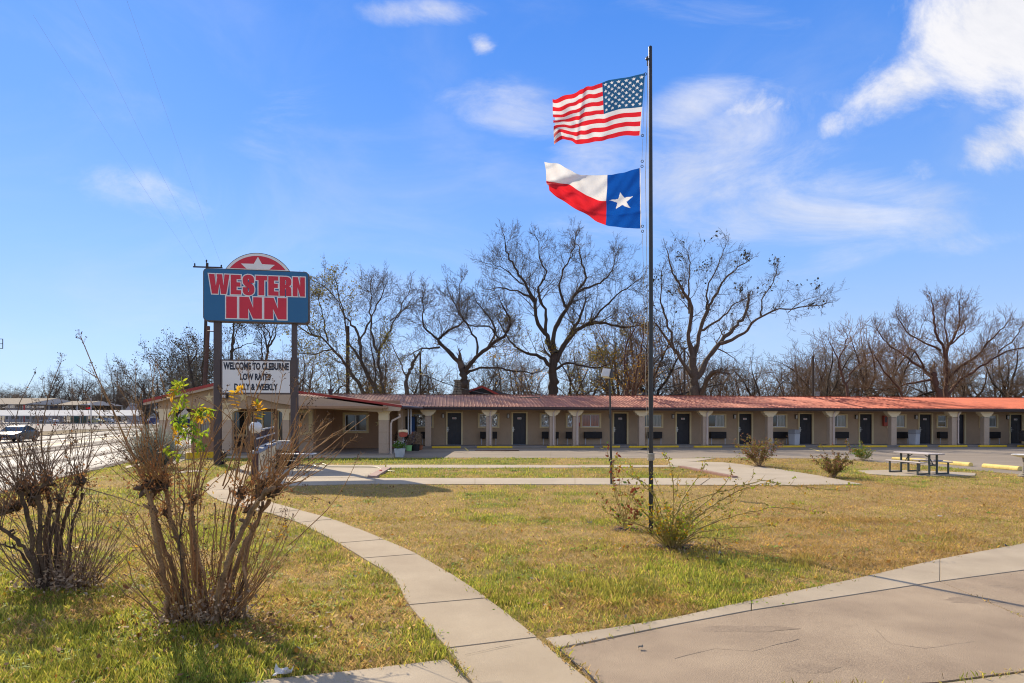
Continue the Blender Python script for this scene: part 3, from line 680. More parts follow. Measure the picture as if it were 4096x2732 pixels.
# window film with wavy reflections, curtains behind glass
def film_mat():
    m, nt, N, L, b = nodes('wrinkled_window_film'); tc = N.new('ShaderNodeTexCoord')
    mp = N.new('ShaderNodeMapping'); mp.inputs['Scale'].default_value = (2.2, 1, .8); L.new(tc.outputs['Object'], mp.inputs[0])
    w = N.new('ShaderNodeTexNoise'); w.inputs['Scale'].default_value = 2.6; w.inputs['Distortion'].default_value = 2.6; w.inputs['Detail'].default_value = 1
    L.new(mp.outputs[0], w.inputs['Vector']); bp = N.new('ShaderNodeBump'); bp.inputs['Strength'].default_value = .8; bp.inputs['Distance'].default_value = .22
    L.new(w.outputs['Fac'], bp.inputs['Height']); L.new(bp.outputs[0], b.inputs['Normal'])
    b.inputs['Base Color'].default_value = (.72, .74, .72, 1); b.inputs['Metallic'].default_value = .9; b.inputs['Roughness'].default_value = .10; MT['film'] = m
film_mat()
def cur_mat(name, c1, c2):
    m, nt, N, L, b = nodes(name); tc = N.new('ShaderNodeTexCoord'); w = N.new('ShaderNodeTexWave'); w.inputs['Scale'].default_value = 3.2; w.inputs['Distortion'].default_value = 2.5; w.inputs['Detail'].default_value = 2; w.inputs['Detail Scale'].default_value = .7
    L.new(tc.outputs['Object'], w.inputs['Vector']); mx = N.new('ShaderNodeMix'); mx.data_type = 'RGBA'; mx.inputs[6].default_value = (*c1, 1); mx.inputs[7].default_value = (*c2, 1)
    L.new(w.outputs['Fac'], mx.inputs[0]); L.new(mx.outputs[2], b.inputs['Base Color']); b.inputs['Roughness'].default_value = .08; b.inputs['Specular IOR Level'].default_value = .8; MT[name] = m
cur_mat('curtained_glass', (.16, .165, .15), (.40, .40, .35)); cur_mat('curtained_glass_red', (.20, .06, .045), (.45, .14, .09)); cur_mat('curtained_glass_dim', (.10, .115, .11), (.20, .215, .19))
for i, (a, b, kind) in enumerate(WINS):
    s0, s1 = fs(a), fs(b); w = (s1 - s0) / 2
    d = empty('window', ((s0 + s1) / 2, 0, WZ0), parent=motel); h = WZ1 - WZ0
    mb = MB(); mb.box(-w, w, -.06, -.002, 0, .10); mb.box(-w, w, -.06, -.002, h - .10, h); mb.box(-w, -w + .12, -.06, -.002, .101, h - .101); mb.box(w - .12, w, -.06, -.002, .101, h - .101)
    o = mb.build('window_trim', MT['trim_cream'], d); bevel(o, .006, 1)
    gx, g0, g1 = w - .12, .10, h - .10; t_ = .035
    mb = MB(); mb.box(-gx, gx, .015, .05, g0, g0 + t_); mb.box(-gx, gx, .015, .05, g1 - t_, g1); mb.box(-gx, -gx + t_, .015, .05, g0 + t_, g1 - t_); mb.box(gx - t_, gx, .015, .05, g0 + t_, g1 - t_)
    if kind == 'small': mb.box(-gx + t_, gx - t_, .012, .05, (g0 + g1) / 2 - .03, (g0 + g1) / 2 + .03)
    elif kind != 'film': mb.box(-.028, .028, .010, .05, g0 + t_, g1 - t_)
    mb.build('window_frame', MT['white_vinyl'], d)
    if kind == 'small':
        for q, (z0_, z1_) in enumerate(((g0 + t_, (g0 + g1) / 2 - .03), ((g0 + g1) / 2 + .03, g1 - t_))): MB().box(-gx + t_, gx - t_, .030, .034, z0_, z1_).build('pane', MT['glass_dark'], d)
    elif kind == 'film': MB().box(-gx + t_, gx - t_, .028, .034, g0 + t_, g1 - t_).build('pane', MT['film'], d)
    else:
        l, r = {'red': ('curtained_glass_red', 'curtained_glass_red'), 'pale': ('curtained_glass_dim', 'curtained_glass')}.get(kind, ('glass_dark', 'curtained_glass'))
        MB().box(-gx + t_, -.028, .034, .038, g0 + t_, g1 - t_).build('pane', MT[l], d); MB().box(.028, gx - t_, .028, .032, g0 + t_, g1 - t_).build('pane', MT[r], d)
# air conditioners under the windows (fixed through the wall)
def aircon(s0, s1, legs=True):
    c = (s0 + s1) / 2; w = (s1 - s0) / 2; d = empty('air_conditioner', (c, 0, 0), parent=motel)
    o = MB().box(-w, w, -.32, -.046, .52, .96).build('housing', MT['ac_black'], d); bevel(o, .015)
    mb = MB()
    for k in range(9): mb.box(-w + .04, w - .04, -.332, -.3205, .56 + k * .042, .578 + k * .042)
    mb.build('grille', MT['ac_black'], d)
    if legs:
        mb = MB()
        for s in (-w + .08, w - .08): mb.bar((s, -.27, .11), (s, -.27, .515), .03, .03)
        mb.build('legs', MT['white_plastic'], d)
for a, b in ((1685, 1722), (1920, 1987), (2166, 2232), (2262, 2312), (2334, 2404), (2584, 2643), (2835, 2898), (3080, 3142), (3330, 3385), (3566, 3624), (3745, 3793), (3942, 3988)): aircon(fs(a), fs(b))
for px in (1772, 2032, 2440, 2691, 2937, 3183, 3423, 3662, 4028):
    d = empty('wall_lamp', (fs(px), -.002, 1.86), parent=motel)
    MB().box(-.085, .085, -.03, 0, -.02, .27).box(-.085, .085, -.15, -.031, .245, .27).build('bracket', MT['black_metal'], d)
    mb = MB(); mb.lathe([(.055, 0), (.062, .04), (.062, .18), (.05, .235)], (0, -.095, 0), 10); mb.build('lamp_shade', MT['lamp_glass'], d, True)
# columns with flared brackets
def column_mesh():
    sh = MB(); sh.box(-.19, .19, -.19, .19, .11, 1.96); a = sh.mesh('shaft', MT['stucco_mauve'])
    prof = [(-.205, 1.98), (-.205, 2.03), (-.25, 2.06), (-.34, 2.10), (-.36, 2.17), (-.43, 2.21), (-.47, 2.28), (-.50, 2.38)]
    pts = prof + [(-x, z) for x, z in reversed(prof)]
    cp = MB(); cp.prism(pts, -.205, .205); return a, cp.mesh('bracket_cap', MT['cream'])
shm, cpm = column_mesh()
for i, (a, b) in enumerate([(1692, 1714), (1936, 1958), (2191, 2208), (2281, 2305), (2545, 2567), (2798, 2823), (3056, 3079), (3302, 3328), (3550, 3571), (3791, 3813), (3920, 3941), (4180, 4202), (4440, 4462)]):
    s = fs((a + b) / 2, 1.45); d = empty('column', (s, -1.45, 0), parent=motel)
    o = link('shaft', shm, d); bevel(o, .015); o = link('bracket_cap', cpm, d); bevel(o, .012)
    if i in (1, 2, 3, 5, 7, 9):
        mb = MB(); x = .05 if i not in (9,) else .22
        mb.tube([(x + .10, -.28, 2.44), (x + .09, -.28, 2.34), (x + .0, -.245, 2.18), (x, -.245, .25), (x, -.30, .16)], .045, 8)
        mb.build('downspout', MT['gutter_pink'], d, True)
for i in range(9):
    a = S0 + 1 + i * 6.8; MB().box(a, a + 6.79, -1.58, -1.32, 2.39, 2.50).build('porch_beam', MT['trim_cream'], motel)
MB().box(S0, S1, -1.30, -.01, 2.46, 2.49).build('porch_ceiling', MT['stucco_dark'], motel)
# roof: ribbed sheets, one by one
RW = .914; sl_y0, sl_y1, sl_z0, sl_z1 = -1.95, 3.25, 2.56, 3.45
def roof_sheet(w):
    prof = []; n = 4; sp = w / n
    for k in range(n): c = k * sp; prof += [(c, 0), (c + .06, 0), (c + .08, .028), (c + .12, .028), (c + .14, 0)]
    prof.append((w, 0)); mb = MB(); dy = (sl_y1 - sl_y0); b = 0
    for (x, z) in prof: mb.v += [(x, sl_y0, sl_z0 + z), (x, sl_y1, sl_z1 + z), (x, 2 * sl_y1 - sl_y0 - 1, sl_z0 + .17 + z), (x, sl_y0, sl_z0 + z - .012), (x, sl_y1, sl_z1 + z - .012)]
    for i in range(len(prof) - 1):
        p = i * 5; q = p + 5; mb.f += [(p, q, q + 1, p + 1), (p + 1, q + 1, q + 2, p + 2), (p + 3, p + 4, q + 4, q + 3), (p, p + 3, q + 3, q)]; mb.m += [0] * 4
    return mb.mesh('roof_sheet', MT['roof_metal'])
rsm = roof_sheet(RW)
for i in range(int((S1 - S0 + .6) / RW)):
    link('roof_sheet', rsm, motel, (S0 - .3 + i * RW, rnd(-.006, .006), rnd(0, .004)), (0, 0, 0))
mb = MB(); mb.box(S0 - .3, S1 + .3, 3.13, 3.37, 3.475, 3.50); mb.build('ridge_cap', MT['roof_metal'], motel)
mb = MB(); mb.prism([(-2.08, 2.54), (-2.08, 2.45), (-2.05, 2.42), (-1.97, 2.42), (-1.96, 2.54), (-1.98, 2.535), (-1.99, 2.44), (-2.06, 2.45), (-2.065, 2.54)], -12.2, S1 + .3, 0, 'x')
mb.build('gutter', MT['fascia_dark'], motel)
MB().box(-12.2, S1 + .3, -1.955, -1.92, 2.36, 2.545).build('fascia', MT['fascia_dark'], motel)
MB().box(-12.2, S1 + .3, -1.92, -1.59, 2.40, 2.425).build('soffit', MT['trim_cream'], motel)
# things on the roof
def pipe(px, py, h, r, mt, Z):
    b = P(px, py, Z); MB().lathe([(r, 0), (r, h * .7), (r * 1.5, h * .72), (r * 1.5, h)], (0, 0, 0), 10).build('roof_vent', MT[mt], motel, loc=motel.matrix_world.inverted() @ b)
bpy.context.view_layer.update()
pipe(1322, 1589, .52, .13, 'fascia_dark', 41.0); pipe(2166, 1583, .22, .06, 'grey_metal', 44.5); pipe(2186, 1583, .22, .05, 'grey_metal', 44.5)
# red cabinets
for px, z, sz, lab in ((2309, 1.32, .16, 'red framed notice'), (3536, 1.36, .14, '')):
    d = empty('extinguisher_cabinet', (fs(px), -.002, z), parent=motel); h = .72
    o = MB().box(-sz, sz, -.2, 0, 0, h).build('case', MT['red_plastic'], d); bevel(o, .03); MB().box(-sz + .05, sz - .05, -.206, -.2005, .25, h - .08).build('window_pane', MT['white_vinyl' if px < 3000 else 'fascia_dark'], d)

# ------------------------------------------------------------------ office
OZ = 33.0
def ox(px, Z=OZ): return (px - CX) / F * Z
def oz(py, Z=OZ): return HC - (py - HY) / F * Z
off = empty('office_building', (ox(1180), OZ, .02)); tag(off, 'low gabled motel office with red roof edge, raised stars and arched cream porch openings', 'office building')
OX = off.location.x
def lx(px, Z=OZ): return ox(px, Z) - OX
def oy(Z): return Z - OZ
# gable front
zb = 2.36; apx, apz = lx(880), oz(1540); elx, elz = lx(640), oz(1592); erx, erz = lx(1556), oz(1634)
mb = MB(); mb.prism([(lx(640), zb), (lx(640), oz(1592)), (lx(880), oz(1541)), (lx(1240), oz(1590)), (lx(1556), oz(1634)), (lx(1556), zb)], -.16, .16); mb.build('gable_wall', MT['stucco_tan'], off)
# arch brackets below the lintel: cream bands with scooped corners
def arch_col(x0, x1, wing, m1='cream', y=0, zc=1.78, z0=0.0):
    d = empty('column', ((x0 + x1) / 2, y, 0), parent=off); w = (x1 - x0) / 2
    MB().box(-w, w, -.155, .155, z0, zc).build('shaft', MT['stucco_mauve'], d)
    mb = MB(); mb.box(-w - .006, w + .006, -.162, .162, zc + .001, 2.0); mb.build('capital_block', MT[m1], d)
    pr = [(-w - .006, 2.001)]; k = wing
    for t in range(7): an = t / 6 * math.pi / 2; pr.append((-w - k * (1 - math.cos(an)), 2.06 + .22 * math.sin(an)))
    pr.append((-w - k - .02, zb - .001)); pts = pr + [(-x, z) for x, z in reversed(pr)]
    mb = MB(); mb.prism(pts, -.162, .162); mb.build('bracket_cap', MT[m1], d)
    for zz in (.55, 1.16): MB().box(-w - .004, w + .004, -.159, .159, zz, zz + .012).build('shaft_joint', MT['stucco_dark'], d)
    return d
arch_col(lx(642), lx(690), .25); arch_col(lx(888), lx(932), .32); arch_col(lx(1134), lx(1160), .26); arch_col(lx(1517), lx(1555), .30)
# glazed office room set back behind the arches
yw = 1.1; Zw = OZ + yw
def wx(px): return ox(px, Zw) - OX
ops = [(wx(798), wx(842), .95, 2.25), (wx(868), wx(898), .95, 2.25), (wx(932), wx(988), .95, 2.25), (wx(1004), wx(1095), .12, 2.25), (wx(1112), wx(1140), .12, 2.25)]
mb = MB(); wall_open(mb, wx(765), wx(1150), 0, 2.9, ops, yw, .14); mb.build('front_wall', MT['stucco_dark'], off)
MB().box(wx(765), wx(765) + .14, yw + .14, 11, 0, 2.9).build('side_wall', MT['stucco_tan'], off)
def opane(a, b, z0, z1, mt, y=yw):
    d = empty('window', ((wx(a) + wx(b)) / 2, y, z0), parent=off); w = (wx(b) - wx(a)) / 2; h = z1 - z0; t_ = .05
    mb = MB(); mb.box(-w, w, -.03, .06, 0, t_); mb.box(-w, w, -.03, .06, h - t_, h); mb.box(-w, -w + t_, -.03, .06, t_, h - t_); mb.box(w - t_, w, -.03, .06, t_, h - t_); mb.build('window_frame', MT['trim_cream'], d)
    MB().box(-w + t_, w - t_, .03, .036, t_, h - t_).build('pane', MT[mt], d); return d
opane(798, 842, .95, 2.25, 'curtained_glass'); opane(868, 898, .95, 2.25, 'curtained_glass'); opane(932, 988, .95, 2.25, 'glass_dark'); opane(1004, 1050, .95, 2.25, 'glass_dark'); opane(1050, 1095, .12, 2.25, 'glass_dark'); opane(1112, 1140, .12, 2.25, 'glass_dark')
o = MB().box(wx(936), wx(986), yw - .3, yw - .002, .42, .88).build('air_conditioner', MT['ac_black'], off); bevel(o, .015)
# framed tan bay and open porch at the right
yb = 1.4; Zb = OZ + yb
bx = lambda px: ox(px, Zb) - OX
MB().box(bx(1168), bx(1252), yb, yb + .12, 0, 2.7).build('bay_wall', MT['stucco_mauve'], off)
mb = MB(); mb.box(bx(1168), bx(1250), yb - .03, yb - .002, .98, 1.12); mb.box(bx(1235), bx(1250), yb - .03, yb - .002, 1.121, 2.3); mb.box(bx(1168), bx(1180), yb - .03, yb - .002, 1.121, 2.3); mb.box(bx(1181), bx(1234), yb - .03, yb - .002, 2.16, 2.3)
mb.build('bay_trim', MT['trim_cream'], off)
d = empty('wall_lantern', (bx(1207), yb - .1, 1.7), parent=off); mb = MB(); mb.lathe([(.02, .0), (.07, .05), (.085, .28), (.10, .30), (.03, .40), (.012, .46)], (0, 0, 0), 8); mb.box(-.02, .02, 0, .1, .34, .37); mb.build('lantern', MT['black_metal'], d)
yp = 4.9; Zp = OZ + yp; qx = lambda px: ox(px, Zp) - OX
wl, wr, wz0, wz1 = qx(1380), qx(1466), 2.1 - (1725 - HY) * Zp / F, 2.1 - (1660 - HY) * Zp / F
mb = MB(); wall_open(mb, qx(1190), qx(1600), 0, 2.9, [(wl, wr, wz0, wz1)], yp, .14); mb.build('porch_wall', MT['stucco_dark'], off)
d = empty('window', ((wl + wr) / 2, yp, wz0), parent=off); w = (wr - wl) / 2; h = wz1 - wz0
mb = MB(); k = .13; mb.box(-w - k, w + k, -.04, -.002, -k, 0); mb.box(-w - k, w + k, -.04, -.002, h, h + k); mb.box(-w - k, -w, -.04, -.002, 0, h); mb.box(w, w + k, -.04, -.002, 0, h); mb.build('window_trim', MT['trim_cream'], d)
mb = MB(); t_ = .04; mb.box(-w, w, .0, .05, 0, t_); mb.box(-w, w, .0, .05, h - t_, h); mb.box(-w, -w + t_, .0, .05, t_, h - t_); mb.box(w - t_, w, .0, .05, t_, h - t_); mb.box(-.03, .03, -.005, .05, t_, h - t_); mb.build('window_frame', MT['white_vinyl'], d)
MB().box(-w + t_, -.03, .03, .035, t_, h - t_).build('pane', MT['glass_dark'], d); MB().box(.03, w - t_, .025, .03, t_, h - t_).build('pane', MT['glass_dark'], d)
MB().box(bx(1252) - .02, bx(1252) + .10, yb + .12, yp, 0, 2.8).build('side_wall', MT['stucco_dark'], off)
# floor of the porch
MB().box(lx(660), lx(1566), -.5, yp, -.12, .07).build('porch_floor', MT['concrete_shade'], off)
# right flank: second column, wall and white downpipes
MB().box(ox(1577, 36) - OX, ox(1592, 36) - OX, 4.2, 4.6, .05, 2.5).build('rear_post', MT['stucco_mauve'], off)
MB().box(ox(1594, 38) - OX, ox(1594, 38) - OX + .16, 4.5, 8.4, .0, 2.6).build('flank_wall', MT['stucco_tan'], off)
for pts in ([(1600, 1657), (1603, 1668), (1572, 1684), (1567, 1696), (1567, 1815), (1562, 1822)],):
    mb = MB(); mb.tube([(lx(x), -.2, oz(y)) for x, y in pts], .05, 8); mb.build('downspout', MT['gutter_pink'], off, True)
mb = MB(); mb.tube([(ox(1625, 36) - OX, 4.6, 2.4), (ox(1625, 36) - OX, 4.6, .9)], .05, 8); mb.tube([(ox(1617, 36) - OX, 4.4, 2.4), (ox(1617, 36) - OX, 4.4, .9)], .04, 8); mb.build('drain_pipe', MT['white_plastic'], off, True)
# roof slopes
yf, yk = -.45, 9.4; Zf = OZ + yf; rx = lambda px: ox(px, Zf) - OX; rz = lambda py: oz(py, Zf)
prof = [(573, 1603), (700, 1572), (880, 1529), (1240, 1572), (1530, 1612), (1606, 1624)]
pr = [(rx(a), rz(b)) for a, b in prof]
def roofpart(name, i0, i1, t0, t1, y0, y1, mt):
    p = pr[i0:i1 + 1]; pts = [(x, z - t0) for x, z in p] + [(x, z - t1) for x, z in reversed(p)]
    mb = MB(); mb.prism(pts, y0, y1); return mb.build(name, MT[mt], off)
roofpart('roof_deck', 0, 2, .02, .10, yf + .02, yk, 'roof_metal'); roofpart('roof_deck', 2, 5, .02, .10, yf + .02, yk, 'roof_metal')
roofpart('red_fascia', 0, 2, -.02, .13, yf - .02, yf + .018, 'red_paint'); roofpart('red_fascia', 2, 5, -.02, .10, yf - .02, yf + .018, 'red_paint')
roofpart('barge_board', 0, 2, .131, .25, yf, yf + .05, 'stucco_mauve')
p = [(rx(985), rz(1560)), (rx(1240), rz(1587)), (rx(1530), rz(1627)), (rx(1530), rz(1650)), (rx(1240), rz(1634)), (rx(1100), rz(1612)), (rx(985), rz(1582))]
mb = MB(); mb.prism(p, yf, yf + .06); mb.build('barge_board', MT['stucco_mauve'], off)
mb = MB(); mb.prism([(rx(1532), rz(1622)), (rx(1605), rz(1632)), (rx(1600), rz(1645)), (rx(1532), rz(1645))], yf - .005, yf + .05); mb.build('barge_board', MT['stucco_mauve'], off)
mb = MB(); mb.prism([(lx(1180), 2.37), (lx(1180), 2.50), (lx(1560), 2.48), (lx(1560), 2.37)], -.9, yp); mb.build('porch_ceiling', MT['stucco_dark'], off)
mb = MB(); mb.tube([(rx(1606), yf + .02, rz(1630)), (rx(1606) + .12, yf + .8, rz(1630)), (rx(1606) + .12, 7.0, rz(1630))], .09, 8); mb.build('gutter', MT['fascia_dark'], off, True)
# stars and floodlight
def star(px, py, r, y, Z, par, mt='trim_cream'):
    mb = MB(); pts = star_pts(r); n = len(pts); b = 0
    mb.v = [(x, 0, z) for x, z in pts] + [(0, -r * .14, 0)]
    for i in range(n): mb.f.append((i, (i + 1) % n, n)); mb.m.append(0)
    mb.v += [(x, .02, z) for x, z in pts]
    for i in range(n): mb.f.append((i, n + 1 + i, n + 1 + (i + 1) % n, (i + 1) % n)); mb.m.append(0)
    return mb.build('star_ornament', MT[mt], par, loc=(ox(px, Z) - OX, y, oz(py, Z)))
for px, py, r in ((843, 1592, .29), (909, 1622, .29), (981, 1590, .29)): star(px, py, r, -.185, OZ, off)
for px, py, r in ((1313, 1697, .24), (1514, 1694, .22)): star(px, py, r, yp - .025, Zp, off)
d = empty('floodlight', (lx(907), -.30, oz(1592)), parent=off); o = MB().box(-.17, .17, -.10, .13, -.05, .17).build('housing', MT['black_metal'], d); bevel(o, .02); MB().box(-.12, .12, -.115, -.1005, -.01, .13).build('lens', MT['lamp_glass'], d)
# yellow kerb block at the office corner
yk_ = empty('yellow_kerb', G(820, 1832)); tag(yk_, 'yellow painted kerb step at the left corner of the office', 'kerb')
a = G(745, 1838) - yk_.location; b = G(893, 1832) - yk_.location
o = MB().bar(a + Vector((0, 0, .14)), b + Vector((0, 0, .14)), .25, .34).build('kerb_block', MT['yellow_paint'], yk_); bevel(o, .02)
aprn = empty('office_apron'); tag(aprn, kind='structure')
slab('concrete_slab', [g2((700, 1858)), g2((740, 1840)), g2((900, 1834)), g2((1575, 1833)), g2((1575, 1816)), g2((690, 1816)), g2((640, 1850))], 'concrete_pale', aprn, .03)
slab('concrete_slab', [g2((690, 1896)), g2((700, 1889)), g2((810, 1882)), g2((812, 1888))], 'concrete_pale', aprn, .03)
slab('concrete_slab', [g2((504, 1876)), g2((500, 1868)), g2((560, 1856)), g2((570, 1861))], 'concrete_pale', aprn, .03)

# ------------------------------------------------------------------ yellow parking stops
def stop_mesh(L):
    mb = MB(); w = .085; pts = [(-w, 0), (-w, .05)] + [(-w * math.cos(t), .05 + .07 * math.sin(t)) for t in (R(25), R(50), R(75), R(105), R(130), R(155))] + [(w, .05), (w, 0)]
    mb.prism(pts, -L / 2, L / 2, 0, 'x'); return mb.mesh('parking_stop', MT['yellow_paint'])
smm = stop_mesh(1.83); smd = smm.copy(); smd.materials.clear(); smd.materials.append(MT['yellow_dull'])
def stop(p, rz, label, L=1.83, me=None, mt=None, z=0.006):
    o = link('parking_stop', me or smm, None, (p.x, p.y, float(gz(p.x, p.y)) + z), (0, rnd(-.006, .006), rz)); o.scale.x = L / 1.83
    tag(o, label, 'parking stop', 'yellow concrete parking stops'); bevel(o, .012, 1); return o
stops = [(1712, 1829, 'before the door left of the first bracketed column pair'), (1894, 1958, 'short, at the foot of the second column'), (1940, 2036, 'in front of the second column and long loose board'),
         (2173, 2270, 'before the third column'), (2262, 2362, 'before the fourth column with its downspout'), (2400, 2470, 'short, beside the thin black lamp post'), (2502, 2600, 'just left of the flagpole, before the fifth column'),
         (2598, 2706, 'just right of the flagpole'), (2761, 2875, 'before the sixth column and its white downspout'), (2928, 3040, 'half hidden behind the reddish rose bush'), (3099, 3208, 'below the grey litter bin nearest the rose bush'),
         (3259, 3370, 'between the two right hand shrubs, before the eighth column'), (3440, 3534, 'above the small bright green shrub'), (3583, 3695, 'behind the picnic table, below the right grey litter bin'),
         (3743, 3855, 'behind the picnic table top, right end'), (3902, 4013, 'before the last wide window at the right'), (4058, 4170, 'beside the dark parked car at the right edge')]
for i, (a, b, t) in enumerate(stops):
    s0, s1 = fs(a, 2.25), fs(b, 2.25); c = (s0 + s1) / 2; dep = -2.25 + (.22 if i in (1, 5, 7) else 0)
    w = motel.matrix_world @ Vector((c, dep, 0)); stop(w, MA + (R(-7) if i in (2, 3) else R(rnd(-.6, .6))), 'yellow parking stop ' + t, (s1 - s0) * .985)
for (a, b, t) in (((3570, 1842), (3706, 1850), 'seen under the near bench, at the lawn corner'), ((3762, 1856), (3884, 1866), 'in the sun, middle of the three along the lawn'), ((3936, 1870), (4082, 1883), 'in the sun, rightmost of the three along the lawn')):
    p, q = G(*a), G(*b); d = q - p; o = stop((p + q) / 2, math.atan2(d.y, d.x), 'yellow parking stop ' + t, d.length, me=smd); o.scale.y = 1.5; o.scale.z = 1.35
# loose board lying in the car park
p = G(1988, 1804); bd = tag(MB().box(-1.25, 1.25, -.14, .14, .012, .05).build('board', MT['bark_red'], None, loc=p, rot=(0, R(-.6), .02)), 'long loose brown board lying flat on the car park', 'board')
p = G(2575, 1799); bd = tag(MB().prism([(-.25, 0), (.22, 0), (.28, .12), (.02, .10)], -.12, .12).build('debris', MT['black_metal'], None, loc=p), 'small black scrap lying near the parking stop by the flagpole', 'scrap')

# ------------------------------------------------------------------ litter bins
def bin_(px, label):
    s = fs(px, 1.0); w = motel.matrix_world @ Vector((s, -1.0, .11)); o = empty('litter_bin', w, MA + R(24)); tag(o, label, 'litter bin', 'grey litter bins on the porch')
    mb = MB(); b = []
    for z, r in ((0, .24), (.72, .27)): b += [(-r, -r, z), (r, -r, z), (r, r, z), (-r, r, z)]
    mb.v = b; mb.f = [(0, 3, 2, 1), (4, 5, 6, 7), (0, 1, 5, 4), (1, 2, 6, 5), (2, 3, 7, 6), (3, 0, 4, 7)]; mb.m = [0] * 6
    bevel(mb.build('bin_body', MT['bin_pale'], o), .03)
    mb = MB(); r = .285; mb.v = [(-r, -r, .725), (r, -r, .725), (r, r, .725), (-r, r, .725), (-r + .03, -r + .03, 1.02), (r - .03, -r + .03, 1.02), (r - .03, r - .03, 1.02), (-r + .03, r - .03, 1.02)]
    mb.f = [(0, 3, 2, 1), (4, 5, 6, 7), (0, 1, 5, 4), (1, 2, 6, 5), (2, 3, 7, 6), (3, 0, 4, 7)]; mb.m = [0] * 6; bevel(mb.build('bin_lid', MT['bin_grey'], o), .03)
    MB().box(-.15, .15, -.282, -.270, .82, .94).build('flap', MT['bin_grey'], o)
    return o
bin_(3171, 'grey square litter bin beside the door right of the rose bush'); bin_(3651, 'grey square litter bin behind the picnic table')

# ------------------------------------------------------------------ big pylon sign
SZ = 26.4; srot = R(10.7)
sign = empty('motel_sign', G(1016, 1862), srot); tag(sign, 'tall blue and red WESTERN INN pylon sign with white letter board between two posts', 'pylon sign')
k = SZ / F; sc = Vector(((1020 - CX) * k, SZ, 0)); sign.location = (sc.x, sc.y, float(gz(sc.x, sc.y)))
def sx(px): u = (px - CX) / F; return (u * (SZ - .22) - sc.x) / (math.cos(srot) - u * math.sin(srot))
def sz(py): return HC - (py - HY) * k - sign.location.z
def rrect(x0, x1, z0, z1, r, n=5):
    out = []
    for cx, cz, a in ((x1 - r, z0 + r, -90), (x1 - r, z1 - r, 0), (x0 + r, z1 - r, 90), (x0 + r, z0 + r, 180)):
        for i in range(n + 1): t = R(a + 90 * i / n); out.append((cx + r * math.cos(t), cz + r * math.sin(t)))
    return out
X0, X1, ZB, ZT = sx(808), sx(1232), sz(1292), sz(1084)
arc = []; ax0, ax1 = sx(898), sx(1156); ah = sz(1016) - ZT; cxa = (ax0 + ax1) / 2; hw = (ax1 - ax0) / 2; RA = (hw * hw + ah * ah) / (2 * ah)
def arcpts(h, w_, z0, n=20):
    Rr = (w_ * w_ + h * h) / (2 * h); t0 = math.asin(min(1, w_ / Rr)); return [(cxa + Rr * math.sin(t0 - 2 * t0 * i / n), z0 + h - Rr + Rr * math.cos(t0 - 2 * t0 * i / n)) for i in range(n + 1)]
body = rrect(X0, X1, ZB, ZT, .17); i0 = next(i for i in range(len(body)) if abs(body[i][1] - ZT) < 1e-6 and body[i][0] > 0)
outl = body[:i0 + 1] + arcpts(ah, hw, ZT) + body[i0 + 1:]
mb = MB(); mb.prism(outl, -.22, .22); mb.build('cabinet', MT['sign_edge'], sign)
inb = rrect(X0 + .035, X1 - .035, ZB + .035, ZT - .03, .15); mb = MB(); mb.prism(inb, -.232, -.221); mb.build('blue_face', MT['sign_blue'], sign)
mb = MB(); mb.prism(arcpts(ah - .03, hw - .03, ZT - .0) , -.240, -.233); mb.build('white_arch', MT['sign_white'], sign)
mb = MB(); mb.prism([(x, z) for x, z in arcpts(ah - .16, hw - .17, ZT + .03)], -.246, -.2405); mb.build('red_arch', MT['sign_red'], sign)
# white star in the arch
def starx(cx, cz, rx_, rz_): return [(cx + rx_ * x, cz + rz_ * z) for x, z in star_pts(1.0, rin=.36)]
pts = [(cxa, ZT + ah - .17), (cxa + .16, ZT + .24), (cxa + .66, ZT + .23), (cxa + .44, ZT + .03), (cxa - .44, ZT + .03), (cxa - .66, ZT + .23), (cxa - .16, ZT + .24)]
mb = MB(); mb.prism(pts, -.252, -.2465); mb.build('star', MT['sign_white'], sign)
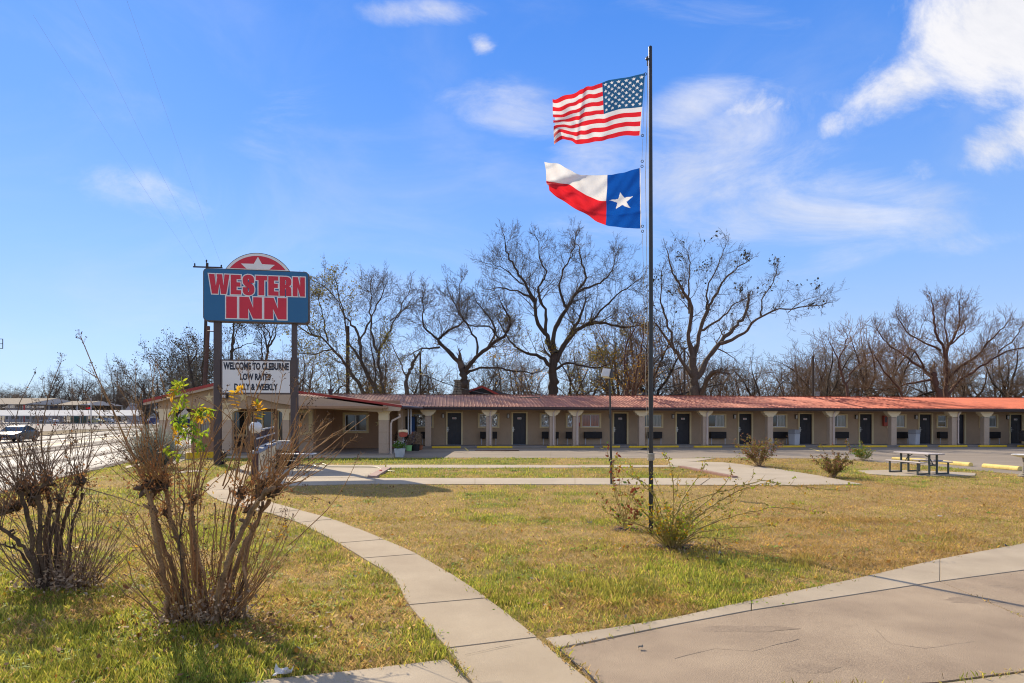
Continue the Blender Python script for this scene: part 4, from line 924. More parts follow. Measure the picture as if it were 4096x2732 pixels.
# block letters
def stroke(pts, w):
    pts = [Vector(p) for p in pts]; n = len(pts); l = []; r = []
    for i in range(n):
        t = (pts[min(i + 1, n - 1)] - pts[max(i - 1, 0)]).normalized(); nn = Vector((-t.y, t.x)); l.append(tuple(pts[i] + nn * w)); r.append(tuple(pts[i] - nn * w))
    return l + r[::-1]
def smooth_curve(P_, m=4):
    out = []; A = [Vector(p) for p in P_]
    for i in range(len(A) - 1):
        for q in range(m):
            t = q / m; p0 = A[max(i - 1, 0)]; p1 = A[i]; p2 = A[i + 1]; p3 = A[min(i + 2, len(A) - 1)]
            out.append(tuple(0.5 * ((2 * p1) + (p2 - p0) * t + (2 * p0 - 5 * p1 + 4 * p2 - p3) * t * t + (3 * p1 - p0 - 3 * p2 + p3) * t ** 3)))
    out.append(tuple(A[-1])); return out
GL = {
 'W': (1.22, [[(.02, 1), (.34, 1), (.42, .40), (.50, .82), (.47, 1), (.78, 1), (.86, .40), (.92, 1), (1.20, 1), (1.02, 0), (.72, 0), (.63, .52), (.53, 0), (.20, 0)]]),
 'E': (.62, [[(.0, 0), (0, 1), (.58, 1), (.58, .78), (.34, .78), (.34, .62), (.56, .62), (.56, .40), (.34, .40), (.34, .22), (.60, .22), (.60, 0)]]),
 'S': (.72, [[(.68, .62), (.38, .62), (.38, .74), (.37, .81), (.345, .83), (.32, .81), (.315, .75), (.32, .70), (.35, .66), (.45, .61), (.58, .54), (.665, .45), (.695, .33), (.69, .20), (.65, .09), (.55, .01), (.40, -.03), (.24, -.02), (.11, .03), (.04, .12), (.02, .22), (.02, .38), (.32, .38), (.32, .24), (.33, .17), (.36, .15), (.385, .17), (.395, .24), (.385, .31), (.35, .35), (.22, .42), (.11, .50), (.04, .58), (.015, .69), (.02, .82), (.06, .92), (.15, .99), (.30, 1.03), (.46, 1.02), (.58, .98), (.655, .90), (.68, .78)]]),
 'T': (.68, [[(.0, 1), (.66, 1), (.66, .77), (.50, .77), (.50, 0), (.16, 0), (.16, .77), (0, .77)]]),
 'R': (.72, [[(0, 0), (0, 1), (.42, 1), (.58, .96), (.67, .86), (.69, .72), (.66, .58), (.56, .51), (.64, .46), (.68, .36), (.69, 0), (.37, 0), (.37, .34), (.34, .40), (.32, .40), (.32, 0)], [(.32, .58), (.36, .60), (.375, .66), (.375, .76), (.36, .81), (.32, .82)]]),
 'N': (.74, [[(0, 0), (0, 1), (.30, 1), (.44, .50), (.44, 1), (.72, 1), (.72, 0), (.44, 0), (.28, .48), (.28, 0)]]),
 'I': (.36, [[(0, 0), (0, 1), (.34, 1), (.34, 0)]]),
}
def word(txt, x0, x1, z0, z1, off_, gap=.03):
    tot = sum(GL[c][0] for c in txt) + gap * (len(txt) - 1); sX = (x1 - x0) / tot; H = z1 - z0; x = x0; res = []
    for c in txt:
        wd, sp = GL[c]; res.append([[(x + p[0] * sX, z0 + p[1] * H) for p in s] for s in sp]); x += (wd + gap) * sX
    return res
def area(p): return sum(p[i][0] * p[(i + 1) % len(p)][1] - p[(i + 1) % len(p)][0] * p[i][1] for i in range(len(p))) / 2
def grow(p, d):                                       # swell an outline by d (miter limited)
    n = len(p); s = 1 if area(p) > 0 else -1; out = []
    for i in range(n):
        a, b, c = Vector(p[i - 1]), Vector(p[i]), Vector(p[(i + 1) % n]); e1 = (b - a); e2 = (c - b)
        if e1.length < 1e-6 or e2.length < 1e-6: out.append(tuple(b)); continue
        e1.normalize(); e2.normalize(); n1 = Vector((e1.y, -e1.x)) * s; n2 = Vector((e2.y, -e2.x)) * s; kk = n1 + n2
        if kk.length < .25: kk = n1
        kk.normalize(); out.append(tuple(b + kk * d / max(.45, kk.dot(n1))))
    return out
def lettering(txt, x0, x1, z0, z1, ol):
    for c, glyph in zip(txt, word(txt, x0, x1, z0, z1, 0, .055)):
        mb = MB(); outer = [grow(glyph[0], ol)] + ([grow(glyph[1], -ol * .7)] if len(glyph) > 1 else [])
        add_flat(mb, poly_geo(outer), 0, 0, -.236 - (.001 if txt.index(c) % 2 else 0), 0); add_flat(mb, poly_geo(glyph), 0, 0, -.243, 1)
        mb.build('letter', [MT['sign_white'], MT['sign_red']], sign)
lettering('WESTERN', sx(830), sx(1217), sz(1184), sz(1107), .040)
lettering('INN', sx(901), sx(1145), sz(1278), sz(1193), .045)
# posts
for px, r in ((861, .135), (1171, .105)):
    mb = MB(); mb.box(sx(px) - r, sx(px) + r, -.13, .13, -.1, ZB - .001); o = mb.build('post', MT['sign_post'], sign); bevel(o, .02)
o = MB().box(sx(1171) - .14, sx(1171) + .14, -.17, .17, -.08, sz(1428)).build('post_sleeve', MT['sign_post'], sign); bevel(o, .02)
# white letter board
B0, B1, BZ0, BZ1 = sx(877), sx(1160), sz(1577), sz(1440)
o = MB().box(B0, B1, -.16, .16, BZ0, BZ1).build('board_frame', MT['sign_post'], sign)
MB().box(B0 + .07, B1 - .05, -.172, -.161, BZ0 + .06, BZ1 - .06).build('board_face', MT['marquee_white'], sign)
def line(txt, px, py, h, w, bold=.05):
    V, _ = text_geo(txt, 1.0, 'CENTER', bold, 1.0); wd = max(v[0] for v in V) - min(v[0] for v in V); g = text_geo(txt, h, 'CENTER', bold, w / (wd * h))
    mb = MB(); add_flat(mb, g, px, py, -.176); mb.build('lettering', MT['letter_black'], sign)
hh = .24
line('WELCOME TO CLEBURNE', sx(1021), sz(1479), .27, sx(1151) - sx(888)); line('LOW RATES', sx(1016), sz(1520), .245, sx(1078) - sx(956)); line('DAILY & WEEKLY', sx(1018), sz(1560), .245, sx(1106) - sx(931))
# ladder like bracket and pipe left of the post
mb = MB(); mb.tube([(sx(862), .05, sz(1328)), (sx(818), .05, sz(1328))], .025, 6); mb.build('side_bracket', MT['sign_post'], sign)
sp = empty('spot_lamp', G(887, 1858)); tag(sp, 'small black ground spotlight on a stake beside the sign post', 'spotlight')
o = MB().box(-.16, .16, -.12, .12, .28, .52).build('lamp_head', MT['black_metal'], sp); bevel(o, .03); mb = MB(); mb.tube([(.02, 0, .3), (.08, 0, .1), (.10, 0, 0)], .02, 6); mb.box(.02, .14, -.04, .04, 0, .14); mb.build('stake', MT['black_metal'], sp)

# ------------------------------------------------------------------ flagpole with two flags
pb = G(2604, 2135); FZ = pb.y; fk = FZ / F
pole = empty('flagpole', pb); tag(pole, 'tall dark steel flagpole rising from behind the rose bush', 'flagpole')
top = HC - (190 - HY) * fk - pb.z
mb = MB(); mb.tube([(0, 0, -.1), (0, 0, top * .5), (-.012, 0, top)], [.041, .037, .031], 16); mb.build('pole_shaft', MT['metal_pole'], pole, True)
mb = MB(); mb.ball((-.012, 0, top), .032, 10); mb.build('finial_cap', MT['metal_pole'], pole, True)
def fp(px, py, d=0.0): return Vector(((px - CX) * fk, d, HC - (py - HY) * fk)) + Vector((0, FZ, 0))
mb = MB()
for i in range(6): mb.tube([(-.055 * math.cos(t) * 1.02, .055 * math.sin(t), 1.22 + i * .022 + .004 * math.sin(t * 2)) for t in np.linspace(0, 2 * math.pi, 13)], .011, 5, cap=False)
zr = HC - (1826 - HY) * fk - pb.z; o = mb.build('rope_coil', MT['rope'], pole, True, loc=(0, 0, zr - 1.28))
lp = pb
mb = MB(); a = fp(2588, 280) - lp; 
mb.tube([fp(2592, 260) - lp, fp(2582, 700) - lp, fp(2592, 1400) - lp, fp(2598, 1815) - lp], .0045, 5); mb.tube([fp(2580, 300) - lp, fp(2571, 545) - lp], .0025, 4); mb.tube([fp(2571, 555) - lp, fp(2568, 640) - lp], .0025, 4); mb.tube([fp(2570, 935) - lp, fp(2578, 1300) - lp, fp(2590, 1820) - lp], .0035, 5)
mb.build('halyard', MT['rope'], pole)
mb = MB(); mb.ball(fp(2588, 235) - lp, .03, 8); mb.tube([fp(2590, 225) - lp, fp(2590, 262) - lp], .012, 6); mb.build('pulley', MT['black_metal'], pole)
mb = MB()
for x, y in ((2582, 296), (2570, 542), (2569, 645), (2568, 665), (2570, 905), (2570, 925)):
    mb.tube([fp(x, y) - lp + Vector((.022 * math.cos(t), 0, .022 * math.sin(t))) for t in np.linspace(0, 2 * math.pi, 9)], .006, 5, cap=False)
mb.build('snap_hook', MT['black_metal'], pole)
def ip(pts, t):                                       # polyline interpolation by parameter 0..1 (evenly spaced control points, smoothed)
    n = len(pts) - 1; x = min(max(t, 0), 1) * n; i = min(int(x), n - 1); f = x - i; A = pts
    p0 = A[max(i - 1, 0)]; p1 = A[i]; p2 = A[i + 1]; p3 = A[min(i + 2, n)]
    return tuple(0.5 * (2 * b + (c - a) * f + (2 * a - 5 * b + 4 * c - d) * f * f + (3 * b - a - 3 * c + d) * f ** 3) for a, b, c, d in zip(p0, p1, p2, p3))
def Z2(p): return (2100 + p[0] / 1.96, 150 + p[1] / 1.96)   # coordinates of the enlarged view -> photograph
def flag(name, label, topc, botc, wave, ns, nt_, matfun, mats, extra=None):
    # topc / botc: control points of the upper and lower hem, hoist first, evenly spaced along the fly
    o = empty(name, fp(*Z2(topc[0]))); tag(o, label, 'flag', 'flags on the pole'); base = o.location
    def S(s, t, dd=0.0):                              # s along the fly, t from bottom to top
        a = ip(topc, s); b = ip(botc, s); p = Z2((b[0] + (a[0] - b[0]) * t, b[1] + (a[1] - b[1]) * t)); d = wave(s, t)
        return fp(p[0], p[1], d + dd) - base
    groups = {}
    for i in range(ns):
        for j in range(nt_):
            m = matfun((i + .5) / ns, (j + .5) / nt_)
            if m is not None: groups.setdefault('cloth', []).append((i, j, m)) if not isinstance(m, tuple) else groups.setdefault(m, []).append((i, j, 1))
    for key, cells in groups.items():
        vi = {}; mb = MB()
        def vid(i, j):
            if (i, j) not in vi: vi[(i, j)] = len(mb.v); mb.v.append(tuple(S(i / ns, j / nt_)))
            return vi[(i, j)]
        for i, j, m in cells: mb.f.append((vid(i, j), vid(i + 1, j), vid(i + 1, j + 1), vid(i, j + 1))); mb.m.append(m)
        nm = 'cloth' if key == 'cloth' else 'star'; me = bpy.data.meshes.new(nm); me.from_pydata(mb.v, [], mb.f)
        for x in mats: me.materials.append(x)
        me.polygons.foreach_set('material_index', mb.m); me.polygons.foreach_set('use_smooth', [True] * len(me.polygons)); link(nm, me, o)
    return o, S
def us_wave(s, t):
    r = .10 * s; return -.03 * math.sin(9 * s + 2.0 * t) * min(1, s * 4) - .05 * s * math.sin(17 * s - 3.5 * t) + .045 * math.sin(5.2 * s + 4 * t) * s - .16 * max(0, s - .55) * math.sin(23 * s - 5 * t) + .028 * math.sin(31 * s + 7 * t) * s * (1 - t) + .014 * math.sin(47 * s - 11 * t) * s + .010 * math.sin(13 * s + 26 * t) * s + .05 * math.exp(-((s - .74 + .10 * t) / .035) ** 2) - .20 * max(0, s - .5) * max(0, t - .7) * 6
UT = [(940, 280), (868, 297), (795, 312), (720, 322), (655, 335), (595, 353), (540, 372), (490, 392), (440, 416), (395, 452), (330, 470), (262, 486), (212, 508)]
UB = [(903, 768), (850, 772), (790, 771), (730, 777), (670, 790), (620, 803), (560, 811), (500, 820), (440, 827), (390, 827), (330, 823), (280, 828), (230, 829)]
random.seed(11)
USTARS = []
for row in range(9):
    nc = 6 if row % 2 == 0 else 5
    for c in range(nc): USTARS.append(((.40 / 12) * (1 + 2 * c + (0 if row % 2 == 0 else 1)), 6 / 13 + (7 / 13) * (row + 1) / 10))
def in_star(dx, dy, rin=.40):                         # unit five pointed star test
    r = math.hypot(dx, dy)
    if r > 1: return False
    a = math.atan2(dx, dy) % (2 * math.pi / 5); a = min(a, 2 * math.pi / 5 - a); h = math.pi / 5
    # edge from (1 at angle 0) to (rin at angle h)
    x1, y1 = 0.0, 1.0; x2, y2 = rin * math.sin(h), rin * math.cos(h); px, py = r * math.sin(a), r * math.cos(a)
    return (x2 - x1) * (py - y1) - (y2 - y1) * (px - x1) <= 0 if ((x2 - x1) * (0 - y1) - (y2 - y1) * (0 - x1)) <= 0 else (x2 - x1) * (py - y1) - (y2 - y1) * (px - x1) >= 0
def usm(s, t):
    st = min(12, int(t * 13))
    if s > .955 and ((st == 7 and s > .965) or (st == 5 and s > .975)): return None
    if s < .40 and t > 6 / 13:
        for k_, (a, b) in enumerate(USTARS):
            if abs(s - a) < .021 and abs(t - b) < .033 and in_star((s - a) / .0205, (t - b) / .032): return (k_, 'star')
        return 2
    if s < .012: return 1
    return 0 if st % 2 == 0 else 1
us, US = flag('american_flag', 'tattered American flag streaming left from the pole, upper flag', UT, UB, us_wave, 300, 169, usm, [MT['flag_red'], MT['flag_white'], MT['flag_blue']])
def tx_wave(s, t):
    return .03 * math.sin(8 * s + 3 * t) * min(1, s * 4) + .10 * s * math.sin(11 * s + 6.5 * t) + .05 * s * math.sin(21 * s + 13 * t) + .02 * math.sin(30 * s - 9 * t) * s + .03 * math.exp(-((t - .62 + .35 * s) / .05) ** 2) * s + .02 * math.exp(-((t - .30 + .25 * s) / .04) ** 2) + .008 * math.sin(43 * s + 19 * t)
TT = [(905, 1020), (840, 1038), (775, 1060), (710, 1076), (645, 1080), (560, 1088), (480, 1078), (410, 1050), (345, 1018), (280, 1003), (215, 995), (150, 990)]
TB_ = [(912, 1497), (845, 1494), (775, 1487), (705, 1480), (632, 1472), (560, 1450), (495, 1408), (440, 1358), (380, 1322), (318, 1294), (250, 1250), (190, 1208)]
def txm(s, t):
    if s < .012: return 1
    if s < 4 / 11:
        dx, dy = (s - .205) / .135, (t - .475) / .175; ca, sa = math.cos(.12), math.sin(.12)
        return ('s', 'star') if in_star(dx * ca - dy * sa, dx * sa + dy * ca, .39) else 2
    return 1 if t > .5 else 0
tx, TXS = flag('texas_flag', 'red, white and blue one star Texas flag streaming left, lower flag', TT, TB_, tx_wave, 220, 120, txm, [MT['flag_red'], MT['flag_white'], MT['flag_royal']])

# ------------------------------------------------------------------ thin black lamp post
pb2 = G(2446, 1938); lz = pb2.y / F
lamp = empty('lamp_post', pb2); tag(lamp, 'thin black lamp post with one pale square floodlight, left of the flagpole', 'lamp post')
hgt = HC - (1527 - HY) * lz - pb2.z
mb = MB(); mb.tube([(0, 0, -.1), (-.02, 0, 1.25), (-.05, 0, hgt)], [.036, .034, .026], 10); mb.box(-.075, -.03, -.03, .03, .70, .78); mb.build('post', MT['black_metal'], lamp, True)
mb = MB(); mb.tube([(-.05, 0, hgt - .02), (-.07, 0, hgt + .10), (-.10, -.02, hgt + .16)], .018, 6); mb.build('lamp_arm', MT['black_metal'], lamp)
hd = empty('lamp_head', (-.16, -.03, hgt + .26), R(-28), lamp); hd.rotation_euler = (R(-16), R(6), R(-34))
o = MB().box(-.13, .13, -.04, .14, -.13, .13).build('housing', MT['lamp_glass'], hd); bevel(o, .025); o = MB().box(-.12, .12, -.058, -.0405, -.12, .12).build('lens', MT['lamp_glass'], hd); bevel(o, .008, 1); MB().box(.131, .17, -.02, .12, -.12, .12).build('side_cap', MT['black_metal'], hd)

# ------------------------------------------------------------------ picnic tables
def picnic():
    t = empty('picnic_table', (0, 0, 0)); L = .91
    for i in range(5): o = MB().box(-L, L, -.37 + i * .150, -.37 + i * .150 + .142, .695, .74).build('top_plank', MT['plank_tan'], t); bevel(o, .012, 1)
    for s in (-1, 1):
        y = s * .62
        for i in range(2): o = MB().box(-L, L, y - .125 + i * .128, y - .125 + i * .128 + .122, .41, .45).build('bench_plank', MT['plank_tan'], t); bevel(o, .012, 1)
        mb = MB()
        for x in (-.72, .72):
            mb.bar((x, y + s * .07, 0), (x, y + s * .07, .41), .05, .05); mb.bar((x, s * .20, 0.03), (x, y + s * .045, .03), .05, .05)
        mb.build('bench_leg', MT['frame_green'], t)
    for x in (-.72, .72):
        for s in (-1, 1): MB().bar((x, s * .17, 0), (x, s * .17, .695), .06, .055).build('table_leg', MT['frame_green'], t)
        MB().bar((x, -.14, .33), (x, .14, .33), .05, .05).build('crossbar', MT['frame_green'], t)
        mb = MB(); sg = -1 if x > 0 else 1
        mb.tube([(x, 0, .35), (x + sg * .10, 0, .50), (x + sg * .20, 0, .58), (x + sg * .42, 0, .68)], .018, 6); mb.tube([(x, .1, .33), (x + sg * .25, .1, .38), (x + sg * .30, .1, .42)], .012, 6); mb.build('brace', MT['frame_green'], t)
    return t
tbl = picnic(); pa = G(3567, 1890); pbb = G(3717, 1901)
# feet: near end centre and far end centre
near_c = (G(3722, 1901) + G(3751, 1901)) / 2; near_c = (G(3655, 1901) + G(3809, 1901)) / 2; far_c = (G(3548, 1889) + G(3690, 1890)) / 2
d = (near_c - far_c); yawt = math.atan2(d.y, d.x); c = (near_c + far_c) / 2
tbl.location = c + Vector((0, 0, .025)); tbl.rotation_euler = (0, 0, yawt); tbl.scale = (d.length / 1.44, 1, 1) if .7 < d.length / 1.44 < 1.6 else (1, 1, 1)
print('TABLE', d.length, math.degrees(yawt))
tag(tbl, 'tan topped folding picnic table with dark green frame on a small pad', 'picnic table')
bk = MB().box(-.14, .14, -.06, .06, 0, .02).build('blue_pad', MT['blue_plastic'], None, loc=tbl.matrix_world @ Vector((0, 0, 0))); bpy.context.view_layer.update()
bk.location = tbl.matrix_world @ Vector((.3, .63, .452)); bk.rotation_euler = (0, 0, yawt); tag(bk, 'small blue mat on the rear bench of the picnic table', 'mat')
# stone bird bath at the right edge
bb = empty('bird_bath', G(4100, 1908)); tag(bb, 'pale round pedestal bird bath cut off at the right edge of the lawn', 'bird bath')
mb = MB(); mb.lathe([(.20, 0), (.21, .05), (.15, .08), (.15, .11), (.09, .14), (.07, .30), (.055, .45), (.07, .62), (.08, .66)], n=20); mb.build('pedestal', MT['stone_old'], bb, True)
mb = MB(); mb.lathe([(.07, .66), (.20, .68), (.36, .73), (.39, .76), (.37, .775), (.30, .75), (.05, .72)], n=24); mb.build('bowl', MT['marquee_white'], bb, True)

# ------------------------------------------------------------------ planters, box on a post, vending machine
def shrub_ball(par, c, rx_, rz_, n, ls, mt, name='foliage', seed=1):
    rs = np.random.RandomState(seed); d = rs.normal(size=(n, 3)); d /= np.linalg.norm(d, axis=1)[:, None]; r = rs.uniform(.35, 1, n) ** .6
    bump_ = 1 + .25 * np.sin(d[:, 0] * 5 + seed) * np.cos(d[:, 2] * 4 + seed)
    cp = np.array(c) + d * (r * bump_)[:, None] * np.array([rx_, rx_, rz_]); return leaves_at(name, cp, ls, mt, par, rs, kind='stuff')
def leaves_at(name, cp, ls, mt, par, rs, kind=None, asp=.5, col=None):
    n = len(cp); a = rs.normal(size=(n, 3)); a /= np.linalg.norm(a, axis=1)[:, None]; b = np.cross(a, rs.normal(size=(n, 3))); b /= np.linalg.norm(b, axis=1)[:, None]
    s = (ls * rs.uniform(.6, 1.3, n))[:, None]
    V = np.stack([cp - a * s, cp + b * s * asp, cp + a * s, cp - b * s * asp], 1).reshape(-1, 3); q = np.arange(4 * n).reshape(-1, 4)
    o = link(name, quick_mesh(name, V, q, MT[mt] if isinstance(mt, str) else mt, col), par)
    if kind: o['kind'] = kind
    return o
wp = empty('white_planter', G(1599, 1829)); tag(wp, 'white square planter of white flowers at the office corner', 'planter')
mb = MB(); mb.v = [(-.18, -.18, 0), (.18, -.18, 0), (.18, .18, 0), (-.18, .18, 0), (-.24, -.24, .43), (.24, -.24, .43), (.24, .24, .43), (-.24, .24, .43)]; mb.f = [(0, 3, 2, 1), (4, 5, 6, 7), (0, 1, 5, 4), (1, 2, 6, 5), (2, 3, 7, 6), (3, 0, 4, 7)]; mb.m = [0] * 6
bevel(mb.build('pot', MT['white_plastic'], wp), .02); shrub_ball(wp, (0, 0, .58), .30, .20, 900, .035, 'leaf_deep', seed=3); shrub_ball(wp, (0, 0, .63), .33, .22, 90, .03, 'flag_white', 'blossom', 4)
def pot(px, py, r0, r1, h, mt, lab, fol=None):
    o = empty('flower_pot', G(px, py)); tag(o, lab, 'flower pot', 'pots by the office corner'); mb = MB(); mb.lathe([(r0, 0), (r1, h), (r1 * 1.08, h), (r1 * 1.08, h + .03), (r1 * .9, h + .03), (r1 * .85, h - .05)], n=14); mb.build('pot', MT[mt], o, True)
    if fol: shrub_ball(o, (0, 0, h + fol[1] * .8), fol[0], fol[1], fol[2], .03, fol[3], seed=int(px))
    return o
pot(1635, 1804, .16, .19, .30, 'lime_plastic', 'lime green round pot beside the white planter', (.2, .25, 300, 'leaf_pale_dry'))
pot(1660, 1803, .24, .27, .34, 'pot_black', 'wide black pot with a grey twiggy plant, right of the green pot', (.42, .42, 1800, 'leaf_pale_dry'))
pot(1682, 1800, .10, .14, .24, 'terracotta', 'small terracotta pot, last of the row', (.06, .12, 40, 'leaf_dry'))
pot(1612, 1798, .2, .24, .32, 'bin_grey', 'grey pot with a dark leafy shrub behind the white planter', (.5, .55, 2200, 'leaf_tree_dark'))
bx_ = empty('post_box', G(1613, 1829)); tag(bx_, 'red and cream box on a thin grey post by the white planter', 'post box')
kk = bx_.location.y / F; MB().box(-.03, .03, -.03, .03, 0, 1.0).build('post', MT['grey_metal'], bx_)
mb = MB(); mb.prism([(-.18, 1.28), (-.20, 1.18), (-.17, 1.02), (-.08, .98), (.08, .98), (.17, 1.02), (.20, 1.18), (.18, 1.28)], -.16, .16); bevel(mb.build('box_body', MT['red_plastic'], bx_), .02)
mb = MB(); mb.prism([(-.21, 1.20), (-.19, 1.33), (.19, 1.33), (.21, 1.20), (.15, 1.21), (0, 1.235), (-.15, 1.21)], -.19, .17); bevel(mb.build('box_lid', MT['cream'], bx_), .02)
vm = empty('vending_machine', P(1640, 1657, 39.5)); vm.location.z = .12; tag(vm, 'tall dark blue vending machine standing in the gap beside the office', 'vending machine')
bevel(MB().box(-.42, .30, 0, .8, 0, 1.85).build('cabinet', MT['pot_black'], vm), .02); MB().box(.0, .29, -.03, -.001, .1, 1.8).build('front_panel', MT['blue_plastic'], vm); MB().box(.06, .20, -.04, -.031, .7, .9).build('selection_panel', MT['red_plastic'], vm)

# ------------------------------------------------------------------ low ramp wall, railing, globe lamp and clutter
A_ = G(1033, 1925); B_ = G(1104, 1862); rw = empty('ramp_wall', A_); tag(rw, 'low beige ramp wall with grey cap and brown railing in front of the office', 'ramp wall')
dv = (B_ - A_); dv.z = 0; Lr = dv.length; rw.rotation_euler = (0, 0, math.atan2(dv.y, dv.x))
MB().box(.0, Lr, .0, .17, -.1, .86).build('wall', MT['cream'], rw); MB().box(-.02, -.001, -.01, .18, -.1, .86).build('end_face', MT['brown_panel'], rw)
o = MB().box(-.06, Lr + .05, -.05, .24, .862, .93).build('cap_stone', MT['grey_metal'], rw); bevel(o, .02)
for x in (.25, Lr * .5, Lr - .3): MB().box(x - .03, x + .03, .07, .13, .931, 1.62).build('rail_post', MT['brown_panel'], rw)
for i in range(2):
    a, b = (.28, Lr * .5 - .03) if i == 0 else (Lr * .5 + .03, Lr - .33)
    MB().box(a, b, .085, .115, 1.05, 1.52).build('rail_panel', MT['brown_panel'], rw)
for z in (1.02, 1.30, 1.56): MB().box(.0, Lr - .2, .02, .055, z, z + .04).build('handrail', MT['white_plastic'], rw)
MB().box(.02, .10, .04, .12, .931, 2.10).build('gate_post', MT['sign_post'], rw)
gl = empty('globe_lamp', G(1020, 1925)); tag(gl, 'white glass globe lamp on a short post at the near end of the ramp', 'globe lamp')
q = gl.location.y / F; zc = HC - (1711 - HY) * q - gl.location.z; mb = MB(); mb.ball((-.02, .1, zc), .20, 20); mb.build('globe', MT['lamp_glass'], gl, True); mb = MB(); mb.lathe([(.04, .9), (.04, zc - .24), (.1, zc - .22), (.08, zc - .17)], (-.02, .1, 0), 12); mb.build('post', MT['black_metal'], gl)
gb = empty('grey_cabinet', G(1137, 1858)); tag(gb, 'grey metal topped dark cabinet standing beside the ramp', 'cabinet')
bevel(MB().box(-.30, .30, -.15, .35, .62, .98).build('lid_box', MT['grey_metal'], gb), .02); MB().box(-.28, .28, -.12, .32, 0, .618).build('dark_body', MT['pot_black'], gb); MB().box(.301, .33, -.1, .0, .7, .95).build('red_tab', MT['red_plastic'], gb)
ct = empty('utility_cart', G(1150, 1874)); tag(ct, 'black wire cart with red edge beside the grey cabinet', 'cart')
mb = MB()
for y in (-.25, .2):
    mb.tube([(-.35, y, .1), (-.35, y, .62), (-.30, y, .68), (.32, y, .68), (.38, y, .62), (.38, y, .1)], .014, 6); mb.tube([(-.35, y, .30), (.38, y, .30)], .012, 6)
for x in (-.35, .38): mb.tube([(x, -.25, .3), (x, .2, .3)], .012, 6); mb.tube([(x, -.25, .6), (x, .2, .6)], .012, 6)
mb.build('wire_frame', MT['black_metal'], ct); MB().box(-.30, .34, -.22, .18, .10, .30).build('basket', MT['pot_black'], ct); mb = MB(); mb.tube([(-.2, .22, .66), (.3, .22, .66), (.38, .22, .60), (.40, .22, .2)], .025, 6); mb.build('red_hose_edge', MT['red_plastic'], ct)
for x in (-.3, .3):
    mb = MB(); mb.tube([(x, -.27, .09), (x, -.23, .09)], .09, 10); mb.build('wheel', MT['tyre'], ct)
ft = empty('folding_table', G(1195, 1868)); tag(ft, 'low white topped folding table with thin dark legs near the cart', 'folding table')
bevel(MB().box(-.72, .62, -.3, .3, .50, .535).build('tabletop', MT['white_plastic'], ft), .01)
for s in (-1, 1):
    mb = MB(); mb.tube([(s * .5, -.25, 0), (s * .45, -.25, .5)], .014, 6); mb.tube([(s * .5, .25, 0), (s * .45, .25, .5)], .014, 6); mb.build('leg', MT['black_metal'], ft)
st = empty('wire_stand', G(1192, 1905)); tag(st, 'thin black wire plant stand with spindly legs on the paving', 'plant stand')
mb = MB()
for a in range(4): t = a * math.pi / 2 + .4; mb.tube([(.2 * math.cos(t), .2 * math.sin(t), 0), (.13 * math.cos(t), .13 * math.sin(t), .35), (.15 * math.cos(t), .15 * math.sin(t), .62)], .008, 5)
mb.tube([(.15 * math.cos(t), .15 * math.sin(t), .62) for t in np.linspace(0, 6.283, 13)], .008, 5, cap=False); mb.build('wire_legs', MT['black_metal'], st)
def hose(pts, r, lab, z=.03):
    q = [G(*p) for p in pts]; base = q[0]; q = [tuple(v) for v in smooth_curve([tuple(p - base) for p in q], 5)]; mb = MB(); mb.tube([(a, b, c + z) for a, b, c in q], r, 6)
    o = mb.build('garden_hose', MT['hose'], None, True, loc=base); tag(o, lab, 'hose'); return o
hose([(1215, 1862), (1280, 1868), (1305, 1865), (1290, 1858), (1255, 1860), (1280, 1869), (1380, 1871), (1500, 1872), (1520, 1878), (1545, 1886), (1580, 1889)], .022, 'black and tan garden hose trailing along the upper walk into the bed')
hose([(1150, 1868), (1180, 1880), (1225, 1888), (1236, 1903), (1232, 1906)], .02, 'short curl of garden hose under the wire stand')
fl = tag(MB().ball((0, 0, .05), .07, 8).build('orange_flower', MT['cone_orange'], None, loc=G(1523, 1892)), 'small orange bloom at the corner of the lawn bed', 'flower')

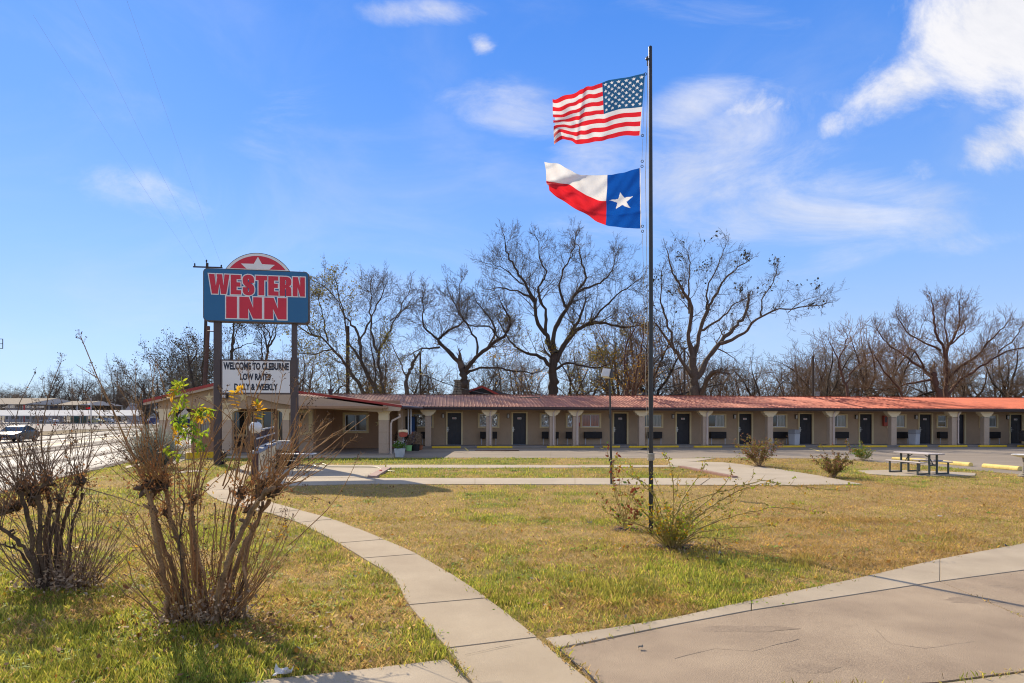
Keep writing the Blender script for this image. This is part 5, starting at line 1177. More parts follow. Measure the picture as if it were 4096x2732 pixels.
# ------------------------------------------------------------------ vehicles
def arc(cx, cz, r, a0, a1, n=8): return [(cx + r * math.cos(R(a0 + (a1 - a0) * i / n)), cz + r * math.sin(R(a0 + (a1 - a0) * i / n))) for i in range(n + 1)]
def car(name, lab, low, green, W, wb, wr, paint, loc, rz, cat='car', plate=True):
    o = empty(name, loc, rz); tag(o, lab, cat)
    # the lower body, sections rounded towards the roof side
    st = [(-W, .0, 0), (-W * .97, .02, .03), (-W * .90, .05, .07)]
    mb = MB(); n = len(low); rows = []
    cz = .55
    for y, zs, sh in [(-W * .90, .05, .05), (-W, .0, .0), (W, .0, .0), (W * .90, .05, .05)]:
        rows.append([(x * (1 - sh * .25), y, z - (zs if z > cz else -zs * .3)) for x, z in low])
    order = [(-.86, .05), (-.97, .02), (-1.0, 0)]
    secs = []
    for f, sh in ((-.84, .055), (-.95, .018), (-1.0, .0)): secs.append((f, sh))
    mb = MB(); secs2 = [(-.90, -.05), (-1, 0), (1, 0), (.90, -.05)]
    mb.prism(low, -W, W); b = mb.build('body', MT[paint], o); bevel(b, .07, 3); b.data.polygons.foreach_set('use_smooth', [True] * len(b.data.polygons))
    # greenhouse
    mb = MB(); k = len(green); zt = max(z for x, z in green); z0 = min(z for x, z in green)
    ins = lambda z: W * (.93 - .22 * (z - z0) / (zt - z0))
    L_ = [(x, -ins(z), z) for x, z in green]; R_ = [(x, ins(z), z) for x, z in green]
    mb.quad(L_, 0); mb.quad(R_[::-1], 0)
    for i in range(k):
        j = (i + 1) % k; roofy = green[i][1] > zt - .09 and green[j][1] > zt - .09; mb.quad([L_[i], L_[j], R_[j], R_[i]], 1 if roofy else 0)
    g = mb.build('windows', [MT['car_glass'], MT[paint]], o)
    mb = MB()
    for i in range(k):
        j = (i + 1) % k
        if green[i][1] <= z0 + .01 and green[j][1] <= z0 + .01: continue
        mb.tube([L_[i], L_[j]], .028, 6); mb.tube([R_[i], R_[j]], .028, 6)
    mid = [p for p in green if p[1] > zt - .05]; xm = sum(p[0] for p in mid) / len(mid)
    for s in (L_, R_): sy = 1 if s is R_ else -1; mb.tube([(xm - .1, sy * ins(z0), z0), (xm - .05, sy * ins(zt), zt)], .03, 6)
    mb.build('pillars', MT[paint], o, True)
    for x in wb:
        for s in (-1, 1):
            w = empty('wheel', (x, s * (W - .10), wr), parent=o); mb = MB(); mb.tube([(0, -.11, 0), (0, .11, 0)], wr, 20); t_ = mb.build('tyre', MT['tyre'], w, True); bevel(t_, .02)
            mb = MB(); mb.tube([(0, s * .112, 0), (0, s * .118, 0)], wr * .66, 16)
            mb.build('rim_back', MT['black_metal'], w)
            mb = MB()
            for a in range(7): t = a * 2 * math.pi / 7; mb.bar((0, s * .122, 0), (wr * .64 * math.cos(t), s * .122, wr * .64 * math.sin(t)), .05, .02)
            mb.tube([(wr * .65 * math.cos(t), s * .12, wr * .65 * math.sin(t)) for t in np.linspace(0, 6.283, 17)], .016, 5, cap=False); mb.build('rim', MT['chrome'], w, True)
    fx = min(p[0] for p in low)
    for s in (-1, 1):
        m_ = MB(); m_.ball((fx + .20, s * W * .74, .66), .13, 10, sq=.6); m_.build('headlight', MT['headlight'], o, True)
        m_ = MB(); m_.ball((green[0][0] + .25, s * (W + .08), green[0][1] + .05), .09, 8, sq=.7); m_.build('mirror', MT[paint], o, True)
    MB().box(fx - .015, fx + .02, -W * .5, W * .5, .42, .58).build('grille', MT['pot_black'], o)
    if plate: MB().box(fx - .03, fx - .016, -.17, .17, .30, .42).build('number_plate', MT['marquee_white'], o)
    return o
low = [(-2.25, .26), (-2.30, .45), (-2.22, .68), (-1.9, .80), (-1.0, .93), (-.2, .98), (1.2, 1.0), (1.9, 1.0), (2.22, .92), (2.30, .66), (2.27, .32), (2.0, .22)] + arc(1.42, .30, .37, 0, 180) + [(.9, .18), (-.85, .18)] + arc(-1.42, .30, .37, 0, 180)
green = [(-1.05, .92), (-.30, 1.33), (.2, 1.42), (.7, 1.40), (1.35, 1.20), (1.95, .98)]
cp_ = G(74, 1770); cpx = Vector((cp_.x, cp_.y, -.36)); Zc = 57.5; cpx = Vector(((66 - CX) / F * Zc, Zc, -.355))
car('grey_coupe', 'dark grey two door coupe driving towards the camera on the highway', low, green, .90, (-1.42, 1.42), .33, 'car_paint', cpx, rang + R(90) + R(0))
low2 = [(-2.35, .40), (-2.42, .55), (-2.40, 1.02), (-2.2, 1.12), (-1.0, 1.18), (2.3, 1.2), (2.42, 1.1), (2.42, .45), (2.1, .40)] + arc(1.5, .42, .46, 0, 180) + [(.9, .36), (-.9, .36)] + arc(-1.5, .42, .46, 0, 180)
green2 = [(-1.1, 1.16), (-.45, 1.80), (.3, 1.86), (2.1, 1.84), (2.35, 1.18)]
sv = motel.matrix_world @ Vector((fs(4078, 3.0) + 2.3, -3.6, 0)); sv.z = float(gz(sv.x, sv.y)) + .006
car('parked_suv', 'dark parked SUV, only its front corner showing at the right edge', low2, green2, .95, (-1.5, 1.5), .38, 'suv_paint', sv, MA + R(2), 'suv', False)

# ------------------------------------------------------------------ utility poles and wires
up_ = P(829, 1657, 62); up_.z = .0; kq = 62 / F
tp = empty('utility_pole', up_); tag(tp, 'wooden utility pole with crossarm rising behind the left of the big sign', 'utility pole')
zt = HC - (1052 - HY) * kq; mb = MB(); mb.tube([((812 - 829) * kq, 0, 0), (0, 0, zt)], [.20, .12], 10); mb.build('pole_shaft', MT['wood_pole'], tp, True)
cz = HC - (1069 - HY) * kq; MB().bar(((777 - 829) * kq, -.2, cz), ((893 - 829) * kq, -.2, cz - .08), .12, .12).build('crossarm', MT['wood_pole'], tp)
ins_ = [(783, 1062), (830, 1048), (889, 1068)]
for x, y in ins_: mb = MB(); mb.lathe([(.04, 0), (.09, .08), (.05, .14), (.09, .2), (.03, .28)], ((x - 829) * kq, -.2, HC - (y - HY) * kq - .1), 8); mb.build('insulator', MT['black_metal'], tp)
def wire(p0, p1, sag, lab, r=.012, mt='wire', n=16):
    pts = []
    for i in range(n + 1): t = i / n; p = p0.lerp(p1, t); p.z -= sag * 4 * t * (1 - t); pts.append(p - p0)
    mb = MB(); mb.tube(pts, r, 4); o = mb.build('overhead_wire', MT[mt], None, loc=p0); tag(o, lab, 'wire', 'overhead wires'); return o
ends = [((240, 225), 12), ((380, 160), 12), ((530, 60), 12)]
for (x, y), ((ex, ey), Z), l in zip(ins_, ends, ('left', 'middle', 'right')): 
    p0 = Vector(((x - CX) * kq, 61.8, HC - (y - HY) * kq + .16)); p1 = P(ex, ey, 34.0)
    wire(p0, p1 + (p1 - p0) * .1, .25, 'thin power line climbing to the upper left from the %s insulator of the crossarm' % l, .0045, 'thin_line')
def plain_pole(px, ptop, Z, r, lab, mt='wood_pole', lean=0):
    b = P(px, 1657, Z); b.z = -.1; o = empty('utility_pole', b); tag(o, lab, 'utility pole'); kq = Z / F; h = HC - (ptop - HY) * kq
    mb = MB(); mb.tube([(0, 0, 0), (lean, 0, h)], [r, r * .8], 8); mb.build('pole_shaft', MT[mt], o, True); return o
plain_pole(1391, 1300, 56, .19, 'plain wooden pole among the leaning trunks right of the sign'); plain_pole(1681, 1405, 58, .10, 'thin bare pole left of the stone chimney')
plain_pole(2738, 1385, 60, .12, 'pale straight pole just right of the flagpole', 'bark_grey'); pq = plain_pole(3252, 1420, 62, .14, 'dark straight pole with a small box, between trees at the right')
MB().box(.2, .55, -.2, .1, 3.6, 4.4).build('transformer_box', MT['grey_metal'], pq)
lp_ = plain_pole(808, 1300, 57, .22, 'dark reddish leaning pole left of the left sign post', 'bark_red', .55)
wire(P(1700, 1500, 50), P(2160, 1590, 43), .5, 'black service cable sloping down to the motel roof ridge', .03, 'black_metal')
wire(P(1310, 1395, 60), P(1700, 1500, 50), .4, 'black cable between the poles behind the roof', .02, 'black_metal')
# small frame of a roadside sign cut off at the left edge
fr = empty('sign_frame', P(-14, 1657, 60)); fr.location.z = -.3; tag(fr, 'thin dark metal sign frame cut off by the left edge of the sky', 'sign frame'); kq = 60 / F; z0 = HC - (1394 - HY) * kq + .3; z1 = HC - (1356 - HY) * kq + .3; x1 = 25 * kq
mb = MB(); mb.bar((-1.2, 0, z0), (x1, 0, z0), .05, .05); mb.bar((-1.2, 0, z1), (x1, 0, z1), .05, .05); mb.bar((-1.2, 0, (z0 + z1) / 2), (x1, 0, (z0 + z1) / 2), .05, .05); mb.bar((x1, 0, z0), (x1, 0, z1), .05, .05); mb.bar((-1.2, 0, -.1), (-1.2, 0, z1), .2, .2); mb.build('frame', MT['black_metal'], fr)

# ------------------------------------------------------------------ house with stone chimney behind the wing
hs = empty('house_behind', P(1860, 1657, 54)); hs.location.z = -.1; tag(hs, 'dark red gabled house with a stone chimney showing above the motel roof', 'house'); kq = 54 / F
def hz(py): return HC - (py - HY) * kq + .1
def hx(px): return (px - 1860) * kq
MB().box(hx(1790), hx(2330), 2, 10, 0, 3.0).build('wall', MT['stucco_dark'], hs)
mb = MB(); mb.prism([(hx(1770), hz(1580)), (hx(1930), hz(1548)), (hx(2085), hz(1585)), (hx(2085), hz(1585) - .2), (hx(1770), hz(1580) - .2)], 1.6, 10.5); mb.build('roof', MT['roof_shingle'], hs)
mb = MB(); mb.bar((hx(1860), 1.5, hz(1566)), (hx(1925), 1.5, hz(1543)), .06, .18); mb.bar((hx(1925), 1.5, hz(1543)), (hx(1998), 1.5, hz(1580)), .06, .18); mb.build('red_fascia', MT['red_paint'], hs)
mb = MB(); mb.prism([(hx(1865), hz(1600)), (hx(1865), hz(1568)), (hx(1925), hz(1549)), (hx(1990), hz(1580)), (hx(1990), hz(1600))], 1.52, 1.6); mb.build('gable', MT['pot_black'], hs)
ch = empty('chimney', (hx(1845), .6, 0), parent=hs); random.seed(5)
MB().box(-.60, .60, 0, .8, 0, hz(1523)).build('core', MT['tar'], ch); MB().box(-.68, .68, -.06, .86, hz(1523), hz(1517)).build('cap', MT['stone_old'], ch)
zz = 2.6
mb = MB()
while zz < hz(1526):
    xx = -.66; h = rnd(.14, .24)
    while xx < .60:
        w = min(rnd(.16, .36), .66 - xx); mb.prism([(xx + .012, zz + rnd(0, .03)), (xx + w * rnd(.3, .7), zz - .0), (xx + w - .012, zz + rnd(0, .03)), (xx + w - .015, zz + h - rnd(.015, .04)), (xx + w * .5, zz + h - .012), (xx + .012, zz + h - rnd(.015, .04))], -.05, .0); xx += w
    zz += h
mb.build('stonework', MT['stone_old'], ch)
g2h = empty('grey_house', P(2690, 1657, 60)); g2h.location.z = -.1; tag(g2h, 'grey roof of a small house peeping over the motel right beside the flagpole', 'house'); kq = 60 / F
MB().box(-4, 4, 0, 8, 0, 3.0).build('wall', MT['wall_lilac'], g2h)
mb = MB(); mb.prism([((2520 - 2690) * kq, 3.0), ((2570 - 2690) * kq, HC - (1570 - HY) * kq + .1), ((2640 - 2690) * kq, HC - (1583 - HY) * kq + .1), ((2850 - 2690) * kq, 3.0)], -.5, 8.5); mb.build('roof', MT['roof_shingle'], g2h)

# ------------------------------------------------------------------ across the highway
def far_z(x, y): return float(gz(x, y)) + .02
FZ1 = 165.0; kf = FZ1 / F; gzf = -.42 + .03
def fX(px, Z=FZ1): return (px - CX) / F * Z
def fH(py, Z=FZ1): return HC - (py - HY) / F * Z - gzf
cpn = empty('long_carport', (fX(200), FZ1, gzf)); tag(cpn, 'long low white roofed carport on slim posts across the highway', 'carport')
xl = fX(-60) - fX(200); xr = fX(556) - fX(200); hE, hR = fH(1662), fH(1640)
mb = MB(); mb.prism([(-.0, hE - .15), (-.0, hE), (4.2, hR), (8.4, hE), (8.4, hE - .15), (4.2, hR - .15)], xl, xr, 0, 'x'); mb.build('roof', MT['roof_white'], cpn)
mb = MB(); mb.prism([(0.05, hE - .16), (4.2, hR - .2), (8.35, hE - .16)], xr - .3, xr - .2, 0, 'x'); mb.build('gable', MT['roof_pale'], cpn)
n = 22
for i in range(n):
    x = xl + .3 + i * (xr - xl - .6) / (n - 1)
    for y in (.2, 8.2): MB().box(x - .06, x + .06, y, y + .12, 0, hE - .16).build('post', MT['post_white'], cpn)
def pavil(name, lab, x0, x1, e, rdg, Z, dep, endx):
    o = empty(name, (fX((x0 + x1) / 2, Z), Z, gzf)); tag(o, lab, 'pavilion', 'brown roofed open pavilions'); c = (x0 + x1) / 2; k_ = Z / F; he, hr = fH(e, Z), fH(rdg, Z); a, b = (x0 - c) * k_, (x1 - c) * k_
    mb = MB(); mb.prism([(0, he - .1), (0, he + .05), (dep / 2, hr), (dep, he + .05), (dep, he - .1), (dep / 2, hr - .15)], a, b, 0, 'x'); mb.build('roof', MT['roof_pale'], o)
    mb = MB(); mb.prism([(.1, he), (dep / 2, hr - .1), (dep - .1, he)], b + .01, b + .1, 0, 'x'); mb.build('gable', MT['wall_white'], o)
    m_ = 5
    for i in range(m_):
        x = a + .4 + i * (b - a - .8) / (m_ - 1)
        for j, y in enumerate((.3, dep - .5)): MB().box(x - .14, x + .14, y, y + .28, 0, he - .1).build('post', MT['red_paint'] if (i == m_ - 1 and j == 0 and x1 < 150) else MT['post_white'], o)
    return o
pavil('pavilion', 'nearer open pavilion with a brown roof and one red post, at the left edge', -160, 98, 1617, 1588, 176, 26, 0); pavil('pavilion', 'wide open pavilion with a brown roof, behind the white carport', 74, 310, 1620, 1601, 185, 22, 0)
wb_ = empty('white_hall', (fX(90, 205), 205, gzf)); tag(wb_, 'long pale hall with dark windows behind the carport posts', 'hall'); k_ = 205 / F; MB().box((20 - 90) * k_, (165 - 90) * k_, 0, 10, 0, 4.5).build('wall', MT['wall_lilac'], wb_)
mb = MB(); mb.prism([(-.5, 4.5), (5, 6.4), (10.5, 4.5)], (10 - 90) * k_, (175 - 90) * k_, 0, 'x'); mb.build('roof', MT['roof_shingle'], wb_)
for i in range(7):
    x = (30 + i * 20 - 90) * k_; w = empty('window', (x, -.06, 1.0), parent=wb_); MB().box(-.5, .5, 0, .05, 0, 2.0).build('pane', MT['glass_dark'], w); MB().box(-.6, .6, -.02, .0, -.1, 0).build('sill', MT['post_white'], w)
gh = empty('grey_bungalow', (fX(575, 190), 190, gzf)); tag(gh, 'grey bungalow with a dark shingle roof across the highway left of the office', 'bungalow'); k_ = 190 / F
MB().box((508 - 575) * k_, (690 - 575) * k_, 0, 9, 0, 3.4).build('wall', MT['wall_lilac'], gh)
mb = MB(); mb.prism([(-.6, 3.3), (4.5, 7.0), (9.6, 3.3)], (520 - 575) * k_, (640 - 575) * k_, 0, 'x'); mb.build('roof', MT['roof_shingle'], gh); mb = MB(); mb.prism([((505 - 575) * k_, 3.3), ((530 - 575) * k_, 5.6), ((560 - 575) * k_, 3.3)], -1.2, 3); mb.build('porch_gable', MT['wall_lilac'], gh)
nb_ = empty('blue_building', (fX(690, 120), 120, gzf)); tag(nb_, 'dark roofed building seen through the office porch opening', 'building'); k_ = 120 / F
MB().box((560 - 690) * k_ * 0, (775 - 690) * k_, 0, 8, 0, 1.6).build('wall', MT['navy'], nb_); mb = MB(); mb.prism([(-.4, 1.6), (4, 3.6), (8.4, 1.6)], -.3, (780 - 690) * k_, 0, 'x'); mb.build('roof', MT['roof_shingle'], nb_)
bx2 = empty('blue_container', (fX(588, 160), 160, gzf)); tag(bx2, 'dark blue container with a white notice near the carport end', 'container'); bevel(MB().box(-1.1, 1.1, 0, 2, 0, 1.6).build('bin_body', MT['navy'], bx2), .05); MB().box(-.1, .75, -.03, -.002, .9, 1.5).build('notice', MT['marquee_white'], bx2)
tk = empty('green_tank', (fX(315, 178), 178, gzf)); tag(tk, 'dark green water tank behind the carport posts', 'tank'); mb = MB(); mb.lathe([(1.9, 0), (1.95, .2), (1.95, 2.4), (1.4, 3.0), (.3, 3.2), (.01, 3.2)], n=16); mb.build('tank_shell', MT['tank_green'], tk, True)
ds = empty('warning_sign', (fX(627, 84), 84, -.42)); tag(ds, 'diamond road sign seen from behind beside the office corner', 'road sign'); k_ = 84 / F; h = .93 * 1.0
zc = HC - (1646 - HY) * k_ + .42; mb = MB(); r_ = 24 * k_; mb.prism([(-r_, zc), (0, zc - r_), (r_, zc), (0, zc + r_)], -.01, .01); mb.build('sign_plate', MT['sign_aluminium'], ds); MB().box(-.035, .035, -.06, -.0105, 0, zc + .5).build('post', MT['grey_metal'], ds); MB().box(-.35, .35, -.035, -.0105, zc + .25, zc + .31).build('brace', MT['grey_metal'], ds)
for i, (px, lab) in enumerate(((152, 'left of the car roof'), (222, 'second from the left'), (255, 'third from the left'), (355, 'nearest the green tank'))):
    o = empty('traffic_cone', (fX(px, 142), 142, gzf)); tag(o, 'small orange traffic cone on the yard across the highway, ' + lab, 'traffic cone', 'orange traffic cones'); mb = MB(); mb.lathe([(.24, 0), (.24, .03), (.14, .04), (.03, .72), (.01, .72)], n=10); mb.build('cone', MT['cone_orange'], o); mb = MB(); mb.lathe([(.10, .33), (.075, .46)], (0, 0, 0), 10); mb.build('white_band', MT['marquee_white'], o)
for i, (px, Z, lab) in enumerate(((35, 128, 'left end, cut by the frame'), (95, 130, 'above the grey coupe'))):
    o = empty('picnic_bench', (fX(px, Z), Z, gzf)); tag(o, 'metal picnic table across the highway, ' + lab, 'picnic table', 'metal picnic tables across the highway')
    MB().box(-1.5, 1.5, -.4, .4, .72, .78).build('tabletop', MT['grey_metal'], o)
    for s in (-1, 1): MB().box(-1.5, 1.5, s * .75 - .15, s * .75 + .15, .42, .46).build('bench_seat', MT['grey_metal'], o); MB().bar((s * 1.1, -.8, 0), (s * 1.1, 0, .72), .07, .07).bar((s * 1.1, .8, 0), (s * 1.1, 0, .72), .07, .07).build('leg', MT['black_metal'], o)
fgp = empty('small_flagpole', (fX(364, 160), 160, gzf)); tag(fgp, 'white flagpole across the highway with two small faded flags', 'flagpole'); k_ = 160 / F; MB().box(-.09, .09, -.09, .09, 0, fH(1592, 160)).build('pole_shaft', MT['post_white'], fgp)
for z, c, w in ((1617, 'flag_white', 1.0), (1634, 'flag_red', 1.3)): mb = MB(); h_ = fH(z, 160); mb.prism([(-.1, h_ + .4), (-w * .6, h_ + .25), (-w, h_ + .2), (-w * .95, h_ - .1), (-w * .5, h_ - .15), (-.1, h_ - .1)], -.02, .02); mb.build('flag', MT[c], fgp)
def parked(px, Z, c, lab, rz=0.0):
    m_ = mat('paint_' + str(px), c, None, 2, .3, spec=.6); l2 = [(x, z) for x, z in low]; car('parked_car', lab, low, green, .9, (-1.42, 1.42), .33, 'paint_' + str(px), Vector((fX(px, Z), Z, gzf)), rz)
parked(195, 178, (.6, .6, .62), 'white car parked behind the carport posts, left of the tank'); parked(385, 180, (.55, .5, .2), 'pale yellow car parked behind the carport posts, right of the tank', R(180)); parked(425, 182, (.5, .52, .55), 'silver car parked behind the right half of the carport')
# kerb rail of the yard
rl = empty('low_fence', (fX(300, 138), 138, gzf)); tag(rl, 'low pale rail fence along the yard across the highway', 'fence'); k_ = 138 / F
for i in range(26):
    x = (-20 + i * 25 - 300) * k_; MB().box(x - .05, x + .05, -.05, .05, 0, .55).build('post', MT['post_white'], rl)
MB().box((-30 - 300) * k_, (610 - 300) * k_, -.03, .03, .50, .60).build('rail', MT['post_white'], rl)

# ------------------------------------------------------------------ bare winter trees
def norm(v): return v / (np.linalg.norm(v) + 1e-9)
def growb(tb, p, d, L, r, lvl, pr, rng, tips):
    n = (5, 4, 3, 2, 2)[min(lvl, 4)]; pts = [p]; q = p; seg = L / n; dd = d
    for i in range(n):
        dd = norm(dd + rng.normal(size=3) * pr['wig'] + np.array((0, 0, pr['up'])) * (1 if lvl < 3 else .5)); q = q + dd * seg; pts.append(q)
    rad = np.linspace(r, max(r * .35, pr['rmin'] * .8), n + 1); tb[1 if lvl < pr.get('split', 1) else 0].add(pts, rad, 5 if lvl < 1 else (4 if r > .03 else 3)) if False else tb.add(pts, rad, 5 if r > .06 else 3)
    if lvl >= pr['lv']: tips.append(pts[-1]); return
    kids = pr['kids'][min(lvl, len(pr['kids']) - 1)]
    for k in range(kids):
        t = pr['start'] + (1 - pr['start']) * (k + rng.uniform(.1, .9)) / kids; i = min(int(t * n), n - 1); f = t * n - i
        c = pts[i] * (1 - f) + pts[i + 1] * f; ax = norm(pts[i + 1] - pts[i]); side = norm(np.cross(ax, rng.normal(size=3)))
        an = rng.uniform(*pr['ang']); nd = norm(ax * math.cos(an) + side * math.sin(an)); rr = r * (1 - .6 * t) * rng.uniform(.5, .7)
        growb(tb, c, nd, L * rng.uniform(.42, .72) * (1.15 - .45 * t), max(rr, pr['rmin']), lvl + 1, pr, rng, tips)
    growb(tb, pts[-1], dd, L * .55, max(r * .38, pr['rmin']), lvl + 1, pr, rng, tips)
BASEPR = dict(wig=.16, up=.06, lv=2, kids=(4, 4, 3), start=.2, ang=(.45, 1.1), rmin=.011)
def hero(name, lab, Z, limbs, zo, zs, seed, bark='bark_grey', twig='twig_grey', pr=None, leaves=None, depth=3.0, dens=1.0, twl=1.0, r0=.42, rootpx=None):
    rng = np.random.RandomState(seed); pr_ = dict(BASEPR); pr_.update(pr or {}); k_ = Z / F
    L3 = []
    for li, (pts, r_a, r_b) in enumerate(limbs):
        px = [(zo[0] + x / zs, zo[1] + y / zs) for x, y in pts]; dz = 0 if li == 0 else rng.uniform(-depth, depth); n = len(px)
        w = [np.array(((x - CX) * k_, Z + dz * (i / (n - 1)) ** 1.2, HC - (y - HY) * k_)) for i, (x, y) in enumerate(px)]; L3.append((w, r_a, r_b))
    base = L3[0][0][0].copy(); gz0 = float(gz(base[0], base[1])) - .1; base = np.array((base[0], base[1], gz0))
    o = empty(name, tuple(base)); tag(o, lab, 'tree', 'bare trees behind the motel')
    trunk = TB(); tw = TB(); tips = []
    for li, (w, ra, rb) in enumerate(L3):
        w = [p - base for p in w]
        if w[0][2] < 6 and li in (rootpx or [0]): w = [np.array((w[0][0] + (w[0][0] - w[1][0]) * .2, w[0][1], 0))] + w
        c = np.array(smooth_curve3(w, 4)); c[1:-1] += rng.normal(size=(len(c) - 2, 3)) * .05
        m = len(c); rad = (ra + (rb - ra) * np.linspace(0, 1, m) ** .7) * .84; rad = rad * (1 + .08 * rng.normal(size=m)); trunk.add(c, rad, 8)
        ln = np.cumsum(np.r_[0, np.linalg.norm(np.diff(c, axis=0), axis=1)]); tot = ln[-1]
        a0 = .30 if li else .9; s = tot * a0
        while s < tot:
            i = min(np.searchsorted(ln, s), m - 1); ax = norm(c[i] - c[i - 1]); side = norm(np.cross(ax, rng.normal(size=3))); an = rng.uniform(.5, 1.2)
            d = norm(ax * math.cos(an) + side * math.sin(an) + np.array((0, 0, .15))); f = s / tot
            growb(tw, c[i], d, rng.uniform(1.3, 3.0) * twl * (1.25 - .78 * f), max(rad[i] * rng.uniform(.22, .40), .014), 0, pr_, rng, tips); s += rng.uniform(.35, .75) / dens
        growb(tw, c[-1], norm(c[-1] - c[-2]), rng.uniform(.7, 1.2) * twl, max(rb, .02), 0, pr_, rng, tips)
    trunk.build('trunk', MT[bark], o); tw.build('crown', MT[twig], o)
    if leaves:
        for (mt, n, ls, sel) in leaves:
            T = np.array(tips); T = T[[bool(sel(t + base)) for t in T]] if sel else T
            if len(T) == 0: continue
            idx = rng.randint(0, len(T), n); cp = T[idx] + rng.normal(size=(n, 3)) * .18; leaves_at('foliage', cp, ls, mt, o, rng, 'stuff')
    return o
def smooth_curve3(A, m=4):
    out = []
    for i in range(len(A) - 1):
        p0 = A[max(i - 1, 0)]; p1 = A[i]; p2 = A[i + 1]; p3 = A[min(i + 2, len(A) - 1)]
        for q in range(m):
            t = q / m; out.append(0.5 * ((2 * p1) + (p2 - p0) * t + (2 * p0 - 5 * p1 + 4 * p2 - p3) * t * t + (3 * p1 - p0 - 3 * p2 + p3) * t ** 3))
    out.append(A[-1]); return out
ZA = ((1100, 900), 1.567); ZC = ((2500, 900), 1.473)
hero('bare_tree', 'tallest bare spreading tree with yellow vines round its trunk, left of the flagpole', 55, [
    ([(1740, 1075), (1745, 980), (1745, 900), (1750, 800)], .55, .40), ([(1748, 880), (1790, 800), (1850, 690), (1900, 600), (1940, 500)], .34, .10), ([(1760, 850), (1830, 730), (1960, 620), (2080, 610), (2180, 630), (2320, 622)], .32, .06),
    ([(1748, 830), (1700, 700), (1640, 600), (1625, 480), (1560, 370), (1500, 280), (1450, 180), (1440, 100)], .30, .045), ([(1690, 690), (1700, 560), (1655, 450), (1665, 370), (1700, 300), (1660, 200), (1645, 90)], .20, .045),
    ([(1750, 790), (1760, 640), (1830, 520), (1890, 420), (1960, 310), (1930, 180), (1925, 90)], .30, .045), ([(1890, 420), (2000, 370), (2090, 320), (2140, 230), (2165, 140)], .15, .04), ([(1742, 900), (1660, 830), (1560, 800), (1470, 735), (1420, 650)], .22, .06),
    ([(1830, 520), (1780, 400), (1800, 300), (1850, 210), (1870, 120)], .15, .04), ([(1960, 620), (2060, 520), (2150, 440), (2230, 390)], .15, .04), ([(1625, 480), (1540, 420), (1450, 405), (1380, 400)], .14, .04), ([(1745, 920), (1830, 870), (1950, 900), (2060, 890)], .16, .05), ([(1560, 370), (1500, 330), (1430, 270), (1350, 250)], .09, .03)],
    *ZA, 3, 'bark_dark', 'twig_grey', leaves=[('leaf_vine', 3000, .075, lambda t: t[2] < 10.5), ('leaf_yellow', 600, .07, lambda t: t[2] < 8)], dens=1.8, twl=.92, pr=dict(lv=3, kids=(4, 3, 3), rmin=.0075))
hero('bare_tree', 'wide low bare tree forking into two heavy arms behind the stone chimney', 52, [
    ([(1190, 1075), (1188, 1000), (1183, 940), (1170, 890)], .40, .34), ([(1180, 930), (1240, 850), (1330, 780), (1400, 730), (1460, 680), (1472, 600), (1430, 540)], .26, .06), ([(1170, 890), (1110, 810), (1030, 740), (1045, 685), (1100, 640), (1170, 590), (1200, 510)], .26, .05),
    ([(1110, 810), (1000, 700), (940, 640), (930, 540), (935, 450)], .15, .04), ([(1030, 765), (960, 770), (900, 770), (830, 800)], .12, .04), ([(1190, 940), (1260, 900), (1400, 890), (1500, 905), (1640, 912)], .16, .05),
    ([(1260, 840), (1270, 740), (1200, 620), (1150, 540), (1100, 440)], .14, .04), ([(1330, 780), (1380, 660), (1330, 560), (1260, 470)], .13, .04), ([(1400, 730), (1340, 640), (1240, 650), (1180, 600)], .11, .04), ([(1150, 560), (1160, 470), (1165, 400)], .07, .03)],
    *ZA, 7, 'bark_dark', 'twig_grey', leaves=[('leaf_yellow', 140, .08, lambda t: t[2] < 6)], dens=2.1, twl=.84, pr=dict(lv=3, kids=(4, 3, 3), rmin=.0075, wig=.2))
hero('bare_tree', 'cluster of leaning bare trunks with pale green leaves at left, right of the big sign', 54, [
    ([(650, 1075), (590, 960), (540, 850), (530, 730), (500, 640), (430, 560), (400, 440), (380, 350)], .30, .04), ([(560, 1070), (480, 930), (420, 840), (330, 730), (240, 690), (170, 640)], .26, .05), ([(682, 1070), (660, 950), (640, 800), (680, 700), (720, 600), (770, 500), (815, 390)], .22, .04),
    ([(540, 850), (480, 760), (460, 640), (430, 500), (330, 400)], .16, .04), ([(640, 800), (600, 680), (580, 560), (570, 420), (560, 330)], .15, .04), ([(530, 730), (600, 600), (650, 480), (700, 370)], .12, .04), ([(420, 840), (350, 780), (250, 800), (160, 800)], .12, .04), ([(330, 730), (300, 620), (270, 520), (235, 430)], .11, .04), ([(628, 1070), (632, 900), (600, 760)], .14, .06), ([(720, 600), (800, 560), (870, 480)], .08, .03), ([(240, 690), (200, 600), (170, 540)], .07, .03)],
    *ZA, 5, 'bark_grey', 'twig_grey', leaves=[('leaf_vine', 3000, .09, lambda t: t[0] < -13.0), ('leaf_bush', 900, .08, lambda t: t[2] < 5)], rootpx=[0, 1, 2, 8], dens=1.9, twl=.92, pr=dict(lv=3, kids=(4, 3, 3), rmin=.0075))
hero('bare_tree', 'broken bare stub of a tree left of the stone chimney', 53, [([(825, 1075), (825, 960), (850, 900), (866, 858)], .24, .14), ([(820, 960), (800, 880), (770, 800), (740, 740)], .09, .03)], *ZA, 12, 'bark_grey', 'twig_grey', leaves=[('leaf_vine', 500, .08, None)], dens=.9, twl=.8)
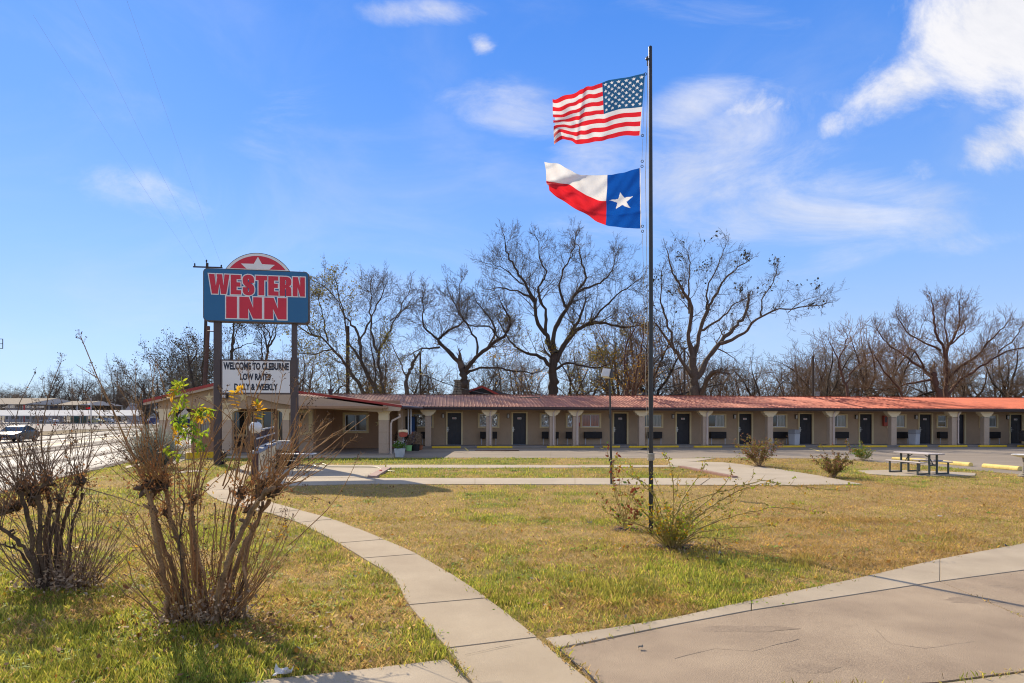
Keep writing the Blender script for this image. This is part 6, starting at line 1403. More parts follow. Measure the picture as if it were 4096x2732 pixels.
hero('bare_tree', 'tall bare tree with dark leaf clumps and long right limb, right of the flagpole', 56, [
    ([(415, 1025), (410, 940), (405, 880), (400, 780)], .58, .36), ([(400, 780), (370, 650), (380, 520), (340, 430), (290, 370), (240, 290), (205, 200)], .30, .04), ([(405, 770), (440, 620), (480, 500), (520, 420), (560, 340), (620, 280), (700, 230)], .26, .04), ([(425, 900), (500, 770), (580, 680), (660, 600), (725, 530), (762, 425)], .30, .13),
    ([(560, 700), (690, 640), (720, 590), (830, 520), (960, 515), (1090, 495)], .20, .04), ([(395, 890), (300, 760), (230, 680), (165, 610)], .24, .08), ([(300, 760), (270, 680), (210, 530), (180, 440), (172, 330)], .16, .04), ([(800, 535), (800, 440), (850, 350), (860, 300)], .08, .03), ([(380, 520), (375, 400), (395, 250), (380, 130)], .13, .03), ([(480, 500), (475, 380), (535, 250), (565, 150)], .13, .03), ([(440, 620), (560, 560), (640, 470), (720, 430)], .14, .04), ([(960, 515), (1000, 470), (1060, 450)], .05, .02), ([(345, 430), (355, 350)], .12, .11), ([(435, 1010), (470, 900), (495, 870)], .26, .20), ([(165, 610), (90, 590), (20, 590)], .08, .04)],
    *ZC, 21, 'bark_grey', 'twig_grey', leaves=[('leaf_tree_dark', 420, .14, lambda t: math.sin(t[0] * 2.3) + math.sin(t[2] * 2.9 + 1) > 1.35 and t[2] > 11)], dens=1.4, twl=.8, pr=dict(lv=3, kids=(3, 3, 2), rmin=.0075))
hero('bare_tree', 'broad rounded bare tree with reddish limbs near the right edge', 60, [
    ([(1860, 1030), (1840, 960), (1820, 900), (1815, 870)], .42, .30), ([(1892, 1015), (1888, 880), (1860, 740), (1795, 630), (1775, 530), (1745, 460)], .34, .04), ([(1885, 880), (1900, 720), (1960, 600), (1960, 470)], .24, .04), ([(1890, 930), (1950, 850), (2060, 770), (2150, 670), (2220, 590)], .22, .04), ([(1900, 1015), (2000, 890), (2100, 820), (2200, 750), (2350, 720)], .24, .05),
    ([(1820, 900), (1760, 840), (1680, 760), (1600, 680), (1560, 580)], .20, .04), ([(1640, 1025), (1560, 920), (1470, 850), (1400, 770)], .20, .04), ([(1760, 840), (1640, 740), (1520, 790)], .12, .04), ([(1920, 700), (2050, 620), (2120, 560)], .12, .04), ([(1860, 740), (1700, 640), (1650, 540)], .14, .04), ([(2200, 750), (2290, 670), (2330, 600)], .09, .03), ([(1840, 900), (1740, 930), (1600, 960), (1480, 950)], .14, .04), ([(1905, 700), (1870, 580), (1870, 470)], .12, .03)],
    *ZC, 33, 'bark_red', 'twig_warm', rootpx=[0, 1, 4, 6], dens=2.35, twl=.80, pr=dict(up=.12, lv=3, kids=(4, 3, 2), rmin=.0075))
hero('bare_tree', 'thin reddish forked trunk left of the broad rounded tree', 60, [([(1312, 1030), (1300, 940), (1275, 880), (1262, 800), (1300, 700), (1308, 650)], .22, .04), ([(1300, 940), (1340, 860), (1390, 800)], .12, .04), ([(1275, 880), (1230, 780), (1170, 700)], .11, .03)], *ZC, 35, 'bark_red', 'twig_warm', dens=1.0)
hero('bare_tree', 'reddish trunks with orange leaves just left of the flagpole', 54, [([(2200, 1075), (2215, 980), (2190, 880), (2200, 760), (2260, 640)], .26, .05), ([(2240, 1075), (2260, 960), (2290, 800), (2300, 680)], .20, .05), ([(2262, 1070), (2290, 940), (2320, 800)], .14, .05)], *ZA, 40, 'bark_red', 'twig_warm', leaves=[('leaf_yellow', 380, .075, None)], rootpx=[0, 1, 2], twl=.8)
hero('bare_tree', 'bare forked tree between the two sign posts', 58, [([(1490, 1400), (1490, 1060), (1500, 960), (1520, 850), (1560, 740)], .22, .04), ([(1495, 980), (1450, 850), (1400, 760), (1340, 720)], .12, .03), ([(1500, 940), (1580, 860), (1640, 780), (1690, 720)], .12, .03), ([(1420, 1300), (1425, 1060), (1400, 880), (1350, 760)], .13, .04), ([(1520, 850), (1490, 760), (1450, 700)], .08, .03)], (450, 1000), 2.41, 44, 'bark_dark', 'twig_grey', rootpx=[0, 3], leaves=[('leaf_tree_dark', 500, .08, None)], twl=.8)
hero('bare_tree', 'dark bare tree right of the left sign post', 58, [([(1150, 1400), (1150, 1040), (1152, 950), (1165, 800), (1172, 690)], .24, .08), ([(1152, 950), (1110, 850), (1085, 700)], .12, .04), ([(1155, 980), (1220, 930), (1300, 900)], .10, .03)], (450, 1000), 2.41, 45, 'bark_dark', 'twig_grey', leaves=[('leaf_tree_dark', 900, .085, None)], twl=.8)
hero('bare_tree', 'bushy half bare tree over the office roof left of the sign', 60, [([(790, 1400), (760, 1200), (740, 1100), (720, 1000), (650, 950)], .26, .04), ([(760, 1200), (700, 1120), (620, 1080)], .12, .03), ([(740, 1100), (790, 1010), (770, 930)], .12, .03), ([(880, 1400), (890, 1150), (960, 1060)], .2, .04)], (450, 1000), 2.41, 46, 'bark_dark', 'twig_grey', rootpx=[0, 3], leaves=[('leaf_tree_dark', 1500, .09, None)], dens=1.3, twl=.9)

# smaller trees of the wood behind, five kinds copied with their own turn and size
def kind_tree(seed, bark, twig, lv=3, kids=(5, 4, 3), fork=4, leaf=None, spread=.5):
    rng = np.random.RandomState(seed); trunk = TB(); tw = TB(); tips = []; pr = dict(BASEPR); pr.update(lv=lv - 1, kids=kids, rmin=.013, wig=.18)
    h0 = rng.uniform(1.5, 3.0); top = np.array((rng.normal() * .3, rng.normal() * .3, h0)); trunk.add([np.array((0, 0, -.2)), top * .5, top], [.26, .22, .19], 7)
    for i in range(fork):
        a = 2 * math.pi * i / fork + rng.uniform(-.5, .5); d = norm(np.array((math.cos(a) * spread, math.sin(a) * spread, 1.0))); p = top; pts = [p]; n = 7
        for k in range(n): d = norm(d + rng.normal(size=3) * .16 + np.array((0, 0, .05))); p = p + d * (9.0 - h0) / n; pts.append(p)
        rad = np.linspace(.15, .04, n + 1); trunk.add(pts, rad, 6)
        for k in range(1, n):
            for j in range(2): side = norm(np.cross(norm(pts[k + 1] - pts[k]), rng.normal(size=3))); growb(tw, pts[k], norm(side + d * .9), rng.uniform(1.3, 2.4), max(rad[k] * .5, .03), 0, pr, rng, tips)
        growb(tw, pts[-1], d, 1.8, .035, 0, pr, rng, tips)
    o = empty('wood_tree', (0, 0, 0)); trunk.build('trunk', MT[bark], o); tw.build('crown', MT[twig], o)
    if leaf:
        T = np.array(tips); idx = rng.randint(0, len(T), leaf[1]); leaves_at('foliage', T[idx] + rng.normal(size=(leaf[1], 3)) * .25, .11, leaf[0], o, rng, 'stuff')
    return o
kinds = [kind_tree(1, 'bark_dark', 'twig_grey'), kind_tree(2, 'bark_grey', 'twig_warm', fork=5, spread=.7), kind_tree(3, 'bark_dark', 'twig_grey', fork=3, spread=.35, leaf=('leaf_vine', 350)), kind_tree(4, 'bark_red', 'twig_warm', fork=4, spread=.6), kind_tree(5, 'bark_dark', 'twig_grey', fork=5, spread=.45, leaf=('leaf_tree_dark', 1800))]
DESC = ['dark bare twiggy tree', 'pale grey bare spreading tree', 'slim bare tree with yellow leaves', 'reddish brown bare tree', 'dark half leafy tree']
used = set(); rt = random.Random(8)
WOOD = []
for px in range(2640, 3330, 62): WOOD.append((px + rt.uniform(-20, 20), rt.uniform(1405, 1455), rt.uniform(66, 84), rt.choice([0, 1, 0, 3]), 'in the thicket right of the flagpole'))
for px, top in ((3290, 1345), (3215, 1380), (3350, 1350), (3420, 1400), (3480, 1290), (3550, 1330), (3620, 1400), (3900, 1420), (3990, 1400), (4060, 1340), (4120, 1400), (3700, 1430), (3820, 1400), (4180, 1380), (4260, 1350)): WOOD.append((px, top, rt.uniform(68, 80), rt.choice([0, 1, 3, 1]), 'round the broad rounded tree'))
for px, top in ((1180, 1400), (1240, 1380), (1340, 1420), (1490, 1440), (1560, 1400), (1640, 1430), (1720, 1440), (1790, 1460), (1930, 1430), (1990, 1400), (2070, 1430), (2140, 1420), (2290, 1380), (2350, 1340), (2420, 1300), (2480, 1250), (2540, 1200), (2590, 1260)): WOOD.append((px, top, rt.uniform(64, 76), rt.choice([0, 2, 2, 1]), 'behind roof between sign and flagpole'))
for px, top in ((700, 1385), (640, 1455), (770, 1340), (590, 1470), (880, 1400), (960, 1350), (1090, 1380)): WOOD.append((px, top, rt.uniform(70, 95), rt.choice([0, 4, 4]), 'above the left office roof slope'))
FARL = []
for px in range(-60, 620, 36): FARL.append((px + rt.uniform(-14, 14), rt.uniform(1540, 1590), rt.uniform(225, 260), rt.choice([4, 4, 0, 1]), 'in far line across highway'))
for px, top in ((20, 1560), (195, 1455), (150, 1510), (245, 1530), (300, 1490), (345, 1500), (455, 1450), (440, 1520), (520, 1530), (560, 1500), (400, 1540), (480, 1560), (90, 1560)): FARL.append((px, top, rt.uniform(205, 225), rt.choice([0, 1, 0]), 'over the far pavilion roofs'))
ORD = ['first', 'second', 'third', 'fourth', 'fifth', 'sixth', 'seventh', 'eighth', 'ninth', 'tenth', 'eleventh', 'twelfth', '13th', '14th', '15th', '16th', '17th', '18th', '19th', '20th', '21st', '22nd']
allw = WOOD + FARL
for (px, top, Z, kd, where) in allw:
    peers = sorted(w[0] for w in allw if w[4] == where and w[3] == kd); rank_ = peers.index(px)
    src = kinds[kd]; o = src if kd not in used else copy_tree(src); used.add(kd)
    if o is not src: pass
    g = -.1 if Z < 150 else -.4; h = HC - (top - HY) * Z / F - g; s = h / 10.6; wide = rt.uniform(.9, 1.25)
    o.location = ((px - CX) / F * Z, Z, g); o.rotation_euler = (0, 0, rt.uniform(0, 6.28)); o.scale = (s * wide, s * wide, s)
    for k_ in ('label', 'category', 'group'):
        if k_ in o: del o[k_]
    tag(o, '%s, %s %s' % (DESC[kd], ORD[rank_] + ' from left' if len(peers) > 1 else 'only one', where), 'tree', 'trees of the background wood')
for kd, k_ in enumerate(kinds):
    if kd not in used:
        for c in list(k_.children): bpy.data.objects.remove(c)
        bpy.data.objects.remove(k_)
# undergrowth that reads as one mass
rs = np.random.RandomState(5); n = 26000; X = rs.uniform(-150, -20, n); Y = rs.uniform(232, 262, n); mask = (X / Y * F + CX < 700); X, Y = X[mask], Y[mask]; Zv = -.4 + np.abs(rs.normal(size=len(X))) ** 1.1 * 3.4 * (.6 + .8 * vnoise(X * .12, Y * 0, 4))
und = leaves_at('undergrowth', np.stack([X, Y, Zv], 1), .34, 'twig_grey', None, rs); tag(und, kind='stuff')
n = 60000; X = rs.uniform(-22, 62, n); Y = rs.uniform(66, 90, n); Zv = -.1 + np.abs(rs.normal(size=n)) * (.8 + 1.3 * vnoise(X * .22, Y * .1, 8))
tb = TB(); und2 = None
P0 = np.stack([X, Y, Zv], 1)[:3000]
for i in range(3000):
    d = rs.normal(size=3) * np.array((.5, .3, .9)); d[2] = abs(d[2]); d = norm(d) * rs.uniform(.5, 1.4); p = P0[i]; tb.add([p, p + d * .5 + rs.normal(size=3) * .08, p + d], [.022, .016, .01], 3)
und2 = tb.build('undergrowth', MT['twig_grey'], None); tag(und2, kind='stuff')

# ------------------------------------------------------------------ crape myrtles in the left foreground
def zpt(x, y, z_): return (x / 1.808, 1900 + y / 1.808)
leaf_me = {}
def leaf_mesh(mt, L=1.0, W=.42):
    if mt in leaf_me: return leaf_me[mt]
    V = [(0, 0, 0), (L * .25, W * .42, .02), (L * .6, W * .45, .02), (L, 0, -.05), (L * .6, -W * .45, .02), (L * .25, -W * .42, .02), (L * .3, 0, -.04), (L * .65, 0, -.05)]
    Fc = [(0, 1, 6), (1, 2, 7, 6), (2, 3, 7), (3, 4, 7), (4, 5, 6, 7), (5, 0, 6)]; me = bpy.data.meshes.new('leaf'); me.from_pydata(V, [], Fc); me.materials.append(MT[mt]); leaf_me[mt] = me; return me
def put_leaf(par, p, d, L, mt, rng, droop=.3):
    d = norm(np.array(d) + rng.normal(size=3) * .25 - np.array((0, 0, droop))); q = Vector(d).to_track_quat('X', 'Z'); o = link('leaf', leaf_mesh(mt), par, tuple(p)); o.rotation_mode = 'QUATERNION'
    from mathutils import Quaternion
    o.rotation_quaternion = q @ Quaternion((1, 0, 0), rng.uniform(-1.2, 1.2)); o.scale = (L, L, L); return o
def myrtle(name, lab, Z, stems, seed, bark, twmat, knobs, ends, extra_n, leafspec):
    rng = np.random.RandomState(seed); k_ = Z / F
    def W(px, py, dz=0.0): s = (Z + dz) / F; return np.array(((px - CX) * s, Z + dz, HC - (py - HY) * s))
    allp = [zpt(*s[0][0], 0) for s in stems]; bx_ = sum(p[0] for p in allp) / len(allp); by_ = max(p[1] for p in allp); base = np.array(G(bx_, by_)); base[1] = Z
    o = empty(name, tuple(base)); tag(o, lab, 'shrub', 'crape myrtles in the foreground'); tops = []
    for si, (pts, r0, r1) in enumerate(stems):
        dz0 = rng.uniform(-.22, .22); n = len(pts); dz1 = dz0 * 2.0
        w = [W(*zpt(x, y, 0), dz0 + (dz1 - dz0) * i / (n - 1)) for i, (x, y) in enumerate(pts)]
        w[0] = np.array((w[0][0], base[1] + dz0, float(gz(w[0][0], w[0][1])) - .03)); w = [p - base for p in w]
        c = np.array(smooth_curve3(w, 5)); m = len(c); c[1:-1] += rng.normal(size=(m - 2, 3)) * .006; rad = np.linspace(r0 * .72, r1 * .66, m) * (1 + .13 * rng.normal(size=m)); rad[-1] *= 1.5; rad[-2] *= 1.35; rad[0] *= 1.25
        t = TB(); t.add(c, rad, 9)
        for k in range(rng.randint(2, 5)):             # pruned stubs
            i = rng.randint(m // 2, m); d = norm(rng.normal(size=3) + np.array((0, 0, .8))); L = rng.uniform(.03, .09); t.add([c[i], c[i] + d * L, c[i] + d * L * 1.15], [rad[i] * .7, rad[i] * .62, rad[i] * .3], 6)
        t.build('stem', MT[bark if rng.rand() < .75 else 'myrtle_black'], o); tops.append((c[-1], norm(c[-1] - c[-3]), rad[-2])); tops.append((c[int(m * .8)], norm(c[-1] - c[-3]), rad[-2]))
    # knuckles where the twigs spring from
    kc = []
    for (x, y, r) in knobs:
        kt = TB()
        p = W(*zpt(x, y, 0), rng.uniform(-.1, .1)) - base; kc.append(p)
        for i in range(14): d = norm(rng.normal(size=3) + np.array((0, 0, .7))); L = r * rng.uniform(.5, 1.25); kt.add([p - d * .3 * L, p + d * L * .6, p + d * L], [r * .30, r * .25, r * rng.uniform(.06, .16)], 6)
        kt.build('knuckle', MT['myrtle_black'], o)
    tw = TB(); sd = TB(); dry = []; gl = []
    def twig(p0, p1, r, seeds, bow=None):
        v = p1 - p0; L = np.linalg.norm(v); n = 7; bow = bow if bow is not None else rng.normal(size=3) * .06 * L; pts = [p0 + v * (i / n) + bow * math.sin(math.pi * i / n) + rng.normal(size=3) * .004 for i in range(n + 1)]
        tw.add(pts, np.linspace(r, r * .42, n + 1), 4)
        for k in range(int(L / .028)):                 # buds
            t = rng.uniform(.2, 1); i = min(int(t * n), n - 1); q = pts[i] + (pts[i + 1] - pts[i]) * (t * n - i); d = norm(rng.normal(size=3)); rr = r * (1 - .58 * t); tw.add([q, q + d * (rr + rng.uniform(.003, .008))], [rr * .6, .0008], 3)
        for k in range(rng.randint(0, 3)):             # side shoots
            t = rng.uniform(.3, .85); i = int(t * n); d = norm(norm(v) + rng.normal(size=3) * .5); l2 = L * rng.uniform(.12, .35); a = pts[i]; m_ = a + d * l2 * .5 + rng.normal(size=3) * .01; b = a + d * l2 + np.array((0, 0, .02)); tw.add([a, m_, b], [r * .5, r * .35, r * .2], 3)
            if rng.rand() < .4: seedhead(b, d, .06, 7)
        for k in range(rng.randint(0, 3)): i = rng.randint(1, n); dry.append(pts[i])
        if seeds: seedhead(pts[-1], norm(v), seeds, int(18 * seeds / .12))
    def seedhead(p, d, S, n):
        for k in range(n):
            t = rng.uniform(-.6, 1); a = p + d * S * t * .9; side = norm(np.cross(d, rng.normal(size=3))); b = a + norm(side + d * .8) * S * rng.uniform(.25, .6) * (1.1 - .4 * max(t, 0)); tw.add([a, (a + b) / 2 + rng.normal(size=3) * .004, b], [.0016, .0013, .001], 3)
            r = rng.uniform(.0038, .0062); sd.add([b - d * r, b - d * r * .5, b + d * r * .5, b + d * r], [r * .3, r * .95, r * .95, r * .3], 6)
        tw.add([p, p + d * S * .9], [.002, .001], 3)
    for (kx, ky, ex, ey, r, S) in ends:
        p0 = W(*zpt(kx, ky, 0)) - base; dz = rng.uniform(-.3, .3); p1 = W(ex, ey, dz) - base; twig(p0, p1, r * 1.25, S * 1.15)
    srcs = kc + [t[0] for t in tops]
    for i in range(extra_n):
        j = rng.randint(len(kc)) if rng.rand() < .75 else rng.randint(len(srcs)); p0 = srcs[j] + rng.normal(size=3) * .03; a = rng.normal() * .5 + (p0[0] + base[0] - (bx_ - CX) * k_) * .75; L = rng.uniform(.25, 1.05) * (1 if rng.rand() < .7 else 1.3)
        d = norm(np.array((a, rng.normal() * .45, 1.0))); twig(p0, p0 + d * L, rng.uniform(.0042, .0075), rng.choice([0, 0, 0, .07, .11]))
    for i in range(110):                                # thin suckers from the ground
        x0 = rng.uniform(-.32, .32); p0 = np.array((x0, rng.uniform(-.2, .2), 0.0)); L = rng.uniform(.4, 1.5); d = norm(np.array((x0 * 2.0 + rng.normal() * .25, rng.normal() * .35, 1.0))); twig(p0, p0 + d * L, rng.uniform(.0045, .009), rng.choice([0, 0, 0, .06]))
    tw.build('twigs', MT[twmat], o)['kind'] = 'stuff'; sd.build('seed_heads', MT['seed_pod'], o)['kind'] = 'stuff'
    cp = []; 
    for p in kc:
        m_ = 80; cp.append(p + rng.normal(size=(m_, 3)) * np.array((.09, .09, .08)) + np.array((0, 0, .05)))
    if dry: cp.append(np.array(dry))
    leaves_at('dry_leaves', np.concatenate(cp), .021, 'leaf_dry', o, rng, 'stuff')
    n = 1000; cp = np.stack([rng.normal(size=n) * .22, rng.normal(size=n) * .16 - .06, np.abs(rng.normal(size=n)) * .17 + .02], 1); leaves_at('dead_leaves', cp, .026, 'leaf_pale_dry', o, rng, 'stuff')
    return o, base, W, rng
stA = [([(1205, 1070), (1210, 850), (1150, 600), (1120, 400), (1090, 210), (1065, 110)], .040, .034), ([(1320, 1060), (1280, 800), (1200, 560), (1130, 330), (1105, 230)], .036, .028), ([(1300, 1030), (1330, 700), (1280, 450), (1220, 250), (1200, 90)], .034, .026),
       ([(1430, 1075), (1440, 800), (1400, 500), (1380, 300), (1395, 190)], .045, .032), ([(1500, 1050), (1480, 760), (1420, 540), (1395, 300)], .026, .02), ([(1380, 1075), (1350, 760), (1320, 560), (1240, 330)], .034, .024), ([(1560, 1050), (1600, 780), (1680, 560), (1780, 340), (1860, 200), (1940, 110)], .044, .032),
       ([(1640, 1050), (1660, 800), (1760, 520), (1830, 380), (1900, 230)], .034, .026), ([(1700, 1030), (1760, 750), (1800, 500), (1870, 330), (1950, 180)], .030, .022), ([(1600, 1030), (1640, 800), (1680, 500), (1690, 300), (1740, 150)], .040, .034), ([(1760, 1020), (1780, 800), (1760, 600), (1830, 400)], .026, .018),
       ([(1250, 1060), (1200, 800), (1130, 560), (1050, 420)], .014, .009), ([(1450, 1070), (1520, 800), (1540, 500), (1550, 200)], .012, .008), ([(1470, 1060), (1580, 700), (1610, 400), (1660, 90)], .013, .008), ([(1340, 1060), (1320, 800), (1300, 500), (1330, 200)], .012, .009), ([(1680, 1030), (1850, 800), (2000, 600), (2080, 440)], .010, .006), ([(1700, 1030), (1900, 760), (2100, 540), (2200, 400)], .008, .004), ([(1200, 1050), (1100, 950), (960, 760), (920, 580)], .010, .006), ([(1210, 1060), (1050, 960), (900, 850), (810, 750)], .008, .005)]
knA = [(1060, 90, .11), (1150, 60, .12), (1110, 120, .10), (1200, 80, .06), (1395, 180, .07), (1740, 140, .08), (1880, 150, .11), (1950, 90, .12), (1990, 130, .08), (1800, 260, .07), (1200, 280, .06)]
enA = [(1060, 90, 322, 1352, .010, .10), (1060, 90, 372, 1490, .006, .09), (1100, 60, 598, 1452, .007, .08), (1110, 60, 628, 1462, .007, .06), (1150, 60, 700, 1560, .005, .0), (1730, 100, 955, 1478, .007, .13), (1700, 60, 1056, 1472, .009, .15), (1760, 80, 992, 1490, .007, .12), (1950, 90, 1128, 1500, .007, .13), (1980, 60, 1228, 1588, .006, .09), (1960, 80, 1325, 1690, .007, .05), (2000, 80, 1390, 1770, .005, .12), (2000, 90, 1290, 1690, .005, .10), (1950, 60, 1210, 1650, .006, .08),
       (1990, 130, 1312, 2010, .004, .03), (1950, 90, 1180, 1760, .006, .0), (1740, 90, 880, 1560, .004, .05), (1390, 160, 905, 1560, .005, .05), (1395, 160, 870, 1700, .006, 0), (1400, 160, 935, 1640, .006, 0), (1395, 150, 960, 1600, .006, .0), (1620, 100, 1010, 1590, .006, 0), (1610, 80, 1060, 1540, .008, .10), (1150, 60, 480, 1560, .006, .08), (1060, 90, 440, 1620, .005, .08), (1110, 60, 530, 1600, .005, .06), (2080, 440, 1140, 2050, .004, .06)]
myA, baseA, WA, rgA = myrtle('crape_myrtle', 'nearest bare crape myrtle with many pale stems, tall twigs and a few green leaves', 6.53, stA, 5, 'myrtle_bark', 'twig_tan', knA, enA, 130, None)
stB = [([(300, 850), (250, 650), (150, 500), (30, 400), (-60, 350)], .040, .028), ([(330, 850), (240, 600), (225, 400), (185, 250), (150, 130)], .045, .032), ([(360, 850), (290, 560), (290, 300), (265, 150)], .045, .034), ([(400, 830), (330, 550), (345, 350), (355, 180), (330, 80)], .045, .034), ([(420, 830), (400, 560), (420, 300), (430, 200)], .036, .028), ([(440, 820), (440, 500), (475, 300), (520, 200), (560, 100), (600, 50)], .034, .026), ([(480, 810), (505, 560), (530, 350), (560, 250), (600, 130)], .022, .018), ([(380, 840), (350, 500), (420, 330)], .05, .03), ([(270, 840), (180, 600), (80, 520), (-40, 500)], .024, .014), ([(470, 800), (480, 600), (500, 300), (530, 100)], .008, .006)]
knB = [(150, 110, .11), (265, 130, .11), (340, 60, .10), (430, 180, .08), (590, 50, .10), (40, 260, .10), (120, 240, .10), (230, 200, .09)]
enB = [(265, 100, 141, 1488, .007, .05), (340, 40, 242, 1450, .008, .10), (340, 40, 248, 1620, .006, .06), (590, 30, 330, 1640, .005, .12), (590, 30, 345, 1600, .005, .10), (430, 150, 290, 1560, .005, .08), (560, 80, 440, 1720, .005, .08), (150, 90, 30, 1640, .004, .06), (590, 60, 480, 1800, .004, .05), (560, 80, 640, 2060, .006, 0), (590, 70, 500, 2150, .004, 0)]
myB, baseB, WB, rgB = myrtle('crape_myrtle', 'darker bare crape myrtle with black knobbly stems at the left edge', 7.7, stB, 9, 'myrtle_black', 'twig_warm', knB, enB, 150, None)
# leafy sapling growing through the nearer one, every leaf a piece of its own
sap = empty('leafy_sapling', tuple(baseA)); tag(sap, 'young sapling with bright green and yellow leaflets growing through the nearer bare shrub', 'sapling')
def z3(p): return (600 + p[0] / 2.85, 1450 + p[1] / 2.85)
RA = [([(400, 520), (375, 215), (300, 290), (250, 340)], 'g'), ([(330, 300), (270, 330), (235, 400)], 'y'), ([(380, 250), (330, 420), (290, 520), (240, 560)], 'g'), ([(380, 350), (400, 440), (410, 500)], 'g'), ([(300, 520), (265, 600), (300, 700), (345, 730)], 'g'), ([(500, 560), (560, 500), (620, 520), (700, 560)], 'g'), ([(520, 600), (580, 640), (650, 630), (690, 600)], 'y'), ([(430, 560), (500, 620), (560, 600), (620, 560)], 'g'), ([(420, 680), (490, 760), (570, 800), (650, 800)], 'g'), ([(300, 720), (270, 780), (300, 880), (340, 930)], 'y'), ([(160, 960), (220, 1010), (280, 1050), (330, 1090)], 'g'), ([(480, 640), (500, 740), (480, 840), (500, 880)], 'd'), ([(560, 860), (545, 930), (560, 1000)], 'g'), ([(420, 600), (380, 700), (370, 800)], 'd'), ([(600, 880), (560, 900), (620, 960)], 'd'), ([(1020, 560), (960, 400), (980, 320), (1050, 310)], 'y'), ([(1180, 640), (1260, 560), (1240, 490), (1230, 480)], 'y'), ([(380, 200), (330, 240), (280, 255)], 'g'), ([(440, 730), (400, 780), (380, 860)], 'g'), ([(560, 520), (600, 560), (610, 640)], 'd'), ([(330, 600), (360, 640), (400, 640)], 'd')]
tb = TB(); rg = np.random.RandomState(2); rootx = [(900, 2430), (690, 2000)]
for ri, (pts, cl) in enumerate(RA):
    w = [WA(*z3(p), -.25 + rg.uniform(-.12, .12)) - baseA for p in pts]; c = np.array(smooth_curve3(w, 4)); tb.add(c, np.linspace(.0028, .0012, len(c)), 4)
    for i in range(1, len(c)):
        for sgn in (-1, 1):
            if rg.rand() < .10: continue
            d = norm(c[i] - c[i - 1]); side = norm(np.cross(d, np.array((0, 1, 0)))) * sgn; mt = {'g': 'leaf_green', 'y': 'leaf_yellow', 'd': 'leaf_deep'}[cl] if rg.rand() < .82 else rg.choice(['leaf_green', 'leaf_yellow'])
            put_leaf(sap, c[i], side + d * .6, rg.uniform(.048, .072), mt, rg)
for (a, b) in (((700, 2020), (735, 1530)), ((790, 2060), (800, 1650)), ((930, 2000), (945, 1650)), ((760, 2100), (770, 1560)), ((720, 2080), (700, 1780))):
    p0 = WA(*a, -.22) - baseA; p1 = WA(*b, -.22) - baseA; g0 = p0.copy(); g0[2] = 0; g0[0] = (p0[0]) * .35; v = [g0, p0, (p0 + p1) / 2 + rg.normal(size=3) * .02, p1]; c = np.array(smooth_curve3(v, 5)); tb.add(c, np.linspace(.008, .0025, len(c)), 5)
tb.build('sapling_stems', MT['twig_tan'], sap)
ys = [((1920 + rg.uniform(0, 180)) / 1.808, 1900 + (345 + rg.uniform(0, 120)) / 1.808) for _ in range(30)] + [((850 + rg.uniform(0, 180)) / 1.808, 1900 + (250 + rg.uniform(0, 400)) / 1.808) for _ in range(12)] + [(rg.uniform(540, 1050), rg.uniform(1880, 2300)) for _ in range(36)]
for p in ys: put_leaf(sap, WA(*p, rg.uniform(-.3, .1)) - baseA, rg.normal(size=3), rg.uniform(.028, .048), 'leaf_yellow' if rg.rand() < .75 else 'leaf_green', rg)

